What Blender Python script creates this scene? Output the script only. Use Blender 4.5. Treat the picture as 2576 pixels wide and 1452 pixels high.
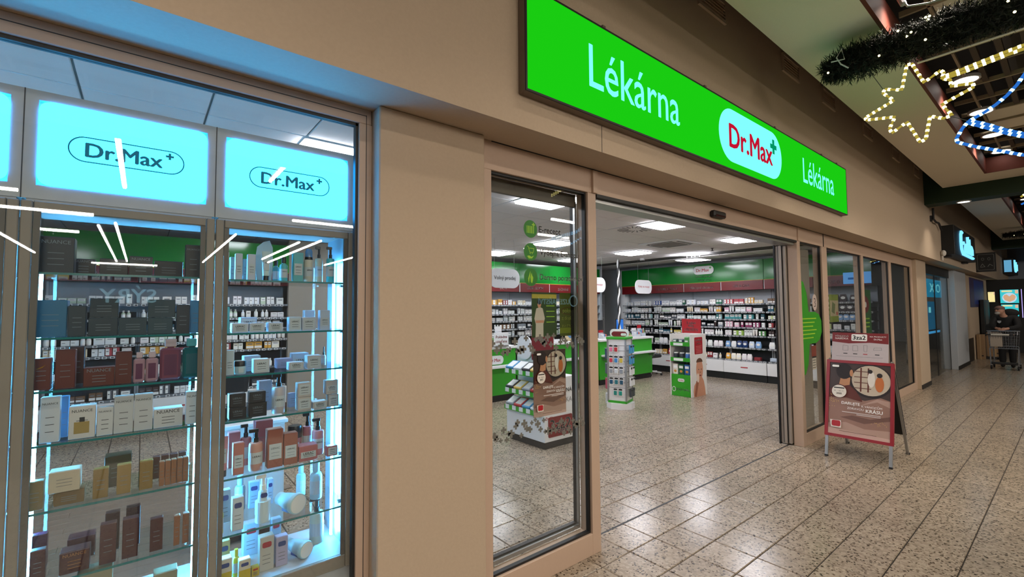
import bpy, math, random
from mathutils import Matrix, Vector
PI = math.pi
random.seed(7)
for _o in list(bpy.data.objects):
    bpy.data.objects.remove(_o)
SC = bpy.context.scene
COL = SC.collection

# ------------------------------------------------------------------ camera
cam_d = bpy.data.cameras.new('camera')
cam_d.sensor_width = 36.0
cam_d.lens = 36.0 * 1150.88 / 2576.0
cam_d.clip_start = 0.05
cam_d.clip_end = 200
cam = bpy.data.objects.new('camera', cam_d)
COL.objects.link(cam)
CAM_POS = Vector((-3.012, -2.360, 1.703))
CAM_ROT = Matrix.Rotation(-0.678868, 4, 'Z') @ Matrix.Rotation(PI / 2 + 0.04785, 4, 'X') @ Matrix.Rotation(-0.007311, 4, 'Z')
cam.matrix_world = Matrix.Translation(CAM_POS) @ CAM_ROT
SC.camera = cam

# ------------------------------------------------------------------ world, lights, exposure
w = bpy.data.worlds.new('mall_ambient')
SC.world = w
w.use_nodes = True
w.node_tree.nodes['Background'].inputs[0].default_value = (1.0, 0.86, 0.70, 1)
w.node_tree.nodes['Background'].inputs[1].default_value = 0.085
SC.view_settings.view_transform = 'Standard'
SC.view_settings.look = 'None'
SC.view_settings.exposure = 0.0
SC.view_settings.gamma = 1.0
SC.view_settings.use_curve_mapping = False
SC.cycles.sample_clamp_indirect = 4.0
SC.cycles.caustics_reflective = False
SC.cycles.caustics_refractive = False
SC.cycles.blur_glossy = 0.6
SC.cycles.use_adaptive_sampling = True
SC.cycles.adaptive_threshold = 0.02
SC.cycles.max_bounces = 6
SC.cycles.diffuse_bounces = 3
SC.cycles.glossy_bounces = 3
SC.cycles.transmission_bounces = 2
SC.cycles.transparent_max_bounces = 16
MALL_LAMP = 26.0      # watts of one corridor downlight
SHOP_PANEL = 26.0      # radiance of one ceiling panel in the pharmacy
LED = 130.0             # radiance of the cabinet light strips


def area_light(name, loc, size, power, col=(1, 1, 1), rot=(0, 0, 0), sy=None, spread=105):
    d = bpy.data.lights.new(name, 'AREA')
    d.energy = power
    d.color = col
    d.size = size
    d.spread = math.radians(spread)
    if sy:
        d.shape = 'RECTANGLE'
        d.size_y = sy
    else:
        d.shape = 'DISK'
    o = bpy.data.objects.new(name, d)
    o.location = loc
    o.rotation_euler = rot
    COL.objects.link(o)
    return o


# downlight row by the shop front, plus an added outer row lighting the bulkhead
WARM = (1.0, 0.88, 0.74)
for x_ in (-6.0, -3.4, -0.8, 1.9, 4.5, 7.25):
    for y_ in (-1.62, -3.6):
        area_light('corridor_downlight_and_fill', (x_, y_, 4.37), 0.2, MALL_LAMP * (0.72 if y_ > -2 else 0.95), WARM, spread=105 if y_ > -2 else 178)
for x_, y_ in ((11.2, -1.65), (14.0, -1.65), (16.5, -1.65), (12.6, -3.6), (18.5, -2.6)):
    area_light('corridor_downlight_and_fill', (x_, y_, 4.36), 0.2, MALL_LAMP * 0.28, WARM)
area_light('beam_downlight_lamp', (9.62, -1.0, 3.78), 0.16, MALL_LAMP * 0.3, WARM)


# ------------------------------------------------------------------ materials
def lin(c):
    if isinstance(c, str):
        c = c.lstrip('#')
        c = [int(c[i:i + 2], 16) / 255 for i in (0, 2, 4)]
    return tuple((x / 12.92 if x <= 0.04045 else ((x + 0.055) / 1.055) ** 2.4) for x in c[:3])


MATS = {}


def mat(key, col='#808080', rough=0.5, metal=0.0, noise=0.06, scale=30.0, bump=0.0, spec=0.5, coat=0.0):
    if key in MATS:
        return MATS[key]
    m = bpy.data.materials.new(key)
    m.use_nodes = True
    nt = m.node_tree
    b = nt.nodes['Principled BSDF']
    c = lin(col) + (1,)
    b.inputs['Roughness'].default_value = rough
    b.inputs['Metallic'].default_value = metal
    b.inputs['Specular IOR Level'].default_value = spec
    b.inputs['Coat Weight'].default_value = coat
    if noise > 0 or bump > 0:
        tc = nt.nodes.new('ShaderNodeTexCoord')
        nz = nt.nodes.new('ShaderNodeTexNoise')
        nz.inputs['Scale'].default_value = scale
        nz.inputs['Detail'].default_value = 3
        nt.links.new(tc.outputs['Object'], nz.inputs['Vector'])
        mx = nt.nodes.new('ShaderNodeMix')
        mx.data_type = 'RGBA'
        mx.inputs[6].default_value = tuple(x * (1 - noise) for x in c[:3]) + (1,)
        mx.inputs[7].default_value = tuple(min(1, x * (1 + noise)) for x in c[:3]) + (1,)
        nt.links.new(nz.outputs['Fac'], mx.inputs[0])
        nt.links.new(mx.outputs[2], b.inputs['Base Color'])
        if bump > 0:
            bp = nt.nodes.new('ShaderNodeBump')
            bp.inputs['Strength'].default_value = bump
            bp.inputs['Distance'].default_value = 0.01
            nt.links.new(nz.outputs['Fac'], bp.inputs['Height'])
            nt.links.new(bp.outputs['Normal'], b.inputs['Normal'])
    else:
        b.inputs['Base Color'].default_value = c
    MATS[key] = m
    return m


def emat(key, col, strength=1.0, linear=False):
    if key in MATS:
        return MATS[key]
    m = bpy.data.materials.new(key)
    m.use_nodes = True
    nt = m.node_tree
    nt.nodes.clear()
    e = nt.nodes.new('ShaderNodeEmission')
    e.inputs[0].default_value = (tuple(col) if linear else lin(col)) + (1,)
    e.inputs[1].default_value = strength
    o = nt.nodes.new('ShaderNodeOutputMaterial')
    nt.links.new(e.outputs[0], o.inputs[0])
    MATS[key] = m
    return m


def objcol(key='printed_carton', rough=0.45):
    """paint that takes each object's own colour"""
    if key in MATS:
        return MATS[key]
    m = bpy.data.materials.new(key)
    m.use_nodes = True
    nt = m.node_tree
    b = nt.nodes['Principled BSDF']
    oi = nt.nodes.new('ShaderNodeObjectInfo')
    nt.links.new(oi.outputs['Color'], b.inputs['Base Color'])
    b.inputs['Roughness'].default_value = rough
    MATS[key] = m
    return m


def glassmat(key, tint=(0.93, 0.97, 0.96), refl=1.0, rough=0.0, ior=1.5):
    """thin pane: lets light straight through, mirrors by Fresnel"""
    if key in MATS:
        return MATS[key]
    m = bpy.data.materials.new(key)
    m.use_nodes = True
    nt = m.node_tree
    nt.nodes.clear()
    t = nt.nodes.new('ShaderNodeBsdfTransparent')
    t.inputs[0].default_value = tuple(tint) + (1,)
    g = nt.nodes.new('ShaderNodeBsdfGlossy')
    g.inputs['Roughness'].default_value = rough
    lw = nt.nodes.new('ShaderNodeLayerWeight')
    lw.inputs[0].default_value = 0.5
    pw = nt.nodes.new('ShaderNodeMath')
    pw.operation = 'POWER'
    pw.inputs[1].default_value = 5.0
    nt.links.new(lw.outputs['Facing'], pw.inputs[0])
    fr = nt.nodes.new('ShaderNodeMath')
    fr.operation = 'MULTIPLY_ADD'
    fr.inputs[1].default_value = 0.94
    fr.inputs[2].default_value = 0.045
    nt.links.new(pw.outputs[0], fr.inputs[0])
    mu = nt.nodes.new('ShaderNodeMath')
    mu.operation = 'MULTIPLY'
    mu.use_clamp = True
    mu.inputs[1].default_value = refl
    mx = nt.nodes.new('ShaderNodeMixShader')
    o = nt.nodes.new('ShaderNodeOutputMaterial')
    nt.links.new(fr.outputs[0], mu.inputs[0])
    nt.links.new(mu.outputs[0], mx.inputs[0])
    nt.links.new(t.outputs[0], mx.inputs[1])
    nt.links.new(g.outputs[0], mx.inputs[2])
    nt.links.new(mx.outputs[0], o.inputs[0])
    MATS[key] = m
    return m


def terrazzo(key='terrazzo'):
    m = bpy.data.materials.new(key)
    m.use_nodes = True
    nt = m.node_tree
    N = nt.nodes.new
    L = nt.links.new
    b = nt.nodes['Principled BSDF']
    ge = N('ShaderNodeNewGeometry')
    wv = N('ShaderNodeTexNoise')
    wv.inputs['Scale'].default_value = 45
    L(ge.outputs['Position'], wv.inputs['Vector'])
    ad = N('ShaderNodeVectorMath')
    ad.operation = 'MULTIPLY_ADD'
    ad.inputs[1].default_value = (0.022, 0.022, 0)
    L(wv.outputs['Color'], ad.inputs[0])
    L(ge.outputs['Position'], ad.inputs[2])
    v = N('ShaderNodeTexVoronoi')
    v.inputs['Scale'].default_value = 58
    L(ad.outputs[0], v.inputs['Vector'])
    # dark chips: cells chosen by their random value, inside the cell
    sp = N('ShaderNodeSeparateColor')
    L(v.outputs['Color'], sp.inputs[0])
    gt = N('ShaderNodeMath'); gt.operation = 'GREATER_THAN'; gt.inputs[1].default_value = 0.63
    L(sp.outputs[0], gt.inputs[0])
    inn = N('ShaderNodeMath'); inn.operation = 'LESS_THAN'; inn.inputs[1].default_value = 0.42
    L(v.outputs['Distance'], inn.inputs[0])
    dk = N('ShaderNodeMath'); dk.operation = 'MULTIPLY'
    L(gt.outputs[0], dk.inputs[0]); L(inn.outputs[0], dk.inputs[1])
    rp = N('ShaderNodeValToRGB')
    rp.color_ramp.elements[0].color = lin('#887a6b') + (1,)
    rp.color_ramp.elements[1].color = lin('#ab9d8b') + (1,)
    L(sp.outputs[1], rp.inputs[0])
    dc = N('ShaderNodeValToRGB')
    dc.color_ramp.elements[0].color = lin('#241d17') + (1,)
    dc.color_ramp.elements[1].color = lin('#5d4f40') + (1,)
    L(sp.outputs[2], dc.inputs[0])
    mx = N('ShaderNodeMix'); mx.data_type = 'RGBA'
    L(dk.outputs[0], mx.inputs[0]); L(rp.outputs[0], mx.inputs[6]); L(dc.outputs[0], mx.inputs[7])
    oi = N('ShaderNodeObjectInfo')
    mr = N('ShaderNodeMapRange'); mr.inputs[3].default_value = 0.90; mr.inputs[4].default_value = 1.06
    L(oi.outputs['Random'], mr.inputs[0])
    ml = N('ShaderNodeVectorMath'); ml.operation = 'SCALE'
    L(mx.outputs[2], ml.inputs[0]); L(mr.outputs[0], ml.inputs['Scale'])
    L(ml.outputs[0], b.inputs['Base Color'])
    b.inputs['Roughness'].default_value = 0.22
    MATS[key] = m
    return m


# ------------------------------------------------------------------ mesh building
class MB:
    def __init__(s):
        s.v = []; s.f = []; s.m = []

    def add(s, vs, fs, m=0):
        o = len(s.v)
        s.v += [tuple(x) for x in vs]
        s.f += [tuple(i + o for i in f) for f in fs]
        s.m += [m] * len(fs)
        return s

    def box(s, x0, x1, y0, y1, z0, z1, m=0, c=0.0):
        if c <= 0:
            vs = [(x, y, z) for z in (z0, z1) for y in (y0, y1) for x in (x0, x1)]
            return s.add(vs, [(0, 2, 3, 1), (4, 5, 7, 6), (0, 1, 5, 4), (2, 6, 7, 3), (0, 4, 6, 2), (1, 3, 7, 5)], m)
        X = (x0, x1); Y = (y0, y1); Z = (z0, z1)
        vs = []; idx = {}
        for i in (0, 1):
            for j in (0, 1):
                for k in (0, 1):
                    sx = c if i == 0 else -c; sy = c if j == 0 else -c; sz = c if k == 0 else -c
                    for a, p in enumerate(((X[i], Y[j] + sy, Z[k] + sz), (X[i] + sx, Y[j], Z[k] + sz), (X[i] + sx, Y[j] + sy, Z[k]))):
                        idx[(i, j, k, a)] = len(vs); vs.append(p)
        g = lambda *q: idx[q]
        fs = []
        fs.append((g(0,0,0,0), g(0,0,1,0), g(0,1,1,0), g(0,1,0,0))); fs.append((g(1,0,0,0), g(1,1,0,0), g(1,1,1,0), g(1,0,1,0)))
        fs.append((g(0,0,0,1), g(1,0,0,1), g(1,0,1,1), g(0,0,1,1))); fs.append((g(0,1,0,1), g(0,1,1,1), g(1,1,1,1), g(1,1,0,1)))
        fs.append((g(0,0,0,2), g(0,1,0,2), g(1,1,0,2), g(1,0,0,2))); fs.append((g(0,0,1,2), g(1,0,1,2), g(1,1,1,2), g(0,1,1,2)))
        for k in (0, 1):
            for j in (0, 1):
                fs.append((g(0,j,k,1), g(1,j,k,1), g(1,j,k,2), g(0,j,k,2)))
            for i in (0, 1):
                fs.append((g(i,0,k,0), g(i,1,k,0), g(i,1,k,2), g(i,0,k,2)))
        for i in (0, 1):
            for j in (0, 1):
                fs.append((g(i,j,0,0), g(i,j,1,0), g(i,j,1,1), g(i,j,0,1)))
        for i in (0, 1):
            for j in (0, 1):
                for k in (0, 1):
                    fs.append((g(i,j,k,0), g(i,j,k,1), g(i,j,k,2)))
        return s.add(vs, fs, m)

    def prism(s, pts, a0, a1, axis='z', m=0):
        """extrude 2D polygon; axis z: (x,y), axis y: (x,z), axis x: (y,z)"""
        n = len(pts)
        def P(p, a):
            return {'z': (p[0], p[1], a), 'y': (p[0], a, p[1]), 'x': (a, p[0], p[1])}[axis]
        vs = [P(p, a0) for p in pts] + [P(p, a1) for p in pts]
        fs = [tuple(range(n)), tuple(range(2 * n - 1, n - 1, -1))] + [(i, i + n, (i + 1) % n + n, (i + 1) % n) for i in range(n)]
        return s.add(vs, fs, m)

    def ring(s, outer, inner, a0, a1, axis='z', m=0):
        """frame between two outlines with the same number of points"""
        n = len(outer)
        def P(p, a):
            return {'z': (p[0], p[1], a), 'y': (p[0], a, p[1]), 'x': (a, p[0], p[1])}[axis]
        vs = [P(p, a0) for p in outer] + [P(p, a0) for p in inner] + [P(p, a1) for p in outer] + [P(p, a1) for p in inner]
        fs = []
        for i in range(n):
            j = (i + 1) % n
            fs += [(i, j, n + j, n + i), (2*n + i, 3*n + i, 3*n + j, 2*n + j), (i, 2*n + i, 2*n + j, j), (n + i, n + j, 3*n + j, 3*n + i)]
        return s.add(vs, fs, m)

    def lathe(s, prof, n=16, cx=0, cy=0, cz=0, m=0, sx=1, sy=1):
        vs = []; fs = []
        for r, z in prof:
            for i in range(n):
                a = 2 * PI * i / n
                vs.append((cx + sx * r * math.cos(a), cy + sy * r * math.sin(a), cz + z))
        for k in range(len(prof) - 1):
            for i in range(n):
                j = (i + 1) % n
                fs.append((k*n + i, k*n + j, (k+1)*n + j, (k+1)*n + i))
        fs.append(tuple(range(n - 1, -1, -1)))
        fs.append(tuple((len(prof) - 1) * n + i for i in range(n)))
        return s.add(vs, fs, m)

    def tube(s, path, r, n=8, m=0, closed=False):
        pts = [Vector(p) for p in path]
        vs = []; fs = []
        N = len(pts)
        up = None
        for i, p in enumerate(pts):
            if closed:
                d = pts[(i + 1) % N] - pts[i - 1]
            else:
                d = (pts[min(i + 1, N - 1)] - pts[max(i - 1, 0)])
            d = d.normalized() if d.length > 1e-9 else Vector((0, 0, 1))
            if up is None:
                up = Vector((0, 0, 1)) if abs(d.z) < 0.9 else Vector((1, 0, 0))
            a = d.cross(up)
            a = a.normalized() if a.length > 1e-6 else d.orthogonal().normalized()
            b = a.cross(d).normalized()
            up = b
            rr = r[i] if isinstance(r, (list, tuple)) else r
            for k in range(n):
                t = 2 * PI * k / n
                vs.append(p + a * (rr * math.cos(t)) + b * (rr * math.sin(t)))
        last = N if closed else N - 1
        for i in range(last):
            i2 = (i + 1) % N
            for k in range(n):
                k2 = (k + 1) % n
                fs.append((i*n + k, i*n + k2, i2*n + k2, i2*n + k))
        if not closed:
            fs.append(tuple(range(n - 1, -1, -1)))
            fs.append(tuple((N - 1) * n + k for k in range(n)))
        return s.add(vs, fs, m)

    def ball(s, c, r, n=12, k=8, m=0, sc=(1, 1, 1)):
        pr = [(max(1e-4, math.sin(PI * i / k)), -math.cos(PI * i / k)) for i in range(k + 1)]
        o = MB().lathe([(a, b) for a, b in pr], n)
        return s.add([(c[0] + x * r * sc[0], c[1] + y * r * sc[1], c[2] + z * r * sc[2]) for x, y, z in o.v], o.f, m)

    def mesh(s, name, mats, smooth=False):
        me = bpy.data.meshes.new(name)
        me.from_pydata(s.v, [], s.f)
        for mm in (mats if isinstance(mats, (list, tuple)) else [mats]):
            me.materials.append(mm)
        me.polygons.foreach_set('material_index', s.m)
        if smooth:
            me.polygons.foreach_set('use_smooth', [True] * len(s.f))
            me.set_sharp_from_angle(angle=math.radians(38))
        me.update()
        return me

    def build(s, name, mats, parent=None, loc=(0, 0, 0), rot=(0, 0, 0), smooth=False):
        return put(name, s.mesh(name, mats, smooth), parent, loc, rot)


def put(name, me, parent=None, loc=(0, 0, 0), rot=(0, 0, 0), scale=None):
    o = bpy.data.objects.new(name, me)
    o.location = loc
    o.rotation_euler = rot
    if scale:
        o.scale = scale
    COL.objects.link(o)
    if parent is not None:
        o.parent = parent
    return o


def tag(o, label, cat, group=None):
    o['label'] = label
    o['category'] = cat
    if group:
        o['group'] = group
    return o


def thing(name, label, cat, loc=(0, 0, 0), rz=0.0, group=None):
    o = bpy.data.objects.new(name, None)
    o.empty_display_size = 0.1
    o.location = loc
    o.rotation_euler = (0, 0, rz)
    COL.objects.link(o)
    return tag(o, label, cat, group)


def struct(o, label):
    o['kind'] = 'structure'
    o['label'] = label
    return o


def copy_tree(o, parent=None):
    c = o.copy()
    COL.objects.link(c)
    c.parent = parent
    for ch in list(o.children):
        copy_tree(ch, c)
    return c


FRONT = (PI / 2, 0, 0)            # print that faces -Y (towards the corridor)
SIDE = (PI / 2, 0, -PI / 2)       # print that faces -X
_TXT = {}


def text_mesh(s, bold=0.0, space=1.0, m=None):
    """letters 1 unit tall (cap height about 0.7), centred on the origin"""
    k = (s, bold, space, m.name if m else '')
    if k in _TXT:
        return _TXT[k]
    cu = bpy.data.curves.new('lettering', 'FONT')
    cu.body = s
    cu.size = 1.0
    cu.align_x = 'CENTER'
    cu.space_character = space
    cu.resolution_u = 3
    cu.fill_mode = 'FRONT'
    ob = bpy.data.objects.new('lettering', cu)
    COL.objects.link(ob)
    dg = bpy.context.evaluated_depsgraph_get()
    dg.update()
    me = bpy.data.meshes.new_from_object(ob.evaluated_get(dg))
    bpy.data.objects.remove(ob)
    bpy.data.curves.remove(cu)
    xs = [v.co.x for v in me.vertices] or [0, 1]
    ys = [v.co.y for v in me.vertices] or [0, 1]
    cx = (min(xs) + max(xs)) / 2; y0 = min(ys)
    me.transform(Matrix.Translation((-cx, -(min(ys) + max(ys)) / 2, 0)))
    if bold:
        vs = [tuple(v.co) for v in me.vertices]; fs = [tuple(q.vertices) for q in me.polygons]
        b2 = bold * 0.9
        mb = MB()
        for dx, dy in ((-b2, 0), (b2, 0), (0, -b2 * 0.6), (0, b2 * 0.6)):
            mb.add([(a + dx, b + dy, c) for a, b, c in vs], fs)
        me = mb.mesh('lettering', m)
    me.materials.clear()
    me.materials.append(m)
    _TXT[k] = (me, max(xs) - min(xs), max(ys) - min(ys))
    return _TXT[k]


def txt(s, m, parent, loc, width=None, height=None, rot=FRONT, bold=0.0, name='lettering', space=1.0):
    me, wd, ht = text_mesh(s, bold, space, m)
    if width and height:
        sx, sy = width / wd, height / ht
    elif width:
        sx = sy = width / wd
    else:
        sx = sy = height / ht
    return put(name, me, parent, loc, rot, (sx, sy, 1))


def rrect(x0, x1, y0, y1, r, n=5):
    pts = []
    for cx, cy, a0 in ((x1 - r, y0 + r, -PI / 2), (x1 - r, y1 - r, 0), (x0 + r, y1 - r, PI / 2), (x0 + r, y0 + r, PI)):
        for i in range(n + 1):
            a = a0 + PI / 2 * i / n
            pts.append((cx + r * math.cos(a), cy + r * math.sin(a)))
    return pts


def ell(cx, cy, rx, ry, n=24, a0=0, a1=2 * PI):
    full = abs(a1 - a0 - 2 * PI) < 1e-6
    k = n if full else n + 1
    return [(cx + rx * math.cos(a0 + (a1 - a0) * i / n), cy + ry * math.sin(a0 + (a1 - a0) * i / n)) for i in range(k)]


def plus(cx, cy, r, t):
    return [(cx - t, cy - r), (cx + t, cy - r), (cx + t, cy - t), (cx + r, cy - t), (cx + r, cy + t), (cx + t, cy + t),
            (cx + t, cy + r), (cx - t, cy + r), (cx - t, cy + t), (cx - r, cy + t), (cx - r, cy - t), (cx - t, cy - t)]


def print2d(name, pts, m, parent, z=0.0, th=0.0006, loc=(0, 0, 0), rot=(0, 0, 0)):
    """a flat printed shape lying in the local xy plane of its parent sheet"""
    return MB().prism(pts, z, z + th, 'z').build(name, m, parent, loc, rot)


def stroke(pts, w, closed=False):
    """outline polygon quads for a line drawing: list of quads"""
    out = []
    n = len(pts)
    for i in range(n if closed else n - 1):
        a = Vector(pts[i]); b = Vector(pts[(i + 1) % n])
        d = (b - a)
        if d.length < 1e-9:
            continue
        d.normalize()
        q = Vector((-d.y, d.x)) * (w / 2)
        e = d * (w / 2)
        out.append([tuple(a - e - q), tuple(b + e - q), tuple(b + e + q), tuple(a - e + q)])
    return out


def lines2d(name, strokes, w, m, parent, z=0.0, th=0.0006, loc=(0, 0, 0), rot=(0, 0, 0)):
    mb = MB()
    for st in strokes:
        closed = False
        if st and st[0] == 'closed':
            closed = True; st = st[1:]
        for q in stroke(st, w, closed):
            mb.prism(q, z, z + th, 'z')
    return mb.build(name, m, parent, loc, rot)


ORD = ['first', 'second', 'third', 'fourth', 'fifth', 'sixth', 'seventh', 'eighth', 'ninth', 'tenth', 'eleventh', 'twelfth',
       'thirteenth', 'fourteenth', 'fifteenth', 'sixteenth', 'seventeenth', 'eighteenth', 'nineteenth', 'twentieth', 'twenty-first', 'twenty-second', 'twenty-third', 'twenty-fourth', 'twenty-fifth', 'twenty-sixth', 'twenty-seventh', 'twenty-eighth']
# ================================================================== common materials
M_WALL = mat('beige_plaster', '#b3a08a', 0.85, noise=0.05, scale=60, bump=0.08)
M_FRAME = mat('beige_lacquered_profile', '#b9a08c', 0.45, noise=0.03)
M_BLACK = mat('black_rubber', '#0b0b0c', 0.5, noise=0)
M_DARK = mat('dark_charcoal', '#1b1c1e', 0.5, noise=0.05)
M_ALU = mat('aluminium', '#a8a8a6', 0.35, 0.85, noise=0.05)
M_STEEL = mat('brushed_steel', '#8e8f90', 0.3, 0.9, noise=0.08)
M_WHITE = mat('white_lacquer', '#dcdcdc', 0.45, noise=0.02)
M_OFFW = mat('off_white_paint', '#c9c4bb', 0.7, noise=0.03)
M_GREEN = mat('pharmacy_green', '#2f9a1e', 0.4, noise=0.03)
M_GREEN_D = mat('dark_green_paint', '#0d2a14', 0.6, noise=0.05)
M_RED = mat('carmine_red', '#a31621', 0.4, noise=0.03)
M_RED_D = mat('maroon_red', '#74161a', 0.45, noise=0.03)
M_CEIL = mat('mineral_ceiling_tile', '#dcd8d8', 0.9, noise=0.05, scale=180, bump=0.1)
M_CEILB = mat('corridor_ceiling_board', '#e6ddca', 0.85, noise=0.03, scale=80)
M_TRIM = mat('terracotta_trim', '#63281a', 0.6, noise=0.05)
M_GLASS = glassmat('clear_pane', (0.965, 0.985, 0.98), 1.0)
M_SHELFG = glassmat('shelf_glass', (0.94, 0.985, 0.985), 0.6)
M_DOORG = glassmat('cabinet_glass', (0.985, 0.995, 0.995), 0.22)
M_GEDGE = mat('glass_edge', '#1d6f70', 0.15, noise=0.0)
M_TERR = terrazzo()
M_GROUT = mat('dark_grout', '#2f2822', 0.8)
M_INK = mat('black_print', '#17181a', 0.5, noise=0)
M_INKW = mat('white_print', '#e9e9e6', 0.5, noise=0)
M_INKG = mat('grey_print', '#6f7072', 0.5, noise=0)
M_INKR = mat('red_print', '#b5121f', 0.5, noise=0)
M_PRICE = mat('price_card', '#d8dadb', 0.5, noise=0)

# ================================================================== floor
FLOOR = MB().box(-7, 27, -9.5, 8.3, -0.08, -0.006).build('floor', M_GROUT)
struct(FLOOR, 'speckled terrazzo tile floor of the mall and the pharmacy')
TS = 0.30


def tile_geo(x0, y0, mb):
    g = 0.003; c = 0.004
    a = (x0 + g, x0 + TS - g, y0 + g, y0 + TS - g)
    vs = [(a[0], a[2], -0.006), (a[1], a[2], -0.006), (a[1], a[3], -0.006), (a[0], a[3], -0.006),
          (a[0] + c, a[2] + c, 0), (a[1] - c, a[2] + c, 0), (a[1] - c, a[3] - c, 0), (a[0] + c, a[3] - c, 0)]
    mb.add(vs, [(4, 5, 6, 7), (0, 1, 5, 4), (1, 2, 6, 5), (2, 3, 7, 6), (3, 0, 4, 7)])


_inv = (Matrix.Translation(CAM_POS) @ CAM_ROT).inverted()


def area_px(x, y):
    q = []
    for dx, dy in ((0, 0), (1, 0), (1, 1), (0, 1)):
        p = _inv @ Vector((x + dx * TS, y + dy * TS, 0))
        if p.z > -0.2:
            return 0
        u = 1288 + 1150.88 * p.x / -p.z; v = 726 - 1150.88 * p.y / -p.z
        if u < -60 or u > 2640 or v < 0 or v > 1500:
            return 0
        q.append((u, v))
    return abs(sum(q[i][0] * q[(i + 1) % 4][1] - q[(i + 1) % 4][0] * q[i][1] for i in range(4))) / 2


tiles = []
for i_ in range(-20, 87):
    for j_ in range(-16, 27):
        x_, y_ = i_ * TS, j_ * TS
        a_ = area_px(x_, y_)
        # hidden behind the display window plinth and the pier
        if x_ < -1.5 and y_ > -0.35:
            a_ = 0
        tiles.append((a_, x_, y_))
tiles.sort(reverse=True)
_tm = MB(); tile_geo(0, 0, _tm)
_tme = _tm.mesh('floor_tile', M_TERR)
for a_, x_, y_ in tiles[:300]:
    put('floor_tile', _tme, FLOOR, (x_, y_, 0))
_mb = MB()
for a_, x_, y_ in tiles[300:]:
    if x_ > -7 and y_ > -5:
        tile_geo(x_, y_, _mb)
o = _mb.build('distant_floor_tiles', M_TERR, FLOOR)
o['kind'] = 'stuff'
# dark expansion joint along the threshold
MB().box(-0.45, 3.35, -0.012, 0.004, -0.003, 0.0012).build('threshold_joint', M_DARK, FLOOR)

# ================================================================== upper wall (projecting bulkhead) and piers
WF = struct(MB().box(-7, 27, -0.444, -0.02, 2.73, 5.2).build('wall_front', M_WALL), 'beige plaster bulkhead above the shop fronts')
MB().box(-0.705, -0.701, -0.4455, -0.444, 2.73, 2.905).build('panel_seam', M_DARK, WF)
struct(MB().box(-2.118, -1.479, -0.215, 0.03, 0, 2.73, c=0.006).build('wall_pier', M_WALL), 'beige plaster pier between display window and entrance')
struct(MB().box(9.62, 10.55, -0.235, 0.3, 0, 2.73, c=0.006).build('wall_pier', M_WALL), 'beige plaster pier after the shuttered pane')
struct(MB().box(9.62, 10.56, -0.245, -0.235, 0, 0.09).build('baseboard_pier', M_DARK), 'dark skirting at the far pier')

# ================================================================== display window
W1 = struct(MB().box(-7, -2.122, -0.12, -0.055, 2.655, 2.73, c=0.003).build('window_1', M_FRAME), 'wide display window with beige frame left of the pier')
MB().box(-2.185, -2.118, -0.12, -0.055, 0.0, 2.655, c=0.003).build('window_jamb', M_FRAME, W1)
MB().box(-2.150, -2.147, -0.1215, -0.12, 0.0, 2.70).build('profile_groove', M_DARK, W1)
MB().box(-7, -2.15, -0.1215, -0.12, 2.695, 2.698).build('profile_groove', M_DARK, W1)
MB().box(-7, -2.185, -0.105, -0.075, 2.640, 2.655).box(-2.198, -2.185, -0.105, -0.075, 0.30, 2.655).build('gasket', M_BLACK, W1)
MB().box(-7, -2.185, -0.13, -0.04, 0.0, 0.30).build('window_sill', M_FRAME, W1)
MB().box(-7, -2.198, -0.093, -0.087, 0.30, 2.640).build('pane', M_GLASS, W1)

# ================================================================== entrance front
YE0, YE1 = -0.167, -0.055
D1 = struct(MB().box(-1.479, 9.62, YE0, YE1, 2.552, 2.73, c=0.002).build('door_1', M_FRAME), 'beige framed glass entrance front of the pharmacy')
MB().box(-1.395, 9.5, YE0 - 0.004, YE0, 2.724, 2.729).build('joint_line', M_DARK, D1)
MB().box(-0.44, 3.34, YE0 - 0.003, YE0 + 0.03, 2.527, 2.552).build('header_black_edge', M_BLACK, D1)  # black lower edge of the header
MB().box(-0.44, 3.34, YE0 + 0.03, YE1 + 0.06, 2.500, 2.552).build('door_operator_cover', M_ALU, D1)
for x0, x1 in ((-1.479, -1.396), (-0.535, -0.448), (3.345, 3.445), (4.22, 4.42), (6.034, 6.142), (7.756, 7.90), (9.471, 9.62)):
    MB().box(x0, x1, YE0, YE1, 0.0, 2.552, c=0.002).build('post', M_FRAME, D1)
for x0, x1 in ((-1.396, -0.535), (3.445, 4.22), (4.42, 6.034), (6.142, 7.756), (7.90, 9.471)):
    MB().box(x0, x1, YE0, YE1, 0.0, 0.145, c=0.002).build('bottom_rail', M_FRAME, D1)
# post heads that stand proud of the header
MB().box(-0.495, -0.448, YE0 - 0.02, YE0, 2.552, 2.715).build('post_cap', M_FRAME, D1)
MB().box(3.36, 3.42, YE0 - 0.012, YE0, 2.552, 2.72).build('post_cap', M_FRAME, D1)
MB().box(4.285, 4.30, YE0 - 0.006, YE0, 2.552, 2.725).build('post_cap', M_DARK, D1)


def rim(x0, x1, z0, z1, w, y0, y1, m, name, par):
    mb = MB().box(x0, x1, y0, y1, z1 - w, z1).box(x0, x1, y0, y1, z0, z0 + w).box(x0, x0 + w, y0, y1, z0 + w, z1 - w).box(x1 - w, x1, y0, y1, z0 + w, z1 - w)
    return mb.build(name, m, par)


M_FILM = mat('perforated_grey_film', '#3a3b3c', 0.4, noise=0.2, scale=120)
for k, (x0, x1) in enumerate(((-1.396, -0.535), (3.445, 4.22), (4.42, 6.034), (6.142, 7.756), (7.90, 9.471))):
    rim(x0, x1, 0.145, 2.552, 0.014, YE0 + 0.02, YE0 + 0.05, M_BLACK, 'gasket', D1)
    MB().box(x0 + 0.014, x1 - 0.014, YE0 + 0.032, YE0 + 0.038, 0.159, 2.538).build('pane', M_GLASS, D1)
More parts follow.
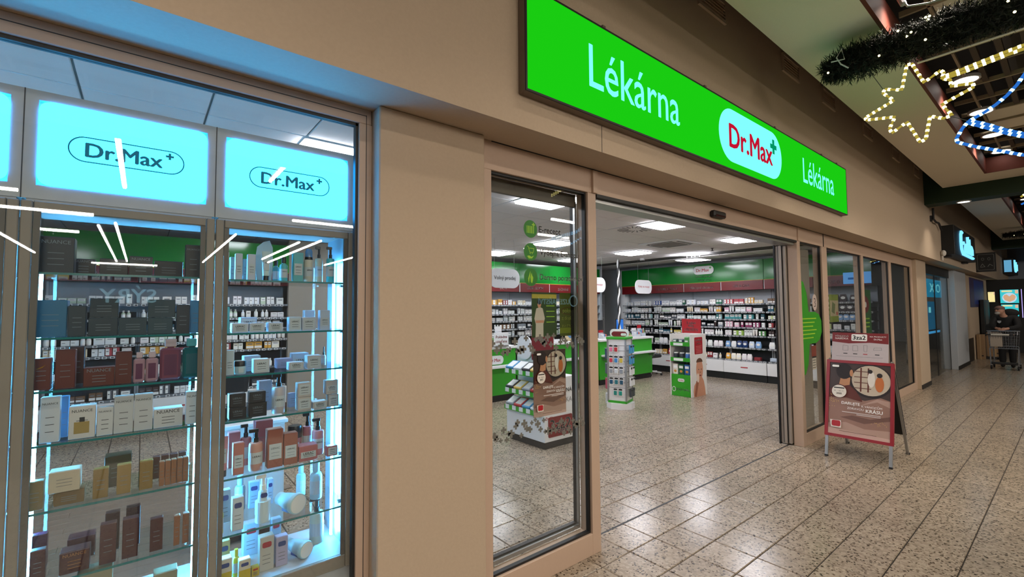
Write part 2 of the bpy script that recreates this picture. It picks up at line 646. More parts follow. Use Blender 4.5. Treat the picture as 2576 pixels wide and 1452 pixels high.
# fixed sash behind the first pane: grey head rail, bottom rail, right stile
rim(-1.386, -0.54, 0.17, 2.50, 0.016, YE1 + 0.02, YE1 + 0.05, M_BLACK, 'inner_sash', D1)
MB().box(-1.39, -0.545, YE1, YE1 + 0.03, 2.46, 2.552).build('sash_head', mat('grey_brown_rail', '#5b5148', 0.5), D1)
MB().box(-0.555, -0.54, YE1, YE1 + 0.02, 0.15, 2.50).build('sash_stile', M_ALU, D1)
MB().box(-1.39, -0.555, YE1, YE1 + 0.02, 0.15, 0.175).build('sash_foot', M_ALU, D1)

# parked sliding leaves: grooved profiles that close the opening on the right
LEAF = thing('sliding_door', 'stack of parked aluminium sliding door leaves at the right of the entrance', 'door', (3.35, 0, 0))
for k in range(3):
    y = -0.045 + 0.042 * k
    MB().box(-0.045 - 0.02 * (k == 1), 0.75, y, y + 0.034, 0.02, 2.50, c=0.003).build('leaf_profile', mat('matt_grey_profile', '#9d9288', 0.45, 0.3), LEAF)
    MB().box(-0.06, -0.05, y + 0.034, y + 0.042, 0.03, 2.50).build('brush_seal', M_BLACK, LEAF)
MB().box(-0.05, 0.0, 0.082, 0.096, 0.0, 2.52).build('edge_gasket', M_BLACK, LEAF)

# automatic door sensor
S = thing('door_sensor', 'small black motion sensor on the header over the entrance', 'sensor', (1.31, YE0, 2.585))
MB().box(-0.115, 0.115, -0.055, 0.0, 0.0, 0.062, c=0.012).build('housing', M_BLACK, S)
MB().box(-0.09, 0.09, -0.057, -0.05, 0.004, 0.022).build('lens', mat('sensor_lens', '#2b0f16', 0.1, noise=0), S)

# ================================================================== shop shell
struct(MB().box(-4.6, 9.2, 8.0, 8.2, 0, 3.3).build('wall_back', mat('grey_wall_paint', '#a9b0b4', 0.8)), 'grey back wall of the pharmacy store room')
struct(MB().box(8.78, 8.95, -0.02, 8.0, 0, 3.3).build('wall_right', mat('white_wall_paint', '#c9cccd', 0.8)), 'white right wall of the pharmacy')
struct(MB().box(-5.2, -5.0, -0.02, 8.0, 0, 3.3).build('wall_left', mat('white_wall_paint')), 'white left wall of the pharmacy')
ZC = 2.97
CE = struct(MB().box(-5.0, 8.78, -0.02, 8.0, ZC + 0.02, ZC + 0.06).build('ceiling', mat('ceiling_grid_grey', '#8d8a88', 0.7)), 'suspended tile ceiling of the pharmacy')
_ct = MB().box(0.006, 0.594, 0.006, 0.594, 0.0, 0.018, c=0.004).mesh('ceiling_tile', M_CEIL)
LX = (0.58, 2.99, 5.41)
LY = (1.40, 3.80, 5.60)
lightcells = set()
for cx in LX:
    for cy in LY:
        lightcells.add((round((cx - 0.28) / 0.6), round((cy - 0.5) / 0.6)))
for cx in (-1.83, -4.23):
    for cy in (1.40, 3.80):
        lightcells.add((round((cx - 0.28) / 0.6), round((cy - 0.5) / 0.6)))
lightcells = set()
ltpos = [(x, y) for x in LX for y in LY] + [(-1.83, 1.40), (-1.83, 5.0), (-4.2, 1.40)]
for i_ in range(-9, 15):
    for j_ in range(-1, 13):
        x0 = 0.28 + 0.6 * i_; y0 = 0.5 + 0.6 * j_
        if x0 < -5 or x0 > 8.15 or y0 < -0.02 or y0 > 7.3:
            continue
        if 6.86 < x0 + 0.3 < 7.5:
            continue
        if any(abs(x0 + 0.3 - lx) < 0.31 and abs(y0 + 0.3 - ly) < 0.31 for lx, ly in ltpos):
            continue
        put('ceiling_tile', _ct, CE, (x0, y0, ZC))
MB().box(6.90, 7.47, -0.02, 8.0, ZC + 0.01, ZC + 0.02).build('recessed_strip', mat('dark_ceiling_strip', '#3d3b39', 0.8), CE)  # dark strip set back between the ceiling tiles
M_PANEL = emat('panel_diffuser', (0.97, 0.97, 1.05), SHOP_PANEL, True)
for k, (x, y) in enumerate(ltpos):
    t = thing('ceiling_light', 'square white LED ceiling panel, %s from the %s' % (
        ['front left', 'middle left', 'back left', 'front middle', 'middle', 'back middle', 'front right', 'middle right', 'back right', 'window bay', 'staff bay', 'corner bay'][k],
        'entrance grid' if k < 9 else 'display window grid'), 'ceiling light', (x, y, ZC - 0.012), 0, 'square LED panels of the pharmacy ceiling')
    MB().ring(rrect(-0.3, 0.3, -0.3, 0.3, 0.02, 2), rrect(-0.285, 0.285, -0.285, 0.285, 0.02, 2), 0, 0.03).build('frame', M_WHITE, t)
    MB().prism(rrect(-0.284, 0.284, -0.284, 0.284, 0.02, 2), -0.024, 0.012).build('diffuser', M_PANEL, t)
# hanging panel beyond the dark strip
t = thing('pendant_light', 'square LED panel hung on four rods below a ceiling plate', 'ceiling light', (6.95, 3.25, 2.84))
MB().prism(rrect(-0.3, 0.3, -0.3, 0.3, 0.05, 3), 0, 0.012).build('diffuser', M_PANEL, t)
MB().ring(rrect(-0.305, 0.305, -0.305, 0.305, 0.05, 3), rrect(-0.295, 0.295, -0.295, 0.295, 0.05, 3), -0.004, 0.03).build('frame', M_WHITE, t)
MB().box(-0.12, 0.12, -0.12, 0.12, 0.115, 0.13).build('ceiling_plate', M_WHITE, t)
for sx in (-1, 1):
    for sy in (-1, 1):
        MB().tube([(sx * 0.1, sy * 0.1, 0.012), (sx * 0.1, sy * 0.1, 0.12)], 0.006, 6).build('rod', M_WHITE, t)
# ================================================================== illuminated sign over the entrance
M_SIGNG = emat('lit_green_acrylic', (0.010, 0.60, 0.006), 1.0, True)
M_SIGNW = emat('lit_white_acrylic', (0.20, 0.95, 0.90), 1.15, True)
M_SIGNR = emat('lit_red_vinyl', (0.55, 0.006, 0.03), 1.0, True)
M_SIGNT = emat('lit_teal_vinyl', (0.0, 0.30, 0.12), 1.0, True)
M_BOX = mat('taupe_sign_box', '#6b5a4c', 0.5)
SG = thing('illuminated_sign', 'long green illuminated box sign above the pharmacy entrance', 'sign', (-1.41, -0.444, 2.909))
SW, SH = 5.53, 0.612
MB().box(0, SW, -0.058, 0, 0, SH, c=0.003).build('sign_box', M_BOX, SG)
FCE = MB().box(0.012, SW - 0.012, -0.064, -0.058, 0.012, SH - 0.012).build('face', M_SIGNG, SG)
MB().ring([(0, 0), (SW, 0), (SW, SH), (0, SH)], [(0.012, 0.012), (SW - 0.012, 0.012), (SW - 0.012, SH - 0.012), (0.012, SH - 0.012)], -0.0655, -0.058, 'y').build('edge_trim', M_BLACK, SG)
txt('Lékárna', M_SIGNW, SG, (1.03, -0.0665, 0.316), width=1.02, height=0.272, bold=0.008)
txt('Lékárna', M_SIGNW, SG, (4.52, -0.0665, 0.316), width=1.00, height=0.272, bold=0.008)
o = MB().prism(rrect(2.15, 3.44, 0.075, 0.545, 0.234, 10), -0.0665, -0.064, 'y').build('logo_capsule', M_SIGNW, SG)
txt('Dr.Max', M_SIGNR, SG, (2.77, -0.068, 0.305), width=0.88, height=0.205, bold=0.03)
MB().prism(plus(3.245, 0.40, 0.072, 0.022), -0.0685, -0.067, 'y').build('cross_mark', M_SIGNT, SG)
for x in (0.7, 2.0, 3.4, 4.75, 5.3):
    MB().box(x, x + 0.03, -0.03, 0, SH, SH + 0.05).build('bracket', M_BOX, SG)

# ================================================================== louvred grilles on the bulkhead
for k, xr in enumerate((1.035, 2.77, 3.99, 5.71, 7.39, 9.0)):
    t = thing('vent_grille', '%s louvred wall vent from the left, high above the pharmacy sign' % ORD[k], 'vent', (xr - 0.47, -0.444, 4.27), 0, 'louvred vents under the corridor ceiling')
    MB().ring([(0, 0), (0.47, 0), (0.47, 0.2), (0, 0.2)], [(0.02, 0.02), (0.45, 0.02), (0.45, 0.18), (0.02, 0.18)], -0.02, 0, 'y').build('frame', M_WALL, t)
    for j in range(5):
        z = 0.03 + 0.03 * j
        MB().add([(0.02, -0.018, z), (0.45, -0.018, z), (0.45, -0.002, z + 0.022), (0.02, -0.002, z + 0.022), (0.02, -0.016, z - 0.004), (0.45, -0.016, z - 0.004), (0.45, 0.0, z + 0.018), (0.02, 0.0, z + 0.018)],
                 [(0, 1, 2, 3), (7, 6, 5, 4), (0, 4, 5, 1), (3, 2, 6, 7)]).build('slat', M_WALL, t)

# ================================================================== corridor ceiling
CB = struct(MB().box(-7, 9.41, -1.385, -0.735, 4.09, 4.19).build('ceiling_band', M_CEILB), 'pale lowered ceiling band along the shop fronts')
MB().box(8.68, 9.41, -6.0, -1.385, 4.09, 4.19).build('cross_band', M_CEILB, CB)
struct(MB().box(9.80, 20.75, -1.385, -0.74, 4.07, 4.17).build('ceiling_band', M_CEILB), 'pale lowered ceiling band beyond the dark green beam')
struct(MB().box(-7, 8.68, -1.415, -1.385, 4.09, 4.36).box(8.655, 8.68, -6.0, -1.415, 4.09, 4.36).build('trim_1', M_TRIM), 'terracotta edge boards around the open ceiling')
struct(MB().box(9.8, 20.75, -1.415, -1.385, 4.07, 4.34).box(20.70, 20.75, -6, -1.415, 4.07, 4.34).build('trim_2', M_TRIM), 'terracotta edge board beyond the green beam')
struct(MB().box(9.41, 9.80, -6.0, -0.444, 3.80, 4.6, c=0.004).build('ceiling_beam', M_GREEN_D), 'dark green beam crossing the corridor ceiling')
struct(MB().box(20.75, 21.1, -6.0, -0.444, 3.77, 4.6, c=0.004).build('ceiling_beam', M_GREEN_D), 'second dark green beam far down the corridor')
struct(MB().box(-7, 27, -6.0, -0.02, 5.15, 5.25).build('ceiling_slab', mat('dark_slab', '#241d18', 0.9)), 'dark slab above the open grid ceiling')
M_BAR = mat('cream_grid_bar', '#a3937a', 0.6)
M_SLOT = mat('dark_brown_baffle', '#4a3d31', 0.7)
GR = struct(MB().box(-7, 8.65, -3.30, -3.24, 4.40, 4.46).build('ceiling_grid', M_BAR), 'open metal grid ceiling above the walkway')
for i_ in range(0, 26):
    x = -6.6 + 0.6 * i_
    MB().box(x, x + 0.028, -5.6, -1.415, 4.40, 4.45).build('cross_bar', M_BAR, GR)
for j_ in range(7):
    y = -1.62 - 0.6 * j_
    MB().box(-7, 8.65, y - 0.011, y + 0.011, 4.40, 4.44).build('main_bar', M_BAR, GR)
for i_ in range(0, 26):
    x = -6.6 + 0.6 * i_
    for j_ in range(7):
        y = -1.62 - 0.6 * j_
        if (i_ * 3 + j_ * 5) % 7 in (0, 3):
            MB().box(x + 0.04, x + 0.59, y - 0.58, y - 0.02, 4.425, 4.437).build('infill_panel', M_CEILB, GR)
        else:
            for k in range(3):
                yy = y - 0.12 - 0.18 * k
                MB().box(x + 0.028, x + 0.6, yy - 0.05, yy, 4.41, 4.47).build('baffle', M_SLOT, GR)
for r, y, z in ((0.16, -2.0, 4.85), (0.11, -2.9, 4.75), (0.22, -3.9, 4.82)):
    MB().tube([(-7, y, z), (9.3, y, z)], r, 12).build('service_duct', mat('dull_duct', '#4c463f', 0.6, 0.3), GR)
G2 = struct(MB().box(9.9, 20.6, -3.0, -2.95, 4.40, 4.46).build('ceiling_grid', M_SLOT), 'open grid ceiling beyond the green beam')
for i_ in range(18):
    MB().box(10.0 + 0.6 * i_, 10.03 + 0.6 * i_, -5.6, -1.42, 4.40, 4.45).build('cross_bar', M_SLOT, G2)
M_LAMP = emat('downlight_lens', (1.0, 0.95, 0.86), 6.0, True)


def downlight(x, y, z, label, r=0.115):
    t = thing('downlight', label, 'ceiling light', (x, y, z), 0, 'round corridor downlights')
    MB().ring(ell(0, 0, r + 0.02, r + 0.02), ell(0, 0, r, r), -0.012, 0.02).build('rim', M_WHITE, t)
    MB().prism(ell(0, 0, r, r), -0.004, 0.004).build('lens', M_LAMP, t)
    return t


DL = (1.9, 3.2, 4.5, 5.9, 7.25, 8.45)
for k, x in enumerate(DL):
    downlight(x, -1.62, 4.39, 'round white downlight in the open grid ceiling, %s of the row from the left' % ORD[k])
downlight(9.62, -1.0, 3.795, 'round downlight under the dark green beam', 0.09)
for k, x in enumerate((11.2, 12.6, 14.0, 16.5)):
    downlight(x, -1.65, 4.38, 'round downlight beyond the green beam, %s from it' % ORD[k])

# ================================================================== Christmas decorations
M_PINE = mat('dark_pine_needles', '#0a120a', 0.8, noise=0.3)
M_ROPE_Y = emat('yellow_rope_light', (0.55, 0.42, 0.06), 0.75, True)
M_BULB_Y = emat('yellow_rope_bulb', (1.0, 0.86, 0.30), 5.0, True)
M_ROPE_B = emat('blue_rope_light', (0.03, 0.20, 0.75), 0.8, True)
M_BULB_B = emat('blue_rope_bulb', (0.30, 0.70, 1.0), 4.5, True)
M_BULB_W = emat('fairy_bulb', (1.0, 0.9, 0.45), 4.0, True)
XG = 1.80


def garland(name, label, path, rad, x, cnt, bulbs):
    t = thing(name, label, 'garland', (x, path[0][0], path[0][1]))
    p0 = path[0]
    loc = [(0, p[0] - p0[0], p[1] - p0[1]) for p in path]
    MB().tube(loc, [rad * 0.3] + [rad * 0.55] * (len(loc) - 1), 8).build('stem', mat('pine_stem', '#070a06', 0.95), t)
    rnd = random.Random(3)
    mb = MB()
    seg = len(loc) - 1
    for k in range(cnt):
        u = rnd.random() * seg
        i = min(int(u), seg - 1); f = u - i
        c = Vector(loc[i]).lerp(Vector(loc[i + 1]), f)
        a = rnd.random() * 2 * PI
        d = Vector((math.cos(a), rnd.uniform(-0.9, 0.6), math.sin(a))).normalized()
        R = rad * (0.55 + 0.45 * min(1, u * 1.2)) * rnd.uniform(0.55, 1.1)
        tip = c + d * R
        side = d.orthogonal().normalized()
        s2 = d.cross(side)
        # a twig with needles fanned around it
        for q in range(7):
            b = c + d * R * (0.35 + 0.1 * q)
            an = rnd.random() * 2 * PI
            nd = (d * 0.8 + side * math.cos(an) * 0.9 + s2 * math.sin(an) * 0.9).normalized()
            e = b + nd * 0.05
            wv = nd.cross(d).normalized() * 0.004
            mb.add([b - wv, b + wv, e], [(0, 1, 2)])
        wv = side * 0.004
        mb.add([c - wv, c + wv, tip], [(0, 1, 2)])
    o = mb.build('needles', M_PINE, t)
    o['kind'] = 'stuff'
    for k in range(bulbs):
        u = rnd.random() * seg
        i = min(int(u), seg - 1)
        c = Vector(loc[i]).lerp(Vector(loc[i + 1]), u - i)
        a = rnd.uniform(0.6, 1.4) * PI
        MB().ball((0, 0, 0), 0.009, 8, 6).build('fairy_light', M_BULB_W, t, c + Vector((-rad * 0.8, 0, rad * 0.55 * math.sin(a * 3 + k))))
    return t


GARP = [(-0.98, 3.86), (-1.188, 3.87), (-1.445, 3.86), (-1.678, 3.87), (-1.889, 3.865), (-2.2, 3.84), (-2.6, 3.80), (-3.2, 3.83), (-3.8, 3.9)]
G = garland('pine_garland', 'thick dark pine garland with tiny lights hanging above the star', GARP, 0.165, XG, 5200, 18)
# white feed cable with a connector
MB().tube([(0, -0.53, 0.62), (0, -0.545, 0.42), (-0.01, -0.60, 0.30), (-0.01, -0.72, 0.26), (0, -0.82, 0.25)], 0.008, 6).build('feed_cable', M_WHITE, G)
MB().tube([(0, -0.545, 0.42), (-0.005, -0.575, 0.33)], 0.022, 8).build('cable_connector', M_WHITE, G)
MB().tube([(-0.16, -0.10, 0.0), (-0.17, -0.2, -0.02), (-0.165, -0.18, 0.08), (-0.16, -0.14, 0.02), (-0.165, -0.17, -0.05), (-0.15, -0.22, -0.10)], 0.006, 6).build('cable_loop', M_WHITE, G)


def rope(paths, closed, t, mr, mbulb, r=0.011, step=0.042, x0=0, o0=(0, 0)):
    for path, cl in zip(paths, closed):
        loc = [(x0, p[0] - o0[0], p[1] - o0[1]) for p in path]
        MB().tube(loc, r, 7, closed=cl).build('rope_light', mr, t)
        mb = MB()
        n = len(loc)
        for i in range(n if cl else n - 1):
            a = Vector(loc[i]); b = Vector(loc[(i + 1) % n])
            L = (b - a).length
            k = max(1, int(L / step))
            for q in range(k):
                c = a.lerp(b, (q + 0.5) / k)
                d = (b - a).normalized() * 0.009
                mb.tube([c - d, c + d], r * 1.12, 7)
        o = mb.build('led_chain', mbulb, t)
        o['kind'] = 'stuff'


STAR = [(-1.585, 3.683), (-1.653, 3.497), (-1.753, 3.554), (-1.773, 3.528), (-1.758, 3.49), (-1.806, 3.456), (-1.807, 3.406), (-1.924, 3.384), (-1.93, 3.353), (-1.75, 3.282), (-1.805, 3.179), (-1.756, 3.17), (-1.679, 3.213), (-1.647, 3.039), (-1.613, 3.024), (-1.54, 3.214), (-1.44, 3.153), (-1.425, 3.194), (-1.464, 3.281), (-1.271, 3.319), (-1.267, 3.342), (-1.462, 3.422), (-1.392, 3.512), (-1.409, 3.537), (-1.516, 3.49), (-1.554, 3.681)]
O0 = (-1.6, 3.36)
t = thing('star_light', 'yellow rope light comet star hanging under the pine garland', 'light', (XG, O0[0], O0[1]))
rope([STAR, [(-1.762, 3.498), (-1.876, 3.513), (-2.008, 3.532), (-2.101, 3.545), (-2.189, 3.555), (-2.5, 3.54), (-2.9, 3.46)],
      [(-1.761, 3.479), (-1.882, 3.487), (-2.013, 3.506), (-2.106, 3.52), (-2.188, 3.528), (-2.5, 3.515), (-2.9, 3.435)]], [True, False, False], t, M_ROPE_Y, M_BULB_Y, o0=O0)
for a_, b_ in (((0, 0.03, 0.32), (0, 0, 0.5)), ((0, 0.2, 0.17), (0, 0.3, 0.4))):
    MB().tube([a_, b_], 0.003, 5).build('hanger_wire', M_STEEL, t)
MB().tube([(0, -0.02, 0.31), (0, -0.6, 0.313), (0, -1.4, 0.311)], 0.008, 6).build('support_rod', M_OFFW, t)
O1 = (-2.0, 3.0)
t = thing('comet_light', 'blue rope light swoosh beside the yellow star', 'light', (XG, O1[0], O1[1]))
rope([[(-2.7, 3.95), (-2.4, 3.62), (-2.243, 3.428), (-2.18, 3.339), (-2.144, 3.282), (-2.094, 3.225), (-2.037, 3.178), (-1.979, 3.143), (-1.893, 3.102)],
      [(-1.894, 3.111), (-1.988, 3.047), (-2.078, 2.977), (-2.163, 2.923), (-2.4, 2.83), (-2.9, 2.80)],
      [(-1.893, 3.088), (-1.987, 3.02), (-2.077, 2.955), (-2.162, 2.902), (-2.4, 2.805), (-2.9, 2.77)],
      [(-1.893, 3.102), (-1.858, 3.061), (-1.822, 2.991), (-1.824, 2.962), (-1.918, 2.901), (-2.042, 2.834), (-2.157, 2.771), (-2.5, 2.66), (-2.9, 2.60)]],
     [False] * 4, t, M_ROPE_B, M_BULB_B, o0=O1)
for a_, b_ in (((0, 0.1, 0.1), (0, 0.2, 0.17)), ((0, -0.7, 0.95), (0, -0.7, 1.3))):
    MB().tube([a_, b_], 0.003, 5).build('hanger_wire', M_STEEL, t)

# further decorations down the corridor (snowflakes and swags of rope light)
def snowflake(x, y, z, r, col, label):
    t = thing('snowflake_light', label, 'light', (x, y, z), 0, 'rope light snowflakes along the corridor')
    ps = []
    for k in range(6):
        a = PI / 3 * k + 0.3
        e = (r * math.cos(a), r * math.sin(a))
        ps.append([(0, 0), e])
        for s in (-1, 1):
            ps.append([(0.6 * e[0], 0.6 * e[1]), (0.6 * e[0] + 0.35 * r * math.cos(a + s * 0.8), 0.6 * e[1] + 0.35 * r * math.sin(a + s * 0.8))])
    mb = MB()
    for p in ps:
        mb.tube([(0, p[0][0], p[0][1]), (0, p[1][0], p[1][1])], 0.011, 6)
    mb.build('rope_light', M_BULB_Y if col == 'y' else M_BULB_B, t)
    MB().tube([(0, 0, r * 0.9), (0, 0, r * 0.9 + 0.4)], 0.003, 5).build('hanger_wire', M_STEEL, t)


def swag(x, pts, col, label):
    o0 = pts[0]
    t = thing('swag_light', label, 'light', (x, o0[0], o0[1]))
    rope([pts], [False], t, M_ROPE_Y if col == 'y' else M_ROPE_B, M_BULB_Y if col == 'y' else M_BULB_B, 0.012, 0.07, o0=o0)
    MB().tube([(0, -0.3, 0.0), (0, -0.3, 0.9)], 0.003, 5).build('hanger_wire', M_STEEL, t)


swag(6.6, [(-1.9 - 0.12 * k, 3.25 + 0.22 * math.sin(k * 0.45)) for k in range(16)], 'y', 'yellow rope light swag mirrored in the right hand panes')
swag(6.6, [(-1.9 - 0.12 * k, 3.02 + 0.22 * math.sin(k * 0.45 + 0.6)) for k in range(16)], 'b', 'blue rope light swag mirrored in the right hand panes')
snowflake(6.6, -2.15, 2.85, 0.2, 'y', 'yellow rope light snowflake hanging below the swags')
snowflake(6.6, -3.3, 3.6, 0.16, 'y', 'small yellow rope light snowflake at the end of the swags')
garland('pine_garland', 'dark pine garland hanging beyond the second green beam edge', [(-0.98, 3.86), (-1.3, 3.86), (-1.7, 3.87), (-2.2, 3.84), (-3.0, 3.80)], 0.14, 17.2, 900, 8)
swag(17.2, [(-1.5 - 0.12 * k, 3.45 + 0.12 * math.sin(k * 0.5)) for k in range(10)], 'y', 'yellow rope light swag far down the corridor')
swag(17.2, [(-1.4 - 0.12 * k, 3.32 + 0.10 * math.sin(k * 0.4)) for k in range(10)], 'b', 'blue rope light swag far down the corridor')

# ================================================================== market hall across the corridor (seen in the panes)
M_TUBE = emat('fluorescent_tube', (1.0, 0.90, 0.78), 120.0, True)
HT = [((-5.65, -13.4), (-4.04, -13.4)), ((-5.42, -16.9), (-4.59, -16.9)), ((-7.5, -11.15), (-5.03, -11.15)), ((0.11, -11.2), (1.85, -11.2)),
      ((-4.05, -15.2), (-4.05, -26.7)), ((-3.66, -14.5), (-3.66, -26.4)), ((-0.75, -14.7), (-0.75, -25.0)), ((1.3, -15.3), (1.3, -21.8)), ((1.82, -14.5), (1.82, -23.2)),
      ((-6.5, -18.5), (-6.5, -24.4)), ((-5.03, -28.2), (-2.48, -28.2)), ((-3.35, -5.7), (-3.35, -9.6)), ((-1.18, -5.7), (-1.18, -7.4)),
      ((5.66, -6.9), (6.53, -6.9)), ((7.04, -8.97), (8.44, -8.97)), ((4.2, -11.2), (6.0, -11.2)), ((4.5, -14.5), (4.5, -23.0)), ((9.0, -12.0), (11.5, -12.0))]
for k, (a, b) in enumerate(HT):
    t = thing('tube_light', 'long fluorescent tube of the market hall mirrored in the shop glass', 'light', (a[0], a[1], 4.2), 0, 'market hall tubes')
    d = (b[0] - a[0], b[1] - a[1])
    MB().tube([(0, 0, 0), (d[0], d[1], 0)], 0.035, 6).build('tube', M_TUBE, t)
    L = math.hypot(*d); n = (-d[1] / L * 0.04, d[0] / L * 0.04)
    MB().prism([(-n[0], -n[1]), (d[0] - n[0], d[1] - n[1]), (d[0] + n[0], d[1] + n[1]), (n[0], n[1])], 0.035, 0.06).build('batten', M_WHITE, t)
struct(MB().box(-7, 27, -5.4, -5.2, 3.92, 5.2).build('wall_shade_header', M_WALL), 'added unseen header across the corridor that shades the upper bulkhead')  # header added to shade the top of the bulkhead from the hall tubes
M_HLET = emat('hall_letters', (0.45, 0.85, 1.0), 1.6, True)
t = thing('hall_sign', 'glowing letter sign of the sausage counter mirrored in the entrance pane', 'sign', (8.9, -10.18, 2.05))
txt('UZENÁŘSTVÍ', M_HLET, t, (0, 0, 0), width=1.6, rot=(PI / 2, 0, PI), bold=0.02)
MB().box(-1.3, 1.3, -0.06, -0.04, -0.35, 0.35).build('sign_board', M_DARK, t)
MB().ring(ell(1.05, 0, 0.22, 0.22), ell(1.05, 0, 0.19, 0.19), -0.02, 0, 'y').build('emblem_ring', M_HLET, t)
t = thing('hall_sign', 'glowing letter sign of the cheese counter mirrored in the display window', 'sign', (-3.25, -10.18, 2.1))
txt('SÝRY', M_HLET, t, (0, 0, 0), width=0.9, rot=(PI / 2, 0, PI), bold=0.02)
MB().box(-0.6, 0.6, -0.06, -0.04, -0.3, 0.35).build('sign_board', M_DARK, t)
# ================================================================== wall shelving with products
M_PACK = objcol('printed_carton')
M_PACKG = objcol('moulded_plastic', 0.25)
M_SHELF = mat('anthracite_shelf', '#23262b', 0.5)
M_RAIL = mat('price_rail', '#6d7176', 0.4)
M_BACKW = mat('white_back_panel', '#c4c8cf', 0.6)


def pack_meshes():
    d = {}
    # carton with a paler printed front panel and a coloured band
    def carton(w, h, dp, style):
        mb = MB().box(-w / 2, w / 2, 0, dp, 0, h, 0, 0.002)
        if style == 0:
            mb.box(-w * 0.42, w * 0.42, -0.0008, 0, h * 0.45, h * 0.9, 1)
            mb.box(-w * 0.3, w * 0.3, -0.0012, 0, h * 0.62, h * 0.70, 2)
        elif style == 1:
            mb.box(-w * 0.46, w * 0.46, -0.0008, 0, h * 0.08, h * 0.40, 1)
            mb.box(-w * 0.3, w * 0.3, -0.0012, 0, h * 0.6, h * 0.72, 2)
        else:
            mb.box(-w * 0.46, w * 0.1, -0.0008, 0, h * 0.1, h * 0.9, 1)
            mb.box(-w * 0.38, 0, -0.0012, 0, h * 0.5, h * 0.6, 2)
        return mb
    for n, (w, h, dp) in enumerate(((0.075, 0.12, 0.05), (0.10, 0.085, 0.06), (0.06, 0.14, 0.05), (0.12, 0.12, 0.06))):
        for st in range(3):
            d['carton%d%d' % (n, st)] = (carton(w, h, dp, st).mesh('medicine_box', [M_PACK, M_INKW, M_INKG]), w, h, dp)
    b = MB().lathe([(0.026, 0), (0.029, 0.004), (0.029, 0.085), (0.022, 0.10), (0.011, 0.108), (0.011, 0.112)], 12)
    b.lathe([(0.014, 0.112), (0.014, 0.138), (0.012, 0.14)], 10, m=1)
    b.lathe([(0.0295, 0.02), (0.0295, 0.075)], 12, m=1)
    d['bottle'] = (b.mesh('medicine_bottle', [M_PACKG, M_INKW], True), 0.06, 0.14, 0.06)
    t_ = MB().lathe([(0.016, 0), (0.016, 0.022), (0.021, 0.024), (0.024, 0.06), (0.025, 0.12)], 12, sy=0.7)
    t_.add([(-0.027, -0.002, 0.15), (0.027, -0.002, 0.15), (0.025, -0.014, 0.115), (-0.025, -0.014, 0.115)], [(0, 1, 2, 3)], 1)
    t_.box(-0.027, 0.027, -0.003, 0.003, 0.118, 0.155)
    d['tube'] = (t_.mesh('cream_tube', [M_PACKG, M_INKW], True), 0.056, 0.155, 0.04)
    p_ = MB()
    p_.add([(-0.06, 0, 0), (0.06, 0, 0), (0.065, 0.0, 0.08), (0.05, 0.02, 0.16), (-0.05, 0.02, 0.16), (-0.065, 0.0, 0.08),
            (-0.06, 0.06, 0), (0.06, 0.06, 0), (0.065, 0.06, 0.08), (0.05, 0.03, 0.16), (-0.05, 0.03, 0.16), (-0.065, 0.06, 0.08)],
           [(0, 1, 2, 5), (5, 2, 3, 4), (7, 6, 11, 8), (8, 11, 10, 9), (1, 7, 8, 2), (2, 8, 9, 3), (6, 0, 5, 11), (11, 5, 4, 10), (3, 9, 10, 4), (0, 6, 7, 1)])
    p_.prism(ell(0, 0.085, 0.04, 0.03, 12), -0.001, 0.004, 'y', 1)
    d['pouch'] = (p_.mesh('refill_pouch', [M_PACKG, M_INKW]), 0.13, 0.16, 0.06)
    s_ = MB()
    for k in range(3):
        s_.box(-0.085, 0.085, 0.0, 0.12, 0.03 * k, 0.03 * k + 0.027, 0, 0.01)
    d['softpack'] = (s_.mesh('tissue_pack', [M_PACK]), 0.18, 0.09, 0.12)
    return d


PACK = pack_meshes()
PNAME = {'bottle': ('medicine_bottle', 'bottle'), 'tube': ('cream_tube', 'tube'), 'pouch': ('refill_pouch', 'pouch'), 'softpack': ('tissue_pack', 'pack')}
W_ = ['#e4e6e8', '#dfe3e0', '#e9e4df', '#d9dee6', '#e6dfe2']
PAL = {
    'white': W_ + ['#cfd8dc', '#b9cbb4'],
    'green': W_ + ['#8fb44a', '#3f7f3a', '#cddc9a', '#1f6a4c'],
    'navy': ['#1e2a5a', '#e4e6e8', '#274b8f', '#dfe3ea', '#14583f', '#e4e6e8'],
    'warm': ['#b5434a', '#e8d7b4', '#d9a13f', '#f0ead8', '#8b2a2f', '#e6dfe2', '#e4e6e8'],
    'pink': ['#c94f86', '#e7b7c9', '#e4e6e8', '#8c2f5d', '#f0dce4', '#e4e6e8'],
    'teal': ['#3f8f94', '#e4e6e8', '#9cc7c9', '#2c5f73', '#dfe7e6', '#d8c25a'],
    'dark': ['#2b2f38', '#3a2a2a', '#50545c', '#1d2a33', '#e4e6e8', '#6a4a2e', '#8d949c'],
    'blue': ['#2f5fa8', '#7fa8d8', '#e4e6e8', '#1e3566', '#cdd9ea'],
}


def place_local(base, rz, x, y, z):
    c, s = math.cos(rz), math.sin(rz)
    return (base[0] + c * x - s * y, base[1] + s * x + c * y, base[2] + z)


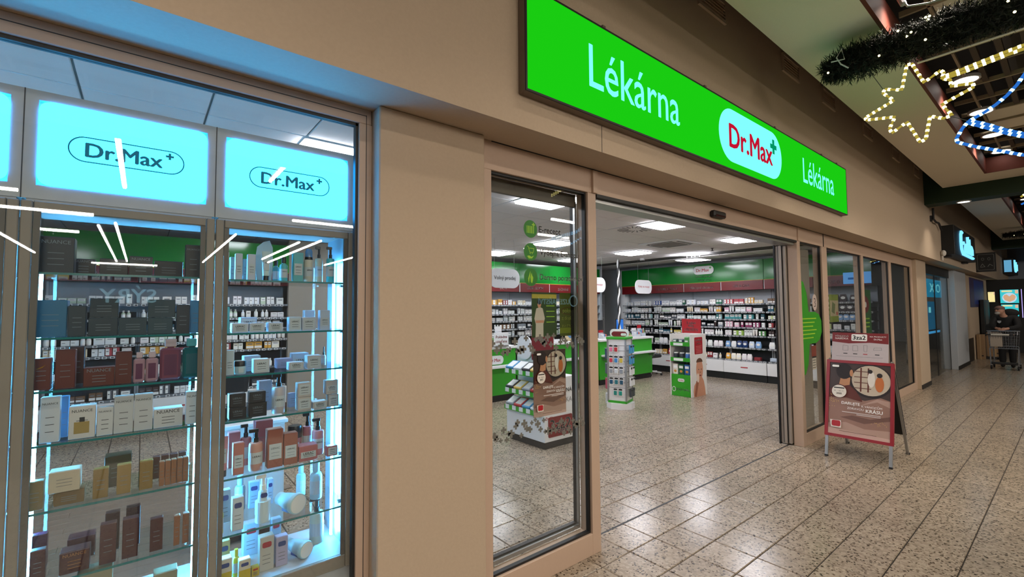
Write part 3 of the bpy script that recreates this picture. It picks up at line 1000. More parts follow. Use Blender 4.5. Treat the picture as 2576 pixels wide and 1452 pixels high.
def stock(base, rz, x0, x1, z, pal, kinds, where, rnd, depth=0.05, hmax=0.2, gapp=0.10, grp=None, jit=0.0):
    """line up products on a shelf; each one is a thing of its own"""
    x = x0 + 0.01
    rows = []
    while x < x1 - 0.05:
        k = rnd.choice(kinds)
        if k == 'carton':
            k = 'carton%d%d' % (rnd.randrange(4), rnd.randrange(3))
        me, w, h, dp = PACK[k]
        sc = min(1.0, (hmax - 0.012) / h) * rnd.uniform(0.86, 1.0)
        n = rnd.choice((1, 2, 2, 3))
        col = rnd.choice(PAL[pal])
        for q in range(n):
            if x + w * sc > x1:
                break
            rows.append((k, me, x + w * sc / 2, sc, col))
            x += w * sc + 0.006
        x += rnd.uniform(0.0, gapp)
    cnt = {}
    for k, me, cx, sc, col in rows:
        nm, cat = PNAME[k] if k in PNAME else (('medicine_box', 'flat_carton', 'slim_carton', 'square_carton')[int(k[6])], 'box')
        cnt[cat] = cnt.get(cat, 0) + 1
        o = put(nm, me, None, place_local(base, rz, cx, depth + rnd.uniform(0, jit), z), (0, 0, rz + rnd.uniform(-0.05, 0.05)), (sc, sc, sc))
        o.color = lin(col) + (1,)
        tag(o, '%s %s from left, %s' % (ORD[cnt[cat] - 1], {'box': 'carton', 'bottle': 'small bottle', 'tube': 'cream tube', 'pouch': 'plump pouch', 'pack': 'soft packs'}[cat], where), cat, (grp or where))


def tags_on(x0, x1, z, y, step, par, rnd, w=0.05, h=0.032):
    mb = MB()
    x = x0 + 0.03
    while x < x1 - w:
        mb.box(x, x + w, y - 0.004, y, z - h, z, 0)
        mb.box(x + w * 0.2, x + w * 0.85, y - 0.005, y - 0.004, z - h * 0.75, z - h * 0.3, 1)
        x += step * rnd.uniform(0.8, 1.5)
    o = mb.build('price_tags', [M_PRICE, M_INK], par)
    o['kind'] = 'stuff'
    return o


def bay(base, rz, w, head, zs, pals, kinds, label, where, seed, green_top=2.85, drawers=True, zmin=0.0):
    rnd = random.Random(seed)
    t = thing('shelf_unit', label, 'shelf', base, rz, 'wall shelving bays')
    MB().box(0.002, w - 0.002, 0.04, 0.45, 0, 0.16).build('plinth', M_BLACK, t)
    if drawers:
        MB().box(0.004, w - 0.004, 0.012, 0.45, 0.165, 0.445, c=0.003).build('drawer', M_WHITE, t)
        MB().box(w * 0.42, w * 0.58, 0.004, 0.014, 0.30, 0.32).build('drawer_label', M_RED, t)
    else:
        MB().box(0.004, w - 0.004, 0.012, 0.45, 0.165, 0.30, c=0.003).build('base_shelf', M_WHITE, t)
    MB().box(0, w, 0.43, 0.45, 0.445, 1.72).build('back_panel', M_SHELF, t)
    MB().box(0, w, 0.43, 0.45, 1.72, 2.15).build('upper_back_panel', M_BACKW, t)
    for x in (0.014, w - 0.014):
        MB().box(x - 0.012, x + 0.012, 0.40, 0.43, 0.445, 2.15).build('upright', M_BACKW, t)
    h = MB().box(0.012, w - 0.012, -0.01, 0.03, 2.15, 2.37).build('header_board', mat('header_maroon', '#661015', 0.3, noise=0.02), t)
    if head:
        txt(head, M_INKW, h, (w / 2, -0.0115, 2.25), width=min(w * 0.62, 0.048 * len(head)), bold=0.015)
    MB().box(0.002, 0.012, -0.012, 0.03, 2.15, 2.37).build('header_divider', M_WHITE, t)
    MB().box(0, w, 0.0, 0.05, 2.375, green_top).build('green_fascia', mat('glossy_fascia_green', '#0f7326', 0.12, noise=0.02), t)
    MB().box(0, w, -0.012, 0.05, 2.368, 2.377).build('yellow_strip', mat('yellow_edge', '#b99a2a', 0.5), t)
    zz = list(zs) + [2.12]
    for k, z in enumerate(zs):
        s = MB().box(0.006, w - 0.006, 0.06 if k < len(zs) - 2 else 0.02, 0.43, z - 0.022, z, c=0.002).build('shelf_board', M_SHELF if k < len(zs) - 1 else M_RAIL, t)
        y = 0.06 if k < len(zs) - 2 else 0.02
        MB().box(0.006, w - 0.006, y - 0.004, y, z - 0.034, z - 0.004).build('price_rail', M_RAIL, s)
        tags_on(0, w, z - 0.004, y - 0.004, 0.085, s, rnd)
    order = sorted(zs)
    for k, z in enumerate(sorted(zs, reverse=True)):
        i = order.index(z)
        if z < zmin:
            continue
        hm = (order[i + 1] - z - 0.03) if i + 1 < len(order) else 0.19
        stock(base, rz, 0.02, w - 0.02, z, pals[k % len(pals)], kinds[k % len(kinds)], '%s shelf from top, bay %s' % (ORD[k], where), rnd, 0.09, min(hm, 0.17), 0.05)
    return t


RZS = [0.486, 0.778, 1.065, 1.264, 1.458, 1.635, 1.83]
CART = ['carton']
KR = [['carton'], ['carton', 'carton', 'tube'], ['carton', 'carton', 'bottle'], ['carton', 'tube', 'carton'], ['carton', 'bottle', 'tube'], ['pouch', 'carton'], ['carton', 'pouch', 'bottle']]
bay((8.1, 6.19, 0), -PI / 2, 1.0, '', RZS, ['white', 'white', 'teal', 'white', 'dark', 'white', 'white'], [['carton']], 'wall shelf bay beside the white column, right pharmacy wall', 'beside the white column', 11)
bay((8.1, 5.19, 0), -PI / 2, 1.0, 'KLOUBY A SVALY', RZS, ['navy', 'white', 'dark', 'white', 'teal', 'white', 'warm'], KR, 'wall shelf bay headed for joints and muscles, right pharmacy wall', 'headed KLOUBY A SVALY', 12)
bay((8.1, 4.19, 0), -PI / 2, 1.0, 'PŘÍRODNÍ LÉKÁRNA', RZS, ['green', 'warm', 'teal', 'dark', 'white', 'white', 'warm'], KR, 'wall shelf bay headed for natural remedies, right pharmacy wall', 'headed PŘÍRODNÍ LÉKÁRNA', 13)
bay((8.1, 3.19, 0), -PI / 2, 1.0, 'ON A ONA', RZS, ['warm', 'pink', 'teal', 'pink', 'green', 'blue', 'warm'], [KR[0], KR[1], KR[0], KR[0], KR[3], ['pouch'], ['pouch', 'softpack']], 'wall shelf bay headed for him and her, right pharmacy wall', 'headed ON A ONA', 14)
bay((8.1, 2.18, 0), -PI / 2, 1.0, 'SPORT', RZS, ['dark', 'teal', 'green', 'warm', 'dark', 'pink', 'blue'], [KR[0], KR[0], KR[0], KR[0], KR[0], ['pouch'], ['bottle', 'softpack']], 'wall shelf bay partly hidden by the parked door leaves', 'by the parked door leaves', 15)
bay((8.1, 1.18, 0), -PI / 2, 1.0, 'PÉČE O MATKU', RZS, ['dark', 'dark', 'blue', 'green', 'white', 'white', 'warm'], [['pouch'], ['pouch'], ['pouch'], KR[0], KR[0], ['pouch'], ['pouch']], 'wall shelf bay headed for mother care, behind the right hand panes', 'headed PÉČE O MATKU', 16)
# logo on the green fascia of the right wall
LG = thing('wall_logo', 'white capsule logo on the green band of the right wall', 'logo', (8.085, 3.62, 2.69))
MB().prism(rrect(-0.27, 0.27, -0.105, 0.105, 0.10, 8), 0, 0.012).build('capsule', M_WHITE, LG, (0, 0, 0), SIDE)
txt('Dr.Max', M_INKR, LG, (-0.0145, 0.02, 0.0), width=0.34, rot=SIDE, bold=0.02)
MB().prism(plus(0.185, 0.055, 0.028, 0.009), 0.012, 0.014).build('cross_mark', M_GREEN, LG, (0, 0, 0), SIDE)
txt('Nízké ceny pro', M_INKW, LG, (0.01, 0.0, -0.165), width=0.43, rot=SIDE, bold=0.01)
txt('Vaše zdraví', M_INKW, LG, (0.01, 0.0, -0.25), width=0.33, rot=SIDE, bold=0.01)

BZS = [0.486, 0.80, 1.10, 1.26, 1.45, 1.62, 1.84]
for k, (x, hd, wh) in enumerate(((3.12, 'DĚTI', 'behind the hanging free sale sign'), (4.13, 'ZRAK, SLUCH', 'behind the display gondola'), (5.12, 'ZAŽÍVÁNÍ', 'behind the third counter'), (6.11, 'SRDCE', 'beside the store room opening'))):
    bay((x, 6.2, 0), 0, 1.0, hd, BZS, ['warm', 'white', 'white', 'dark', 'white', 'white', 'white'], [['carton']], 'back wall shelf bay ' + wh, wh, 30 + k, zmin=1.0)
LB = thing('wall_logo', 'white capsule logo on the green band of the back wall', 'logo', (3.3, 6.19, 2.48))
MB().prism(rrect(-0.27, 0.27, -0.105, 0.105, 0.10, 8), -0.012, 0, 'y').build('capsule', M_WHITE, LB)
txt('Dr.Max', M_INKR, LB, (-0.02, -0.0135, 0.0), width=0.34, bold=0.02)
MB().prism(plus(0.185, 0.055, 0.028, 0.009), -0.014, -0.012, 'y').build('cross_mark', M_GREEN, LB)

# white column and store room between back and right wall
struct(MB().prism(ell(8.42, 6.32, 0.16, 0.16, 20), 0, 2.88).build('wall_column', M_WHITE), 'round white column in the pharmacy corner')
struct(MB().box(7.12, 7.2, 6.2, 8.0, 0, 2.95).build('wall_store', mat('grey_wall_paint')), 'grey wall beside the store room opening')
t = thing('storage_rack', 'white open rack in the store room behind the counters', 'shelf', (7.6, 7.4, 0))
for x in (0, 1.1):
    MB().box(x, x + 0.04, 0, 0.4, 0, 2.2).build('upright', M_WHITE, t)
for z in (0.5, 1.0, 1.42, 1.85):
    MB().box(0.04, 1.1, 0, 0.4, z, z + 0.03).build('shelf_board', M_WHITE, t)
for k, (x, z, w, h, c, nm) in enumerate(((0.1, 1.88, 0.42, 0.24, '#2a62a8', 'upper blue plastic crate'), (0.15, 1.45, 0.6, 0.30, '#20304f', 'dark blue plastic crate'), (0.15, 1.03, 0.8, 0.28, '#20201f', 'black plastic crate'), (0.6, 1.88, 0.3, 0.34, '#8a7a66', 'brown cardboard box'))):
    c_ = thing('storage_crate', nm + ' in the store room rack', 'crate', (7.6 + x, 7.45, z))
    mm = mat('crate_' + c[1:], c, 0.5)
    MB().ring([(0, 0), (w, 0), (w, 0.3), (0, 0.3)], [(0.02, 0.02), (w - 0.02, 0.02), (w - 0.02, 0.28), (0.02, 0.28)], 0.0, h).box(0, w, 0, 0.3, 0, 0.01).build('crate_body', mm, c_)
    MB().box(-0.012, w + 0.012, -0.012, 0.312, h - 0.05, h - 0.02).build('rim', mm, c_)
    MB().box(w * 0.4, w * 0.7, -0.016, -0.012, h * 0.3, h * 0.7).build('paper_label', M_INKW, c_)

# ================================================================== counters
def counter(x0, x1, y0, label, logo=None):
    t = thing('sales_counter', label, 'counter', (x0, y0, 0))
    w = x1 - x0
    MB().box(0.02, w - 0.02, 0.05, 0.72, 0, 0.12).build('plinth', M_BLACK, t)
    MB().box(0, w, 0.02, 0.75, 0.12, 0.98, c=0.004).build('front_panel', M_GREEN, t)
    MB().box(-0.02, w + 0.02, -0.02, 0.78, 0.98, 1.03, c=0.006).build('worktop', M_WHITE, t)
    MB().box(0.05, w - 0.03, -0.14, 0.02, 0.64, 0.68, c=0.004).build('bag_ledge', M_WHITE, t)
    for x in (0.12, w - 0.12):
        MB().box(x - 0.01, x + 0.01, -0.12, 0.02, 0.56, 0.64).build('ledge_bracket', M_ALU, t)
    if logo:
        c = MB().prism(rrect(logo - 0.2, logo + 0.2, 0.70, 0.86, 0.075, 6), -0.006, 0.02, 'y').build('logo_capsule', M_WHITE, t)
        txt('Dr.Max', M_INKR, c, (logo, -0.0075, 0.78), width=0.26, bold=0.02)
    return t


counter(1.55, 2.62, 4.5, 'green sales counter nearest the display gondola with capsule logo', 0.55)
counter(3.25, 4.72, 4.5, 'green sales counter in the middle behind the gondola')
counter(5.02, 7.03, 4.45, 'green sales counter behind the spinner rack')
for k, (x, y, txt_) in enumerate(((1.62, 4.0, 'Volný prodej'), (4.62, 4.5, 'Výdej na recept'), (6.44, 4.5, 'Výdej na recept'))):
    t = thing('hanging_sign', 'white capsule sign hung over the %s' % ('gondola side counter, free sale', 'middle counter, mostly hidden by the door post', 'right counter, prescriptions')[k], 'sign', (x, y, 2.1))
    MB().prism(rrect(0, 0.68, 0, 0.34, 0.15, 8), 0, 0.02, 'y').build('board', M_WHITE, t)
    txt(txt_, M_INK if k == 0 else M_INKR, t, (0.34, -0.001, 0.17), width=0.48, bold=0.012)
    for q in (0.12, 0.56):
        MB().tube([(q, 0.01, 0.33), (q, 0.01, 0.87)], 0.002, 5).build('hanging_wire', M_STEEL, t)
# twisted black and white tinsel pole on the right counter
t = thing('tinsel_pole', 'slim pole twisted in black and white tinsel on the right counter', 'pole', (5.93, 4.62, 1.03))
MB().tube([(0, 0, 0), (0, 0, 1.92)], 0.012, 8).build('pole', M_ALU, t)
for ph, m_ in ((0, M_BLACK), (PI, M_INKW)):
    MB().tube([(0.02 * math.cos(ph + k * 0.35), 0.02 * math.sin(ph + k * 0.35), 0.05 + k * 0.025) for k in range(74)], 0.017, 5).build('tinsel', m_, t)
MB().lathe([(0.07, 0), (0.07, 0.012), (0.02, 0.02)], 14).build('foot', M_DARK, t)


def monitor(x, y, rz, label, screen, w=0.36, h=0.24, z=1.03):
    t = thing('monitor', label, 'monitor', (x, y, z), rz)
    MB().lathe([(0.09, 0), (0.09, 0.01), (0.02, 0.015)], 14).build('stand_foot', M_DARK, t)
    MB().box(-0.02, 0.02, 0.01, 0.03, 0.01, 0.16).build('stand', M_DARK, t)
    MB().box(-w / 2, w / 2, -0.01, 0.012, 0.12, 0.12 + h, c=0.004).build('housing', M_BLACK, t)
    MB().box(-w / 2 + 0.012, w / 2 - 0.012, -0.0115, -0.01, 0.135, 0.105 + h).build('screen', screen, t)


M_SCRB = emat('blue_terminal_screen', (0.05, 0.22, 0.75), 0.9, True)
monitor(6.3, 4.9, -0.2, 'upright payment screen glowing blue on the right counter', M_SCRB, 0.24, 0.32)
monitor(5.55, 5.0, 0.1, 'black office monitor on the right counter, seen dark', M_DARK, 0.5, 0.3)
monitor(3.7, 5.0, 0.0, 'black office monitor on the middle counter', M_DARK, 0.46, 0.3)
# leaflet holders and open display boxes on the counters
for k, (x, y, w, h, c) in enumerate(((5.25, 4.55, 0.16, 0.14, '#c9ccd0'), (6.1, 4.52, 0.2, 0.12, '#d9c9a8'), (6.5, 4.55, 0.18, 0.15, '#c3c8cc'), (6.8, 4.6, 0.16, 0.2, '#b9c3cc'), (3.5, 4.56, 0.2, 0.22, '#d8dadc'), (4.2, 4.6, 0.22, 0.16, '#c9b58f'), (4.5, 4.6, 0.14, 0.24, '#cfd6da'), (2.0, 4.62, 0.22, 0.2, '#dcdad6'), (2.3, 4.62, 0.16, 0.26, '#d6d9dd'))):
    t = thing('counter_display', 'small product display box, %s of those on the counters' % ORD[k], 'display', (x, y, 1.03), 0, 'counter top displays')
    mm = mat('display_card_' + c[1:], c, 0.6)
    MB().add([(0, 0, 0), (w, 0, 0), (w, 0.14, 0), (0, 0.14, 0), (0, 0, h * 0.4), (w, 0, h * 0.4), (w, 0.14, h), (0, 0.14, h)],
             [(3, 2, 1, 0), (0, 1, 5, 4), (1, 2, 6, 5), (3, 0, 4, 7), (2, 3, 7, 6)]).build('tray', mm, t)
    MB().box(0, w, 0.135, 0.145, h, h * 1.4).build('header_card', M_RED if k % 3 == 0 else M_GREEN if k % 3 == 1 else M_WHITE, t)
    for q in range(3):
        o = MB().box(0.01 + q * (w - 0.02) / 3, 0.01 + (q + 0.85) * (w - 0.02) / 3, 0.02, 0.12, 0.01, h * 0.75, c=0.003).build('packet', mat('packet_%d' % (q + k % 2), ('#e0e2e4', '#5f8fbf', '#c96a5a', '#7fae6a')[q + k % 2], 0.5), t)
t = thing('notice_board', 'white counter notice saying the till is closed', 'sign', (2.05, 4.45, 1.03))
MB().box(0, 0.34, 0, 0.012, 0.02, 0.26, c=0.003).build('board', M_WHITE, t)
MB().box(0.02, 0.32, -0.03, 0.05, 0, 0.02).build('foot', M_ALU, t)
txt('Pokladna', M_INKR, t, (0.17, -0.001, 0.18), width=0.26, bold=0.02)
txt('uzavřena', M_INKR, t, (0.17, -0.001, 0.10), width=0.26, bold=0.02)
t = thing('office_chair', 'office chair castors showing beside the right counter', 'chair', (7.35, 4.75, 0))
for k in range(5):
    a = 2 * PI * k / 5
    MB().tube([(0, 0, 0.09), (0.28 * math.cos(a), 0.28 * math.sin(a), 0.07)], 0.018, 6).build('base_arm', M_WHITE, t)
    MB().lathe([(0.028, -0.02), (0.03, 0), (0.028, 0.02)], 12).build('castor', M_BLACK, t, (0.28 * math.cos(a), 0.28 * math.sin(a), 0.03), (PI / 2, 0, a))
MB().tube([(0, 0, 0.09), (0, 0, 0.45)], 0.03, 10).build('gas_column', M_DARK, t)
MB().box(-0.22, 0.22, -0.22, 0.22, 0.45, 0.53, c=0.03).build('seat', M_DARK, t)
MB().box(-0.2, 0.2, 0.2, 0.26, 0.6, 1.0, c=0.03).build('backrest', M_DARK, t)

# ================================================================== display gondola behind the first pane
t = thing('display_gondola', 'white promotional gondola with green trays behind the entrance pane', 'display', (0.82, 1.78, 0))
GW, GD = 0.54, 0.74
MB().box(0.03, GW - 0.02, 0.03, GD - 0.03, 0, 0.09).build('plinth', M_DARK, t)
MB().box(0, GW, 0, GD, 0.09, 0.42, c=0.004).build('base_box', M_WHITE, t)
MB().box(0.20, GW + 0.02, 0.0, GD, 0.42, 0.86, c=0.004).build('spine', M_WHITE, t)
MB().box(0.02, 0.20, 0.0, 0.03, 0.42, 1.02, c=0.003).build('side_panel', M_WHITE, t)
MB().box(0.19, 0.22, 0.0, GD, 0.86, 1.2).build('rear_board', M_WHITE, t)
MB().box(0.17, 0.19, 0.02, 0.42, 1.05, 1.50, c=0.002).build('red_header', M_RED_D, t)
txt('VÝHODNÁ', M_INKW, t, (0.168, 0.22, 1.42), width=0.28, rot=SIDE, bold=0.02)
txt('NABÍDKA', M_INKW, t, (0.168, 0.22, 1.33), width=0.26, rot=SIDE, bold=0.02)
MB().prism(rrect(0.42, 0.70, 1.05, 1.36, 0.12, 8), 0.16, 0.18, 'x').build('white_oval_card', M_WHITE, t)
MB().box(0.20, 0.46, 0.30, GD, 0.86, 0.90).build('red_shelf', M_RED_D, t)
b3 = MB().prism(rrect(0.06, 0.48, 0.14, 0.385, 0.02, 3), -0.004, 0, 'y').build('red_offer_plate', M_RED_D, t)
txt('3za2', M_INKW, b3, (0.27, -0.0055, 0.285), width=0.36, height=0.13, bold=0.02)
txt('ceny', M_INKW, b3, (0.30, -0.0055, 0.185), width=0.16, bold=0.02)
txt('Dr.Max', M_INKR, t, (0.10, -0.0015, 0.375), width=0.16, bold=0.02)
txt('VÝHODNÁ', M_INKG, t, (0.30, -0.0015, 0.70), width=0.36, bold=0.015)
txt('NABÍDKA', M_INKG, t, (0.30, -0.0015, 0.58), width=0.36, bold=0.0)
for k, z in enumerate((0.46, 0.68, 0.93)):
    tr = MB().add([(-0.04, 0.04, z - 0.06), (-0.04, GD, z - 0.06), (0.19, GD, z + 0.06), (0.19, 0.04, z + 0.06), (-0.04, 0.04, z), (-0.04, GD, z), (0.0, GD, z - 0.02), (0.0, 0.04, z - 0.02), (0.19, GD, z + 0.08), (0.19, 0.04, z + 0.08)],
                  [(0, 1, 5, 4), (4, 5, 6, 7), (7, 6, 8, 9), (3, 2, 1, 0), (0, 4, 7, 9, 3), (1, 2, 8, 6, 5)]).build('tray', M_GREEN, t)
    for q in range(5):
        MB().box(-0.046, -0.04, 0.08 + 0.14 * q, 0.15 + 0.14 * q, z - 0.05, z + 0.004).build('price_card', M_PRICE, tr)
    for q in range(4):
        cc = ('#dfe3e6', '#3f8fc0', '#b8303a', '#8d949c', '#d8b45a', '#2b2f38')[(q + 2 * k) % 6]
        o = MB().box(0, 0.16, 0, 0.15, 0, 0.035, c=0.004).box(0.02, 0.14, 0.02, 0.13, 0.035, 0.0358, 1).build('flat_carton', [mat('tray_pack_' + cc[1:], cc, 0.45), M_INKW], None, (0.82 - 0.025, 1.78 + 0.07 + 0.165 * q, z - 0.008 + 0.004), (0, -0.5, 0))
        tag(o, 'flat carton in the %s green gondola tray, %s from the door post side' % (('lowest', 'middle', 'top')[k], ORD[q]), 'box', 'cartons in the gondola trays')

# ================================================================== spinner rack with blister packs
t = thing('spinner_rack', 'revolving slatwall spinner rack hung with blister packs', 'rack', (3.52, 2.74, 0), 0.325)
MB().prism(ell(0, 0, 0.24, 0.24, 8, PI / 8, 2 * PI + PI / 8), 0.0, 0.10).build('base', M_WHITE, t)
MB().box(-0.165, 0.165, -0.165, 0.165, 0.10, 0.14).build('green_foot', M_GREEN, t)
MB().box(-0.155, 0.155, -0.155, 0.155, 0.14, 1.19).build('slatwall_core', M_WHITE, t)
for sx in (-1, 1):
    for sy in (-1, 1):
        MB().box(sx * 0.16 - 0.012, sx * 0.16 + 0.012, sy * 0.16 - 0.012, sy * 0.16 + 0.012, 0.14, 1.19).build('corner_profile', M_ALU, t)
for q in range(9):
    MB().box(-0.158, -0.155, -0.148, 0.148, 0.36 + 0.09 * q, 0.367 + 0.09 * q).build('slat_groove', M_INKG, t)
    MB().box(-0.148, 0.148, -0.158, -0.155, 0.36 + 0.09 * q, 0.367 + 0.09 * q).build('slat_groove', M_INKG, t)
MB().box(-0.18, 0.18, -0.18, 0.18, 1.19, 1.23, c=0.004).build('green_cap', M_GREEN, t)
hd = MB().prism(rrect(-0.17, 0.17, 1.22, 1.36, 0.06, 5), -0.01, 0.01, 'x').build('header', M_WHITE, t)
MB().prism(rrect(-0.14, 0.14, 1.23, 1.32, 0.05, 5), -0.013, -0.01, 'x').build('header_print', M_RED_D, hd)
MB().prism(rrect(-0.13, -0.03, 1.245, 1.29, 0.02, 4), -0.015, -0.013, 'x').build('header_capsule', M_WHITE, hd)
bl_cols = [['#d7799a', '#b5353a'], ['#c23b4a', '#3f86c4', '#c8b34a'], ['#8d949c', '#c9ced2', '#8d949c'], ['#1f4f6d', '#2a6b74', '#244e66'], ['#1d7d74', '#1d8d80']]
for r, cols in enumerate(bl_cols):
    z = 1.10 - 0.185 * r
    for q, c in enumerate(cols):
        y = 0.09 - 0.09 * q - (0.0 if len(cols) == 3 else (0.0 if r == 0 else 0.07))
        b = thing('blister_pack', 'blister pack, %s row from top, %s from left on the spinner rack front' % (ORD[r], ORD[q]), 'pack', place_local((3.52, 2.74, 0), 0.325, -0.195, y, z - 0.13), 0.325, 'blister packs on the spinner rack')
        MB().box(0, 0.004, -0.036, 0.036, 0, 0.13, c=0.001).build('backing_card', M_INKW, b)
        MB().box(-0.012, 0, -0.028, 0.028, 0.012, 0.085, c=0.006).build('blister', mat('blister_' + c[1:], c, 0.2), b)
        MB().box(-0.003, 0, -0.03, 0.03, 0.095, 0.122).build('header_strip', M_DARK, b)
        MB().tube([(0.038, 0, 0.125), (-0.02, 0, 0.127), (-0.024, 0, 0.135)], 0.003, 5).build('hook', M_STEEL, b)
for r in range(5):
    z = 1.10 - 0.185 * r
    for q in range(2):
        x = -0.07 + 0.12 * q
        c = ('#3f8fc0', '#e0e2e4', '#3a3f44')[min(2, r // 2)]
        b = thing('blister_pack', 'pouch pack, %s row, %s hook on the right side of the spinner rack' % (ORD[r], ('near', 'far')[q]), 'pack', place_local((3.52, 2.74, 0), 0.325, x, -0.2, z - 0.15), 0.325, 'side packs on the spinner rack')
        MB().box(-0.045, 0.045, -0.03, 0.0, 0, 0.14, c=0.004).build('packet', mat('side_pack_' + c[1:], c, 0.4), b)
        MB().box(-0.04, 0.04, -0.032, -0.03, 0.10, 0.135).build('header_strip', M_DARK, b)
        MB().tube([(0, 0.045, 0.13), (0, -0.06, 0.132)], 0.003, 5).build('hook', M_STEEL, b)
for r in range(4):
    z = 1.02 - 0.26 * r
    c = ('#3c4a6a', '#58606c', '#b5566a', '#c9ced2')[r]
    b = thing('hanging_hose_set', 'bundle of long hanging items on the left side of the spinner rack, %s row' % ORD[r], 'pack', place_local((3.52, 2.74, 0), 0.325, -0.03, 0.20, z - 0.18), 0.325, 'left side bundles on the spinner rack')
    for q in range(4):
        MB().box(-0.07 + 0.035 * q, -0.045 + 0.035 * q, 0.0, 0.03 + 0.02 * (q % 2), 0.0, 0.18, c=0.004).build('strip', mat('bundle_' + c[1:], c, 0.5), b)
    MB().tube([(0, -0.045, 0.185), (0, 0.07, 0.187)], 0.003, 5).build('hook', M_STEEL, b)

# ================================================================== baby care promo stand
t = thing('promo_stand', 'cardboard baby care promo stand with green shelves and baby photo', 'display', (5.22, 2.38, 0))
PW, PD = 0.58, 0.45
M_CARD = mat('white_card', '#dedbd6', 0.7)
MB().box(0, PW, 0, 0.02, 0, 1.21, c=0.003).build('photo_side', M_CARD, t)
MB().box(0, PW, PD - 0.02, PD, 0, 1.21, c=0.003).build('far_side', M_CARD, t)
MB().box(PW - 0.02, PW, 0.02, PD - 0.02, 0, 1.21).build('rear_side', M_CARD, t)
MB().box(0.01, PW - 0.02, 0.02, PD - 0.02, 0.0, 0.42, c=0.003).build('base_box', M_GREEN, t)
for z in (0.74, 1.04):
    MB().box(0.0, PW - 0.02, 0.02, PD - 0.02, z - 0.02, z).build('shelf', M_CARD, t)
    f = MB().box(-0.008, 0.0, 0.02, PD - 0.02, z - 0.06, z + 0.015).build('shelf_lip', M_GREEN, t)
    MB().box(-0.011, -0.008, 0.16, 0.36, z - 0.05, z).build('shelf_title', M_INKW, f)
txt('Baby týdny', M_INKW, t, (0.0085, 0.19, 0.13), width=0.30, rot=SIDE, bold=0.01)
MB().prism(rrect(0.15, 0.29, 0.28, 0.345, 0.03, 5), 0.004, 0.01, 'x').build('capsule', M_CARD, t)
txt('Dr.Max', M_INKR, t, (0.003, 0.22, 0.312), width=0.10, rot=SIDE, bold=0.02)
MB().ring(ell(0.38, 0.13, 0.04, 0.05, 16), ell(0.38, 0.13, 0.03, 0.04, 16), 0.005, 0.01, 'x').build('baby_icon', M_INKW, t)
pl = MB().prism(rrect(0.14, 0.44, 0.82, 1.15, 0.025, 4), -0.003, 0, 'y').build('red_plate', M_RED, t)
txt('DOPŘEJTE', M_INKW, pl, (0.29, -0.0045, 1.09), width=0.22, bold=0.02)
txt('SI NÁS', M_INKW, pl, (0.29, -0.0045, 1.03), width=0.15, bold=0.02)
for q in range(5):
    MB().box(0.19, 0.39, -0.0045, -0.003, 0.97 - 0.03 * q, 0.977 - 0.03 * q).build('small_print', mat('pale_red_print', '#e08a84', 0.5, noise=0), pl)
M_SKIN = mat('printed_skin', '#c98f72', 0.6, noise=0.08, scale=20)
M_SKIND = mat('printed_skin_shade', '#9c6148', 0.6)
ph = MB().prism([(0.09, 0.0), (0.52, 0.0), (0.50, 0.14), (0.46, 0.28), (0.40, 0.36), (0.28, 0.36), (0.20, 0.30), (0.10, 0.22), (0.07, 0.10)], -0.002, 0, 'y').build('baby_photo', M_SKIN, t)
MB().prism(ell(0.31, 0.52, 0.125, 0.21, 20), -0.0028, 0, 'y').build('printed_head', M_SKIN, ph)
MB().prism(ell(0.31, 0.66, 0.115, 0.08, 20, 0, PI), -0.0034, 0, 'y').build('printed_hair', mat('printed_hair', '#5a3a28', 0.7), ph)
for dx in (-0.045, 0.05):
    MB().prism(ell(0.32 + dx, 0.52, 0.017, 0.010, 10), -0.0036, 0, 'y').build('printed_eye', M_INK, ph)
MB().prism(ell(0.33, 0.46, 0.02, 0.014, 10), -0.0036, 0, 'y').build('printed_nose', M_SKIND, ph)
MB().prism(ell(0.33, 0.40, 0.035, 0.015, 10), -0.0036, 0, 'y').build('printed_mouth', mat('printed_lip', '#7c2f2f', 0.6), ph)
MB().prism(ell(0.24, 0.36, 0.045, 0.09, 14), -0.0040, 0, 'y').build('printed_teether', mat('printed_cream', '#e6d3c4', 0.6), ph)
MB().prism([(0.10, 0.02), (0.17, 0.0), (0.26, 0.26), (0.23, 0.32), (0.18, 0.30)], -0.0038, 0, 'y').build('printed_arm', M_SKIND, ph)
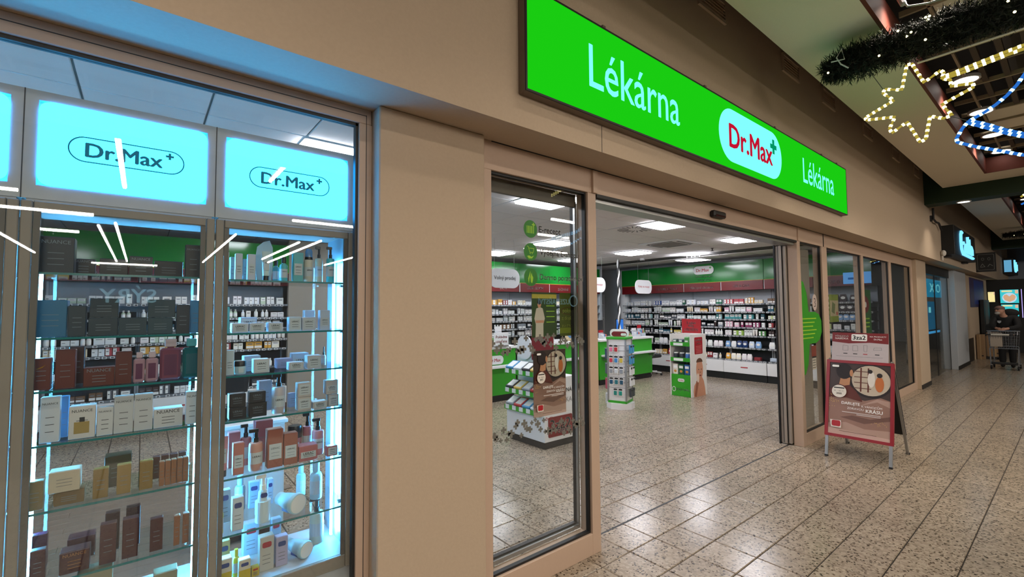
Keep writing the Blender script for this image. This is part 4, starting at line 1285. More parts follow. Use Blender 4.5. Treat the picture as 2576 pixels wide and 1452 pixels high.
# red header card rising behind the stand
hc = MB().box(PW + 0.001, PW + 0.012, 0.10, 0.52, 0.9, 1.50, c=0.002).build('header_card', M_RED, t)
for s_, z, wd in (('S námi', 1.42, 0.19), ('vždy', 1.355, 0.13), ('UŠETŘÍTE', 1.285, 0.29)):
    txt(s_, M_INKW, hc, (PW - 0.001, 0.31, z), width=wd, rot=SIDE, bold=0.012)
for r, (z, kinds_, cols) in enumerate(((0.42, 'box', ('#d9d3c4', '#1f5a33', '#22538f')), (0.74, 'jar', ('#2b2f38', '#33383f', '#3f6fae')), (1.04, 'pouch', ('#1f3a33', '#26324a', '#4f8f4a')))):
    for q, c in enumerate(cols):
        y = 2.38 + 0.36 - 0.125 * q
        o = thing('baby_product', '%s %s on the %s shelf of the promo stand' % (('left', 'middle', 'right')[q], {'box': 'cereal box', 'jar': 'dark jar', 'pouch': 'low packet'}[kinds_], ('lowest', 'middle', 'top')[r]), 'product', (5.26, y, z), 0, 'goods on the promo stand')
        mm = mat('promo_' + c[1:], c, 0.45)
        if kinds_ == 'box':
            MB().box(0, 0.06, -0.055, 0.055, 0, 0.2, c=0.003).build('carton', mm, o)
            MB().box(-0.001, 0, -0.04, 0.04, 0.12, 0.17).build('print_panel', M_INKW, o)
            MB().prism(ell(0.0, 0.06, 0.03, 0.025, 12), -0.001, 0, 'x').build('food_picture', mat('printed_food', '#c98a3a', 0.5), o)
        elif kinds_ == 'jar':
            MB().lathe([(0.045, 0), (0.048, 0.01), (0.048, 0.08), (0.04, 0.09)], 14, 0.05).build('jar_body', mm, o, smooth=True)
            MB().lathe([(0.044, 0.09), (0.044, 0.11)], 14, 0.05).build('lid', M_INKW, o)
        else:
            MB().box(0, 0.1, -0.05, 0.05, 0, 0.07 + 0.05 * (q == 2), c=0.015).build('packet', mm, o)
            MB().box(-0.001, 0, -0.03, 0.03, 0.02, 0.05).build('print_panel', M_INKW, o)

# ceiling fittings
t = thing('swirl_diffuser', 'round swirl air diffuser in a square ceiling plate', 'vent', (2.98, 1.98, ZC - 0.002))
MB().box(-0.295, 0.295, -0.295, 0.295, -0.006, 0.0).build('plate', M_CEIL, t)
for k in range(20):
    a = 2 * PI * k / 20
    c, s_ = math.cos(a), math.sin(a); c2, s2 = math.cos(a + 0.5), math.sin(a + 0.5)
    MB().prism([(0.10 * c, 0.10 * s_), (0.10 * c + 0.02 * c2, 0.10 * s_ + 0.02 * s2), (0.27 * math.cos(a + 0.22), 0.27 * math.sin(a + 0.22)), (0.27 * math.cos(a + 0.14), 0.27 * math.sin(a + 0.14))], -0.009, -0.005).build('slot', M_BLACK, t)
t = thing('cassette_unit', 'square ceiling air conditioning cassette', 'air conditioner', (4.85, 2.55, ZC - 0.002))
MB().box(-0.42, 0.42, -0.42, 0.42, -0.02, 0, c=0.006).build('fascia', M_WHITE, t)
MB().box(-0.24, 0.24, -0.24, 0.24, -0.03, -0.02).build('intake_grille', mat('grey_intake', '#77716b', 0.6), t)
for a in range(4):
    MB().box(-0.26, 0.26, -0.345, -0.30, -0.023, -0.018).build('louvre', M_DARK, t, (0, 0, 0), (0, 0, a * PI / 2))
for k, (x, y) in enumerate(((2.3, 2.6), (4.0, 4.9), (6.2, 2.4), (5.4, 4.9))):
    t = thing('sprinkler', 'small dark sprinkler head under the ceiling, %s by the entrance' % ('nearest', 'second', 'third', 'fourth')[k], 'sprinkler', (x, y, ZC), 0, 'ceiling sprinklers')
    MB().lathe([(0.03, 0), (0.03, -0.006), (0.01, -0.012), (0.01, -0.05), (0.012, -0.055)], 10).build('stem', M_DARK, t)
    MB().lathe([(0.032, -0.055), (0.032, -0.06)], 12).build('deflector', M_DARK, t)
for k, (x, y) in enumerate(((6.6, 4.4), (5.0, 5.2))):
    t = thing('dome_camera', 'white dome security camera, %s' % ('above the right counter', 'above the middle counter')[k], 'camera', (x, y, ZC))
    MB().lathe([(0.06, 0), (0.06, -0.05), (0.045, -0.055)], 16).build('housing', M_WHITE, t, smooth=True)
    MB().ball((0, 0, -0.055), 0.042, 14, 8).build('dome', M_BLACK, t, smooth=True)
# ================================================================== goods in the display cabinets: shelf, kind, centre x, width, depth y, base z, height, colour, print
ITEMS = [
    ('LA', 'box', -3.2723, 0.1014, 0.06, 1.856, 0.1378, '#0e1c28', 'NUANCE'),
    ('LA', 'box', -3.2031, 0.0695, 0.17, 1.856, 0.068, '#0b0f14', 'NUANCE'),
    ('LA', 'box', -3.1053, 0.086, 0.05, 1.856, 0.0633, '#0b0d12', ''),
    ('LA', 'box', -3.0219, 0.0759, 0.05, 1.856, 0.0786, '#0c1016', 'NUANCE'),
    ('LA', 'box', -2.9261, 0.1015, 0.17, 1.856, 0.0754, '#0b0d12', ''),
    ('LA', 'box', -2.8459, 0.0568, 0.05, 1.856, 0.1409, '#0c1017', 'NUANCE'),
    ('LB', 'box', -3.2809, 0.0906, 0.06, 1.615, 0.1383, '#12638a', ''),
    ('LB', 'box', -3.2068, 0.0509, 0.05, 1.615, 0.1174, '#0f2733', ''),
    ('LB', 'box', -3.1315, 0.0874, 0.05, 1.615, 0.0706, '#0d2733', ''),
    ('LB', 'box', -3.0414, 0.088, 0.05, 1.615, 0.0692, '#10303d', ''),
    ('LB', 'box', -2.9534, 0.0828, 0.05, 1.615, 0.0678, '#123642', ''),
    ('LB', 'box', -3.1302, 0.0853, 0.05, 1.6871, 0.0734, '#0d2531', ''),
    ('LB', 'box', -2.9502, 0.091, 0.05, 1.6844, 0.073, '#10303c', ''),
    ('LB', 'box', -2.8769, 0.047, 0.05, 1.615, 0.1209, '#0f1d2a', ''),
    ('LB', 'box', -2.8301, 0.0403, 0.08, 1.615, 0.1406, '#3f86b5', ''),
    ('LC', 'box', -3.2977, 0.0504, 0.05, 1.421, 0.1168, '#5a1f14', ''),
    ('LC', 'box', -3.2339, 0.055, 0.05, 1.421, 0.145, '#581c12', ''),
    ('LC', 'box', -3.2129, 0.0463, 0.17, 1.421, 0.1489, '#3a120f', ''),
    ('LC', 'box', -3.1384, 0.09, 0.05, 1.421, 0.07, '#561c10', 'NUANCE'),
    ('LC', 'box', -3.0664, 0.051, 0.05, 1.421, 0.1271, '#521a12', ''),
    ('LC', 'flask', -3.0178, 0.0364, 0.05, 1.421, 0.1224, '#a58491', ''),
    ('LC', 'flask', -2.9766, 0.0413, 0.05, 1.421, 0.1214, '#a58491', ''),
    ('LC', 'flask', -2.9154, 0.0715, 0.06, 1.421, 0.1705, '#7d4a5e', ''),
    ('LC', 'flask', -2.8424, 0.0636, 0.06, 1.421, 0.1689, '#12666e', ''),
    ('LD', 'box', -3.2699, 0.0533, 0.05, 1.227, 0.1654, '#c3c8cf', 'NUANCE'),
    ('LD', 'box', -3.2376, 0.0233, 0.12, 1.227, 0.156, '#4f7fa8', ''),  # blue light on the neighbouring carton's side, coloured in as a box
    ('LD', 'box', -3.1821, 0.0746, 0.05, 1.227, 0.1214, '#c8c6c4', 'NUANCE'),
    ('LD', 'box', -3.1163, 0.0478, 0.05, 1.227, 0.1078, '#c2c4c6', 'NUANCE'),
    ('LD', 'box', -3.061, 0.0594, 0.05, 1.227, 0.1441, '#b9bcbf', 'NUANCE'),
    ('LD', 'box', -2.9994, 0.0594, 0.05, 1.227, 0.1446, '#b9bcbf', 'NUANCE'),
    ('LD', 'box', -2.9179, 0.0973, 0.05, 1.227, 0.0755, '#c2c4c6', 'NUANCE'),
    ('LD', 'box', -2.8366, 0.045, 0.05, 1.227, 0.1368, '#d4dae0', 'NUAN'),
    ('LE', 'box', -3.302, 0.0456, 0.05, 0.988, 0.104, '#7a6843', ''),
    ('LE', 'box', -3.2108, 0.0844, 0.05, 0.988, 0.0487, '#6d5836', ''),
    ('LE', 'box', -3.2238, 0.0855, 0.04, 1.0398, 0.076, '#b9ad98', ''),
    ('LE', 'box', -3.1228, 0.045, 0.05, 0.988, 0.1114, '#7c6129', ''),
    ('LE', 'box', -3.0756, 0.0854, 0.17, 0.988, 0.125, '#3f3220', ''),
    ('LE', 'box', -3.0541, 0.0436, 0.05, 0.988, 0.1134, '#8a6e35', ''),
    ('LE', 'box', -2.9851, 0.0431, 0.05, 0.988, 0.1129, '#80652c', ''),
    ('LE', 'box', -2.9341, 0.0177, 0.05, 0.988, 0.099, '#8d5f42', ''),
    ('LE', 'box', -2.9144, 0.0179, 0.05, 0.988, 0.0997, '#8d5f42', ''),
    ('LE', 'box', -2.8945, 0.0182, 0.05, 0.988, 0.1004, '#8d5f42', ''),
    ('LE', 'box', -2.8743, 0.0184, 0.05, 0.988, 0.1012, '#8d5f42', ''),
    ('LE', 'box', -2.8538, 0.0187, 0.05, 0.988, 0.102, '#8d5f42', ''),
    ('LE', 'box', -2.9504, 0.0259, 0.17, 0.988, 0.0944, '#4f2420', ''),
    ('LE', 'box', -2.9203, 0.0263, 0.17, 0.988, 0.0951, '#4f2420', ''),
    ('LE', 'box', -2.8897, 0.0269, 0.17, 0.988, 0.0958, '#4f2420', ''),
    ('LE', 'box', -2.8584, 0.0274, 0.17, 0.988, 0.0966, '#4f2420', ''),
    ('LF', 'box', -3.287, 0.0407, 0.05, 0.732, 0.1119, '#3c0f12', ''),
    ('LF', 'box', -3.2975, 0.0418, 0.17, 0.732, 0.1272, '#4a2038', ''),
    ('LF', 'box', -3.189, 0.083, 0.05, 0.732, 0.0783, '#3a0d0e', 'NUANCE'),
    ('LF', 'box', -3.1798, 0.0814, 0.17, 0.732, 0.0818, '#3a1420', ''),
    ('LF', 'box', -3.0952, 0.0491, 0.05, 0.732, 0.1502, '#3d0e10', ''),
    ('LF', 'box', -3.0877, 0.0458, 0.17, 0.732, 0.1522, '#2a0a10', ''),
    ('LF', 'box', -3.0288, 0.0489, 0.05, 0.732, 0.1524, '#3d0e10', ''),
    ('LF', 'box', -3.0219, 0.0465, 0.17, 0.732, 0.1584, '#2a0a10', ''),
    ('LF', 'box', -2.9461, 0.0414, 0.05, 0.732, 0.1288, '#3d0e10', ''),
    ('LF', 'box', -2.8785, 0.0203, 0.05, 0.732, 0.1208, '#8d5a3e', ''),
    ('LF', 'box', -2.848, 0.0221, 0.05, 0.732, 0.1221, '#8d5a3e', ''),
    ('LG', 'box', -3.1302, 0.1021, 0.05, 0.5, 0.2177, '#8d8a72', ''),
    ('LG', 'box', -2.912, 0.0789, 0.05, 0.5, 0.1352, '#8d8a72', ''),
    ('RA', 'tube', -2.7218, 0.0215, 0.05, 1.852, 0.1247, '#b9d8e4', 'LIERAC'),
    ('RA', 'box', -2.6836, 0.0179, 0.17, 1.852, 0.1153, '#9fd0e2', ''),
    ('RA', 'box', -2.6735, 0.0284, 0.05, 1.852, 0.121, '#b6bfd0', 'LIERAC'),
    ('RA', 'box', -2.6305, 0.0185, 0.17, 1.852, 0.1092, '#7fb9d0', ''),
    ('RA', 'box', -2.6222, 0.0325, 0.05, 1.852, 0.121, '#b6bfd0', 'LIERAC'),
    ('RA', 'box', -2.5707, 0.0226, 0.17, 1.852, 0.119, '#4ea7b4', ''),
    ('RA', 'tube', -2.5593, 0.0371, 0.05, 1.852, 0.1407, '#b9cfd0', 'LIERAC'),
    ('RA', 'bottle', -2.4925, 0.0308, 0.17, 1.852, 0.1122, '#3a9aa8', ''),
    ('RA', 'bottle', -2.4823, 0.037, 0.05, 1.852, 0.1175, '#4ea9b0', 'LIERAC'),
    ('RA', 'box', -2.4195, 0.0457, 0.05, 1.852, 0.1434, '#4ea9b0', 'LIERAC'),
    ('RA', 'foam', -2.3659, 0.0471, 0.05, 1.852, 0.1674, '#c6c3b4', 'LIERAC'),
    ('RA', 'pump', -2.3039, 0.0375, 0.1, 1.852, 0.1902, '#bfb9a4', 'LIERAC'),
    ('RA', 'pump', -2.2603, 0.0399, 0.05, 1.852, 0.186, '#3fc4d2', 'LIERAC'),
    ('RB', 'box', -2.7216, 0.0305, 0.05, 1.61, 0.1172, '#59c9de', ''),
    ('RB', 'box', -2.6633, 0.0662, 0.05, 1.61, 0.0428, '#b9c3d6', 'LIERAC'),
    ('RB', 'box', -2.595, 0.064, 0.05, 1.61, 0.043, '#b9c3d6', 'LIERAC'),
    ('RB', 'box', -2.5161, 0.0636, 0.05, 1.61, 0.0431, '#b9c3d6', 'LIERAC'),
    ('RB', 'box', -2.6112, 0.0709, 0.17, 1.61, 0.0683, '#a8b6cc', 'LIERAC'),
    ('RB', 'box', -2.4301, 0.056, 0.05, 1.61, 0.0683, '#b5c8da', 'LIERAC'),
    ('RB', 'box', -2.3656, 0.0655, 0.05, 1.61, 0.0654, '#b3bccc', 'LIERAC'),
    ('RB', 'box', -2.3309, 0.0512, 0.17, 1.61, 0.1013, '#b5c8da', ''),
    ('RB', 'box', -2.2896, 0.0488, 0.05, 1.61, 0.1005, '#b3c3d8', 'LIERAC'),
    ('RC', 'box', -2.7309, 0.0166, 0.05, 1.42, 0.1194, '#9fc3dc', ''),
    ('RC', 'box', -2.7011, 0.0338, 0.05, 1.42, 0.1123, '#b6c2c8', 'LIERAC'),
    ('RC', 'jar', -2.657, 0.0473, 0.05, 1.42, 0.061, '#a9c6d0', ''),
    ('RC', 'box', -2.5926, 0.0714, 0.17, 1.42, 0.0713, '#a9bcd2', ''),
    ('RC', 'box', -2.573, 0.0663, 0.05, 1.42, 0.0639, '#b9bcc2', 'LIERAC'),
    ('RC', 'box', -2.4466, 0.0719, 0.17, 1.42, 0.0474, '#8f94b5', ''),
    ('RC', 'box', -2.4216, 0.0668, 0.05, 1.42, 0.0376, '#b7bac0', 'LIERAC'),
    ('RC', 'box', -2.3726, 0.0767, 0.17, 1.42, 0.0706, '#a5bcd4', 'LIERAC'),
    ('RC', 'box', -2.3387, 0.0662, 0.05, 1.42, 0.0648, '#b7bac0', 'LIERAC'),
    ('RC', 'dropper', -2.2556, 0.0224, 0.17, 1.42, 0.0967, '#b5b0b0', ''),
    ('RD', 'box', -2.7225, 0.0302, 0.05, 1.22, 0.0552, '#0c0d10', ''),
    ('RD', 'box', -2.6656, 0.0687, 0.05, 1.22, 0.0526, '#0d0e12', 'LIERAC'),
    ('RD', 'box', -2.6678, 0.0655, 0.05, 1.2746, 0.0589, '#0d0e12', 'LIERAC'),
    ('RD', 'box', -2.5851, 0.0737, 0.05, 1.22, 0.0634, '#0d0e12', 'LIERAC'),
    ('RD', 'box', -2.5873, 0.0671, 0.05, 1.2855, 0.0493, '#0d0e12', 'LIERAC'),
    ('RD', 'box', -2.5331, 0.0596, 0.17, 1.22, 0.1449, '#97a9c6', ''),
    ('RD', 'pump', -2.4931, 0.0588, 0.05, 1.22, 0.1847, '#b4aeb2', 'LIERAC'),
    ('RD', 'box', -2.4079, 0.0375, 0.17, 1.22, 0.07, '#8fa0c0', ''),
    ('RD', 'box', -2.3818, 0.0626, 0.05, 1.22, 0.0638, '#b7b2ae', 'LIERAC'),
    ('RD', 'box', -2.3822, 0.0626, 0.05, 1.2857, 0.0679, '#b7b2ae', 'LIERAC'),
    ('RD', 'box', -2.3075, 0.0709, 0.05, 1.22, 0.0329, '#b7b2ae', 'LIERAC'),
    ('RD', 'box', -2.2426, 0.0516, 0.05, 1.22, 0.0606, '#b3aeac', 'LIERAC'),
    ('RD', 'box', -2.2508, 0.0593, 0.05, 1.2835, 0.0704, '#b3aeac', 'LIERAC'),
    ('RE', 'tube', -2.7173, 0.0392, 0.05, 0.972, 0.1753, '#c98a92', 'LIERAC'),
    ('RE', 'box', -2.66, 0.0487, 0.17, 0.972, 0.164, '#a35f66', ''),
    ('RE', 'box', -2.6589, 0.0437, 0.05, 0.972, 0.1401, '#b06c62', 'LIERAC'),
    ('RE', 'pump', -2.6095, 0.0468, 0.17, 0.972, 0.1911, '#b06a6c', ''),
    ('RE', 'pump', -2.5862, 0.0587, 0.05, 0.972, 0.1864, '#c08d80', 'LIERAC'),
    ('RE', 'box', -2.5345, 0.0766, 0.17, 0.972, 0.2002, '#9c5660', ''),
    ('RE', 'box', -2.5088, 0.0665, 0.05, 0.972, 0.177, '#8f4f3e', 'LIERAC'),
    ('RE', 'box', -2.441, 0.062, 0.05, 0.972, 0.1468, '#8f4f3e', 'LIERAC'),
    ('RE', 'jar', -2.3869, 0.0661, 0.17, 0.972, 0.1472, '#a8646a', ''),
    ('RE', 'box', -2.3608, 0.087, 0.05, 0.972, 0.0732, '#a85a5c', 'LIERAC'),
    ('RE', 'pump', -2.3281, 0.0487, 0.17, 0.972, 0.2047, '#b06a74', ''),
    ('RE', 'pump', -2.292, 0.0567, 0.11, 0.972, 0.1813, '#b9767c', 'LIERAC'),
    ('RE', 'box', -2.2457, 0.0513, 0.05, 0.972, 0.0494, '#a85a5c', 'LIERAC'),
    ('RF', 'bottle', -2.7241, 0.0268, 0.05, 0.727, 0.1353, '#c9c95a', ''),
    ('RF', 'box', -2.692, 0.0412, 0.17, 0.727, 0.1502, '#a9c3d6', ''),
    ('RF', 'box', -2.6568, 0.045, 0.05, 0.727, 0.1437, '#c0cad2', ''),
    ('RF', 'bottle', -2.6143, 0.0461, 0.27, 0.727, 0.1668, '#8fc3dc', ''),
    ('RF', 'box', -2.556, 0.0458, 0.27, 0.727, 0.126, '#8fa9c9', ''),
    ('RF', 'bellpump', -2.5511, 0.0662, 0.05, 0.727, 0.2143, '#c3d6de', ''),
    ('RF', 'box', -2.4827, 0.0257, 0.27, 0.727, 0.1245, '#a9bcd4', ''),
    ('RF', 'lying', -2.4242, 0.1156, 0.05, 0.727, 0.1213, '#b9d6de', ''),
    ('RF', 'bottle', -2.3318, 0.0456, 0.27, 0.727, 0.1599, '#9cc3d6', ''),
    ('RF', 'bottle', -2.2806, 0.0596, 0.17, 0.727, 0.1866, '#a9d3e2', ''),
    ('RG', 'box', -2.6891, 0.041, 0.17, 0.5, 0.1456, '#c2b98a', ''),
    ('RG', 'box', -2.7044, 0.057, 0.05, 0.5, 0.1156, '#c9c3b0', ''),
    ('RG', 'bottle', -2.6517, 0.0268, 0.1, 0.5, 0.1196, '#c4c43a', ''),
    ('RG', 'box', -2.6257, 0.0456, 0.05, 0.5, 0.0888, '#c9c3b0', ''),
    ('RG', 'box', -2.5652, 0.0681, 0.27, 0.5, 0.1537, '#a9bdd2', ''),
    ('RG', 'box', -2.5826, 0.0307, 0.05, 0.5, 0.0405, '#b8a23a', ''),
    ('RG', 'box', -2.5332, 0.0602, 0.07, 0.5, 0.1544, '#b3b2ac', ''),
    ('RG', 'box', -2.4526, 0.0464, 0.27, 0.5, 0.1446, '#a3bdd6', ''),
    ('RG', 'box', -2.4687, 0.0521, 0.07, 0.5, 0.1344, '#a5a0bd', ''),
    ('RG', 'lying', -2.3808, 0.1145, 0.06, 0.5, 0.0979, '#a9cfdc', ''),
    ('RG', 'pump', -2.273, 0.0695, 0.17, 0.5, 0.2289, '#c3cfc2', ''),
]
M_CABF = mat('warm_grey_profile', '#857d72', 0.5)
M_CABD = mat('dark_grey_profile', '#5c5852', 0.5)
M_CABB = mat('light_grey_cabinet', '#b4bac0', 0.5)
M_LIT = emat('lit_cyan_panel', (0.22, 5.0, 14.0), 1.0, True)
M_LITINK = emat('lit_teal_letters', (0.012, 0.13, 0.20), 1.0, True)
M_LED = emat('led_strip', (0.12, 0.55, 1.0), LED, True)
CABX = [(-3.955, -3.36), (-3.36, -2.775), (-2.775, -2.167)]
CABN = ('leftmost display cabinet cut by the photo edge', 'left display cabinet', 'right display cabinet')
SHZ = [[1.856, 1.615, 1.421, 1.227, 0.988, 0.732], [1.856, 1.615, 1.421, 1.227, 0.988, 0.732], [1.852, 1.61, 1.42, 1.22, 0.972, 0.727]]
DEP = 0.38
for ci, (x0, x1) in enumerate(CABX):
    w = x1 - x0
    t = thing('display_cabinet', 'tall glazed %s with a lit logo panel on top' % ('cabinet at the left edge' if ci == 0 else CABN[ci]), 'cabinet', (x0, 0, 0))
    MB().box(0.002, w - 0.002, 0.0, DEP, 0.0, 0.44, c=0.004).build('base', M_CABB, t)
    MB().box(0.05, w - 0.05, -0.004, 0.0, 0.08, 0.38).build('base_panel', M_CABF, t)
    # light box
    MB().ring([(0.0, 2.12), (w, 2.12), (w, 2.52), (0.0, 2.52)], [(0.035, 2.17), (w - 0.035, 2.17), (w - 0.035, 2.485), (0.035, 2.485)], -0.004, 0.02, 'y').build('light_box_frame', M_CABB, t)
    MB().box(0.004, w - 0.004, 0.02, 0.10, 2.12, 2.52).build('light_box', M_CABB, t)
    MB().box(w - 0.003, w, -0.006, 0.0, 2.12, 2.52).build('joint', M_DARK, t)
    MB().prism(rrect(0.036, w - 0.036, 2.172, 2.484, 0.035, 5), -0.008, 0.0, 'y').build('lit_panel', M_LIT, t)
    MB().box(0.02, w - 0.02, 0.03, 0.05, 2.52, 2.53).build('top_led', emat('top_led_strip', (0.08, 0.5, 1.0), 30.0, True), t)
    cx = w / 2
    o = rrect(cx - 0.178, cx + 0.178, 2.278, 2.376, 0.0485, 8)
    i_ = rrect(cx - 0.1738, cx + 0.1738, 2.2822, 2.3718, 0.045, 8)
    MB().ring(o, i_, -0.0092, -0.008, 'y').build('logo_outline', M_LITINK, t)
    txt('Dr.Max', M_LITINK, t, (cx - 0.012, -0.0092, 2.326), width=0.232, bold=0.035)
    MB().prism(plus(cx + 0.128, 2.352, 0.0135, 0.0042), -0.0092, -0.008, 'y').build('cross_mark', M_LITINK, t)
    # door
    for a, b in ((0.0, 0.034), (w - 0.034, w)):
        MB().box(a + 0.002, b - 0.002, -0.022, 0.0, 0.44, 2.11, c=0.003).build('door_stile', M_CABF, t)
    for a, b in ((0.034, 0.052), (w - 0.052, w - 0.034)):
        MB().box(a, b, -0.016, 0.0, 0.44, 2.11).build('inner_stile', M_CABD, t)
    for a, b in ((0.44, 0.50), (2.075, 2.11)):
        MB().box(0.034, w - 0.034, -0.020, 0.0, a, b, c=0.003).build('door_rail', M_CABF, t)
    MB().box(0.052, w - 0.052, -0.010, -0.006, 0.50, 2.075).build('door_pane', M_DOORG, t)
    # carcass
    for a in (0.0, w - 0.012):
        MB().box(a, a + 0.012, 0.0, DEP, 0.44, 2.12).build('side_wall', M_SHELFG if ci != 2 or a == 0 else mat('frosted_side', '#a9c9e0', 0.35), t)
    MB().box(0.012, w - 0.012, 0.0, DEP, 0.44, 0.50).build('bottom_board', M_CABB, t)
    MB().box(0.012, w - 0.012, 0.0, DEP, 2.105, 2.12).build('top_board', M_CABB, t)
    MB().box(0.012, w - 0.012, DEP - 0.006, DEP, 0.50, 2.105).build('back_pane', M_DOORG, t)
    for a in (0.03, w - 0.042):
        MB().box(a, a + 0.010, 0.185, 0.197, 0.52, 1.97).build('led_strip', M_LED, t)
    for z in SHZ[ci]:
        s = MB().box(0.014, w - 0.014, 0.02, 0.34, z - 0.008, z).build('glass_shelf', M_SHELFG, t)
        MB().box(0.014, w - 0.014, 0.017, 0.020, z - 0.008, z).build('shelf_edge', M_GEDGE, s)
        for a in (0.012, w - 0.030):
            MB().box(a, a + 0.018, 0.10, 0.125, z - 0.018, z - 0.008).build('shelf_clip', M_STEEL, s)

# ------------------------------------------------------------------ cosmetics
M_CAPB = mat('glossy_black_cap', '#0d0f12', 0.3, noise=0)
M_CAPC = mat('frosted_cap', '#b9a7b0', 0.3, noise=0)
M_LABEL = mat('paper_label', '#b9c3c9', 0.6, noise=0)
NAMED = {'black': (14, 16, 20), 'dark teal': (16, 44, 56), 'blue': (63, 134, 181), 'brown': (86, 28, 18), 'dark red': (58, 14, 16), 'pale grey': (190, 196, 202), 'gold': (124, 97, 45), 'cream': (190, 180, 160),
         'copper': (141, 95, 66), 'pale blue': (165, 195, 220), 'teal': (70, 165, 176), 'pink': (180, 108, 110), 'terracotta': (143, 79, 62), 'yellow': (196, 196, 58), 'rosy': (200, 154, 168), 'plum': (74, 32, 56), 'turquoise': (63, 196, 210)}


def cname(c):
    r = [int(c[i:i + 2], 16) for i in (1, 3, 5)]
    return min(NAMED, key=lambda k: sum((a - b) ** 2 for a, b in zip(r, NAMED[k])))


KN = {'box': ('cosmetic_carton', 'carton', 'box'), 'tube': ('cream_tube', 'upright tube', 'tube'), 'bottle': ('lotion_bottle', 'bottle', 'bottle'), 'pump': ('pump_bottle', 'pump bottle', 'bottle'), 'foam': ('foam_bottle', 'foam bottle', 'bottle'),
      'jar': ('cream_jar', 'jar', 'jar'), 'flask': ('bath_flask', 'square flask', 'flask'), 'dropper': ('dropper_bottle', 'dropper bottle', 'bottle'), 'bellpump': ('pump_bottle', 'bell pump bottle', 'bottle'), 'lying': ('lotion_tub', 'tipped tub', 'tub')}
shelf_sorted = {}
for it in ITEMS:
    shelf_sorted.setdefault(it[0], []).append(it)
for k in shelf_sorted:
    shelf_sorted[k].sort(key=lambda q: (q[2], q[5]))


def lab_patch(par, w, z0, z1, d, col_m, text, inkm):
    p = MB().box(-w * 0.40, w * 0.40, d - 0.0012, d - 0.0002, z0, z1).build('label', col_m, par)
    if text:
        txt(text, inkm, p, (0, d - 0.0018, z0 + (z1 - z0) * 0.72), width=w * 0.56, bold=0.02)
    for q in range(2):
        zz = z0 + (z1 - z0) * (0.42 - 0.22 * q)
        MB().box(-w * 0.26, w * 0.26, d - 0.0018, d - 0.0012, zz, zz + 0.0015).build('print_line', inkm, p)
    return p


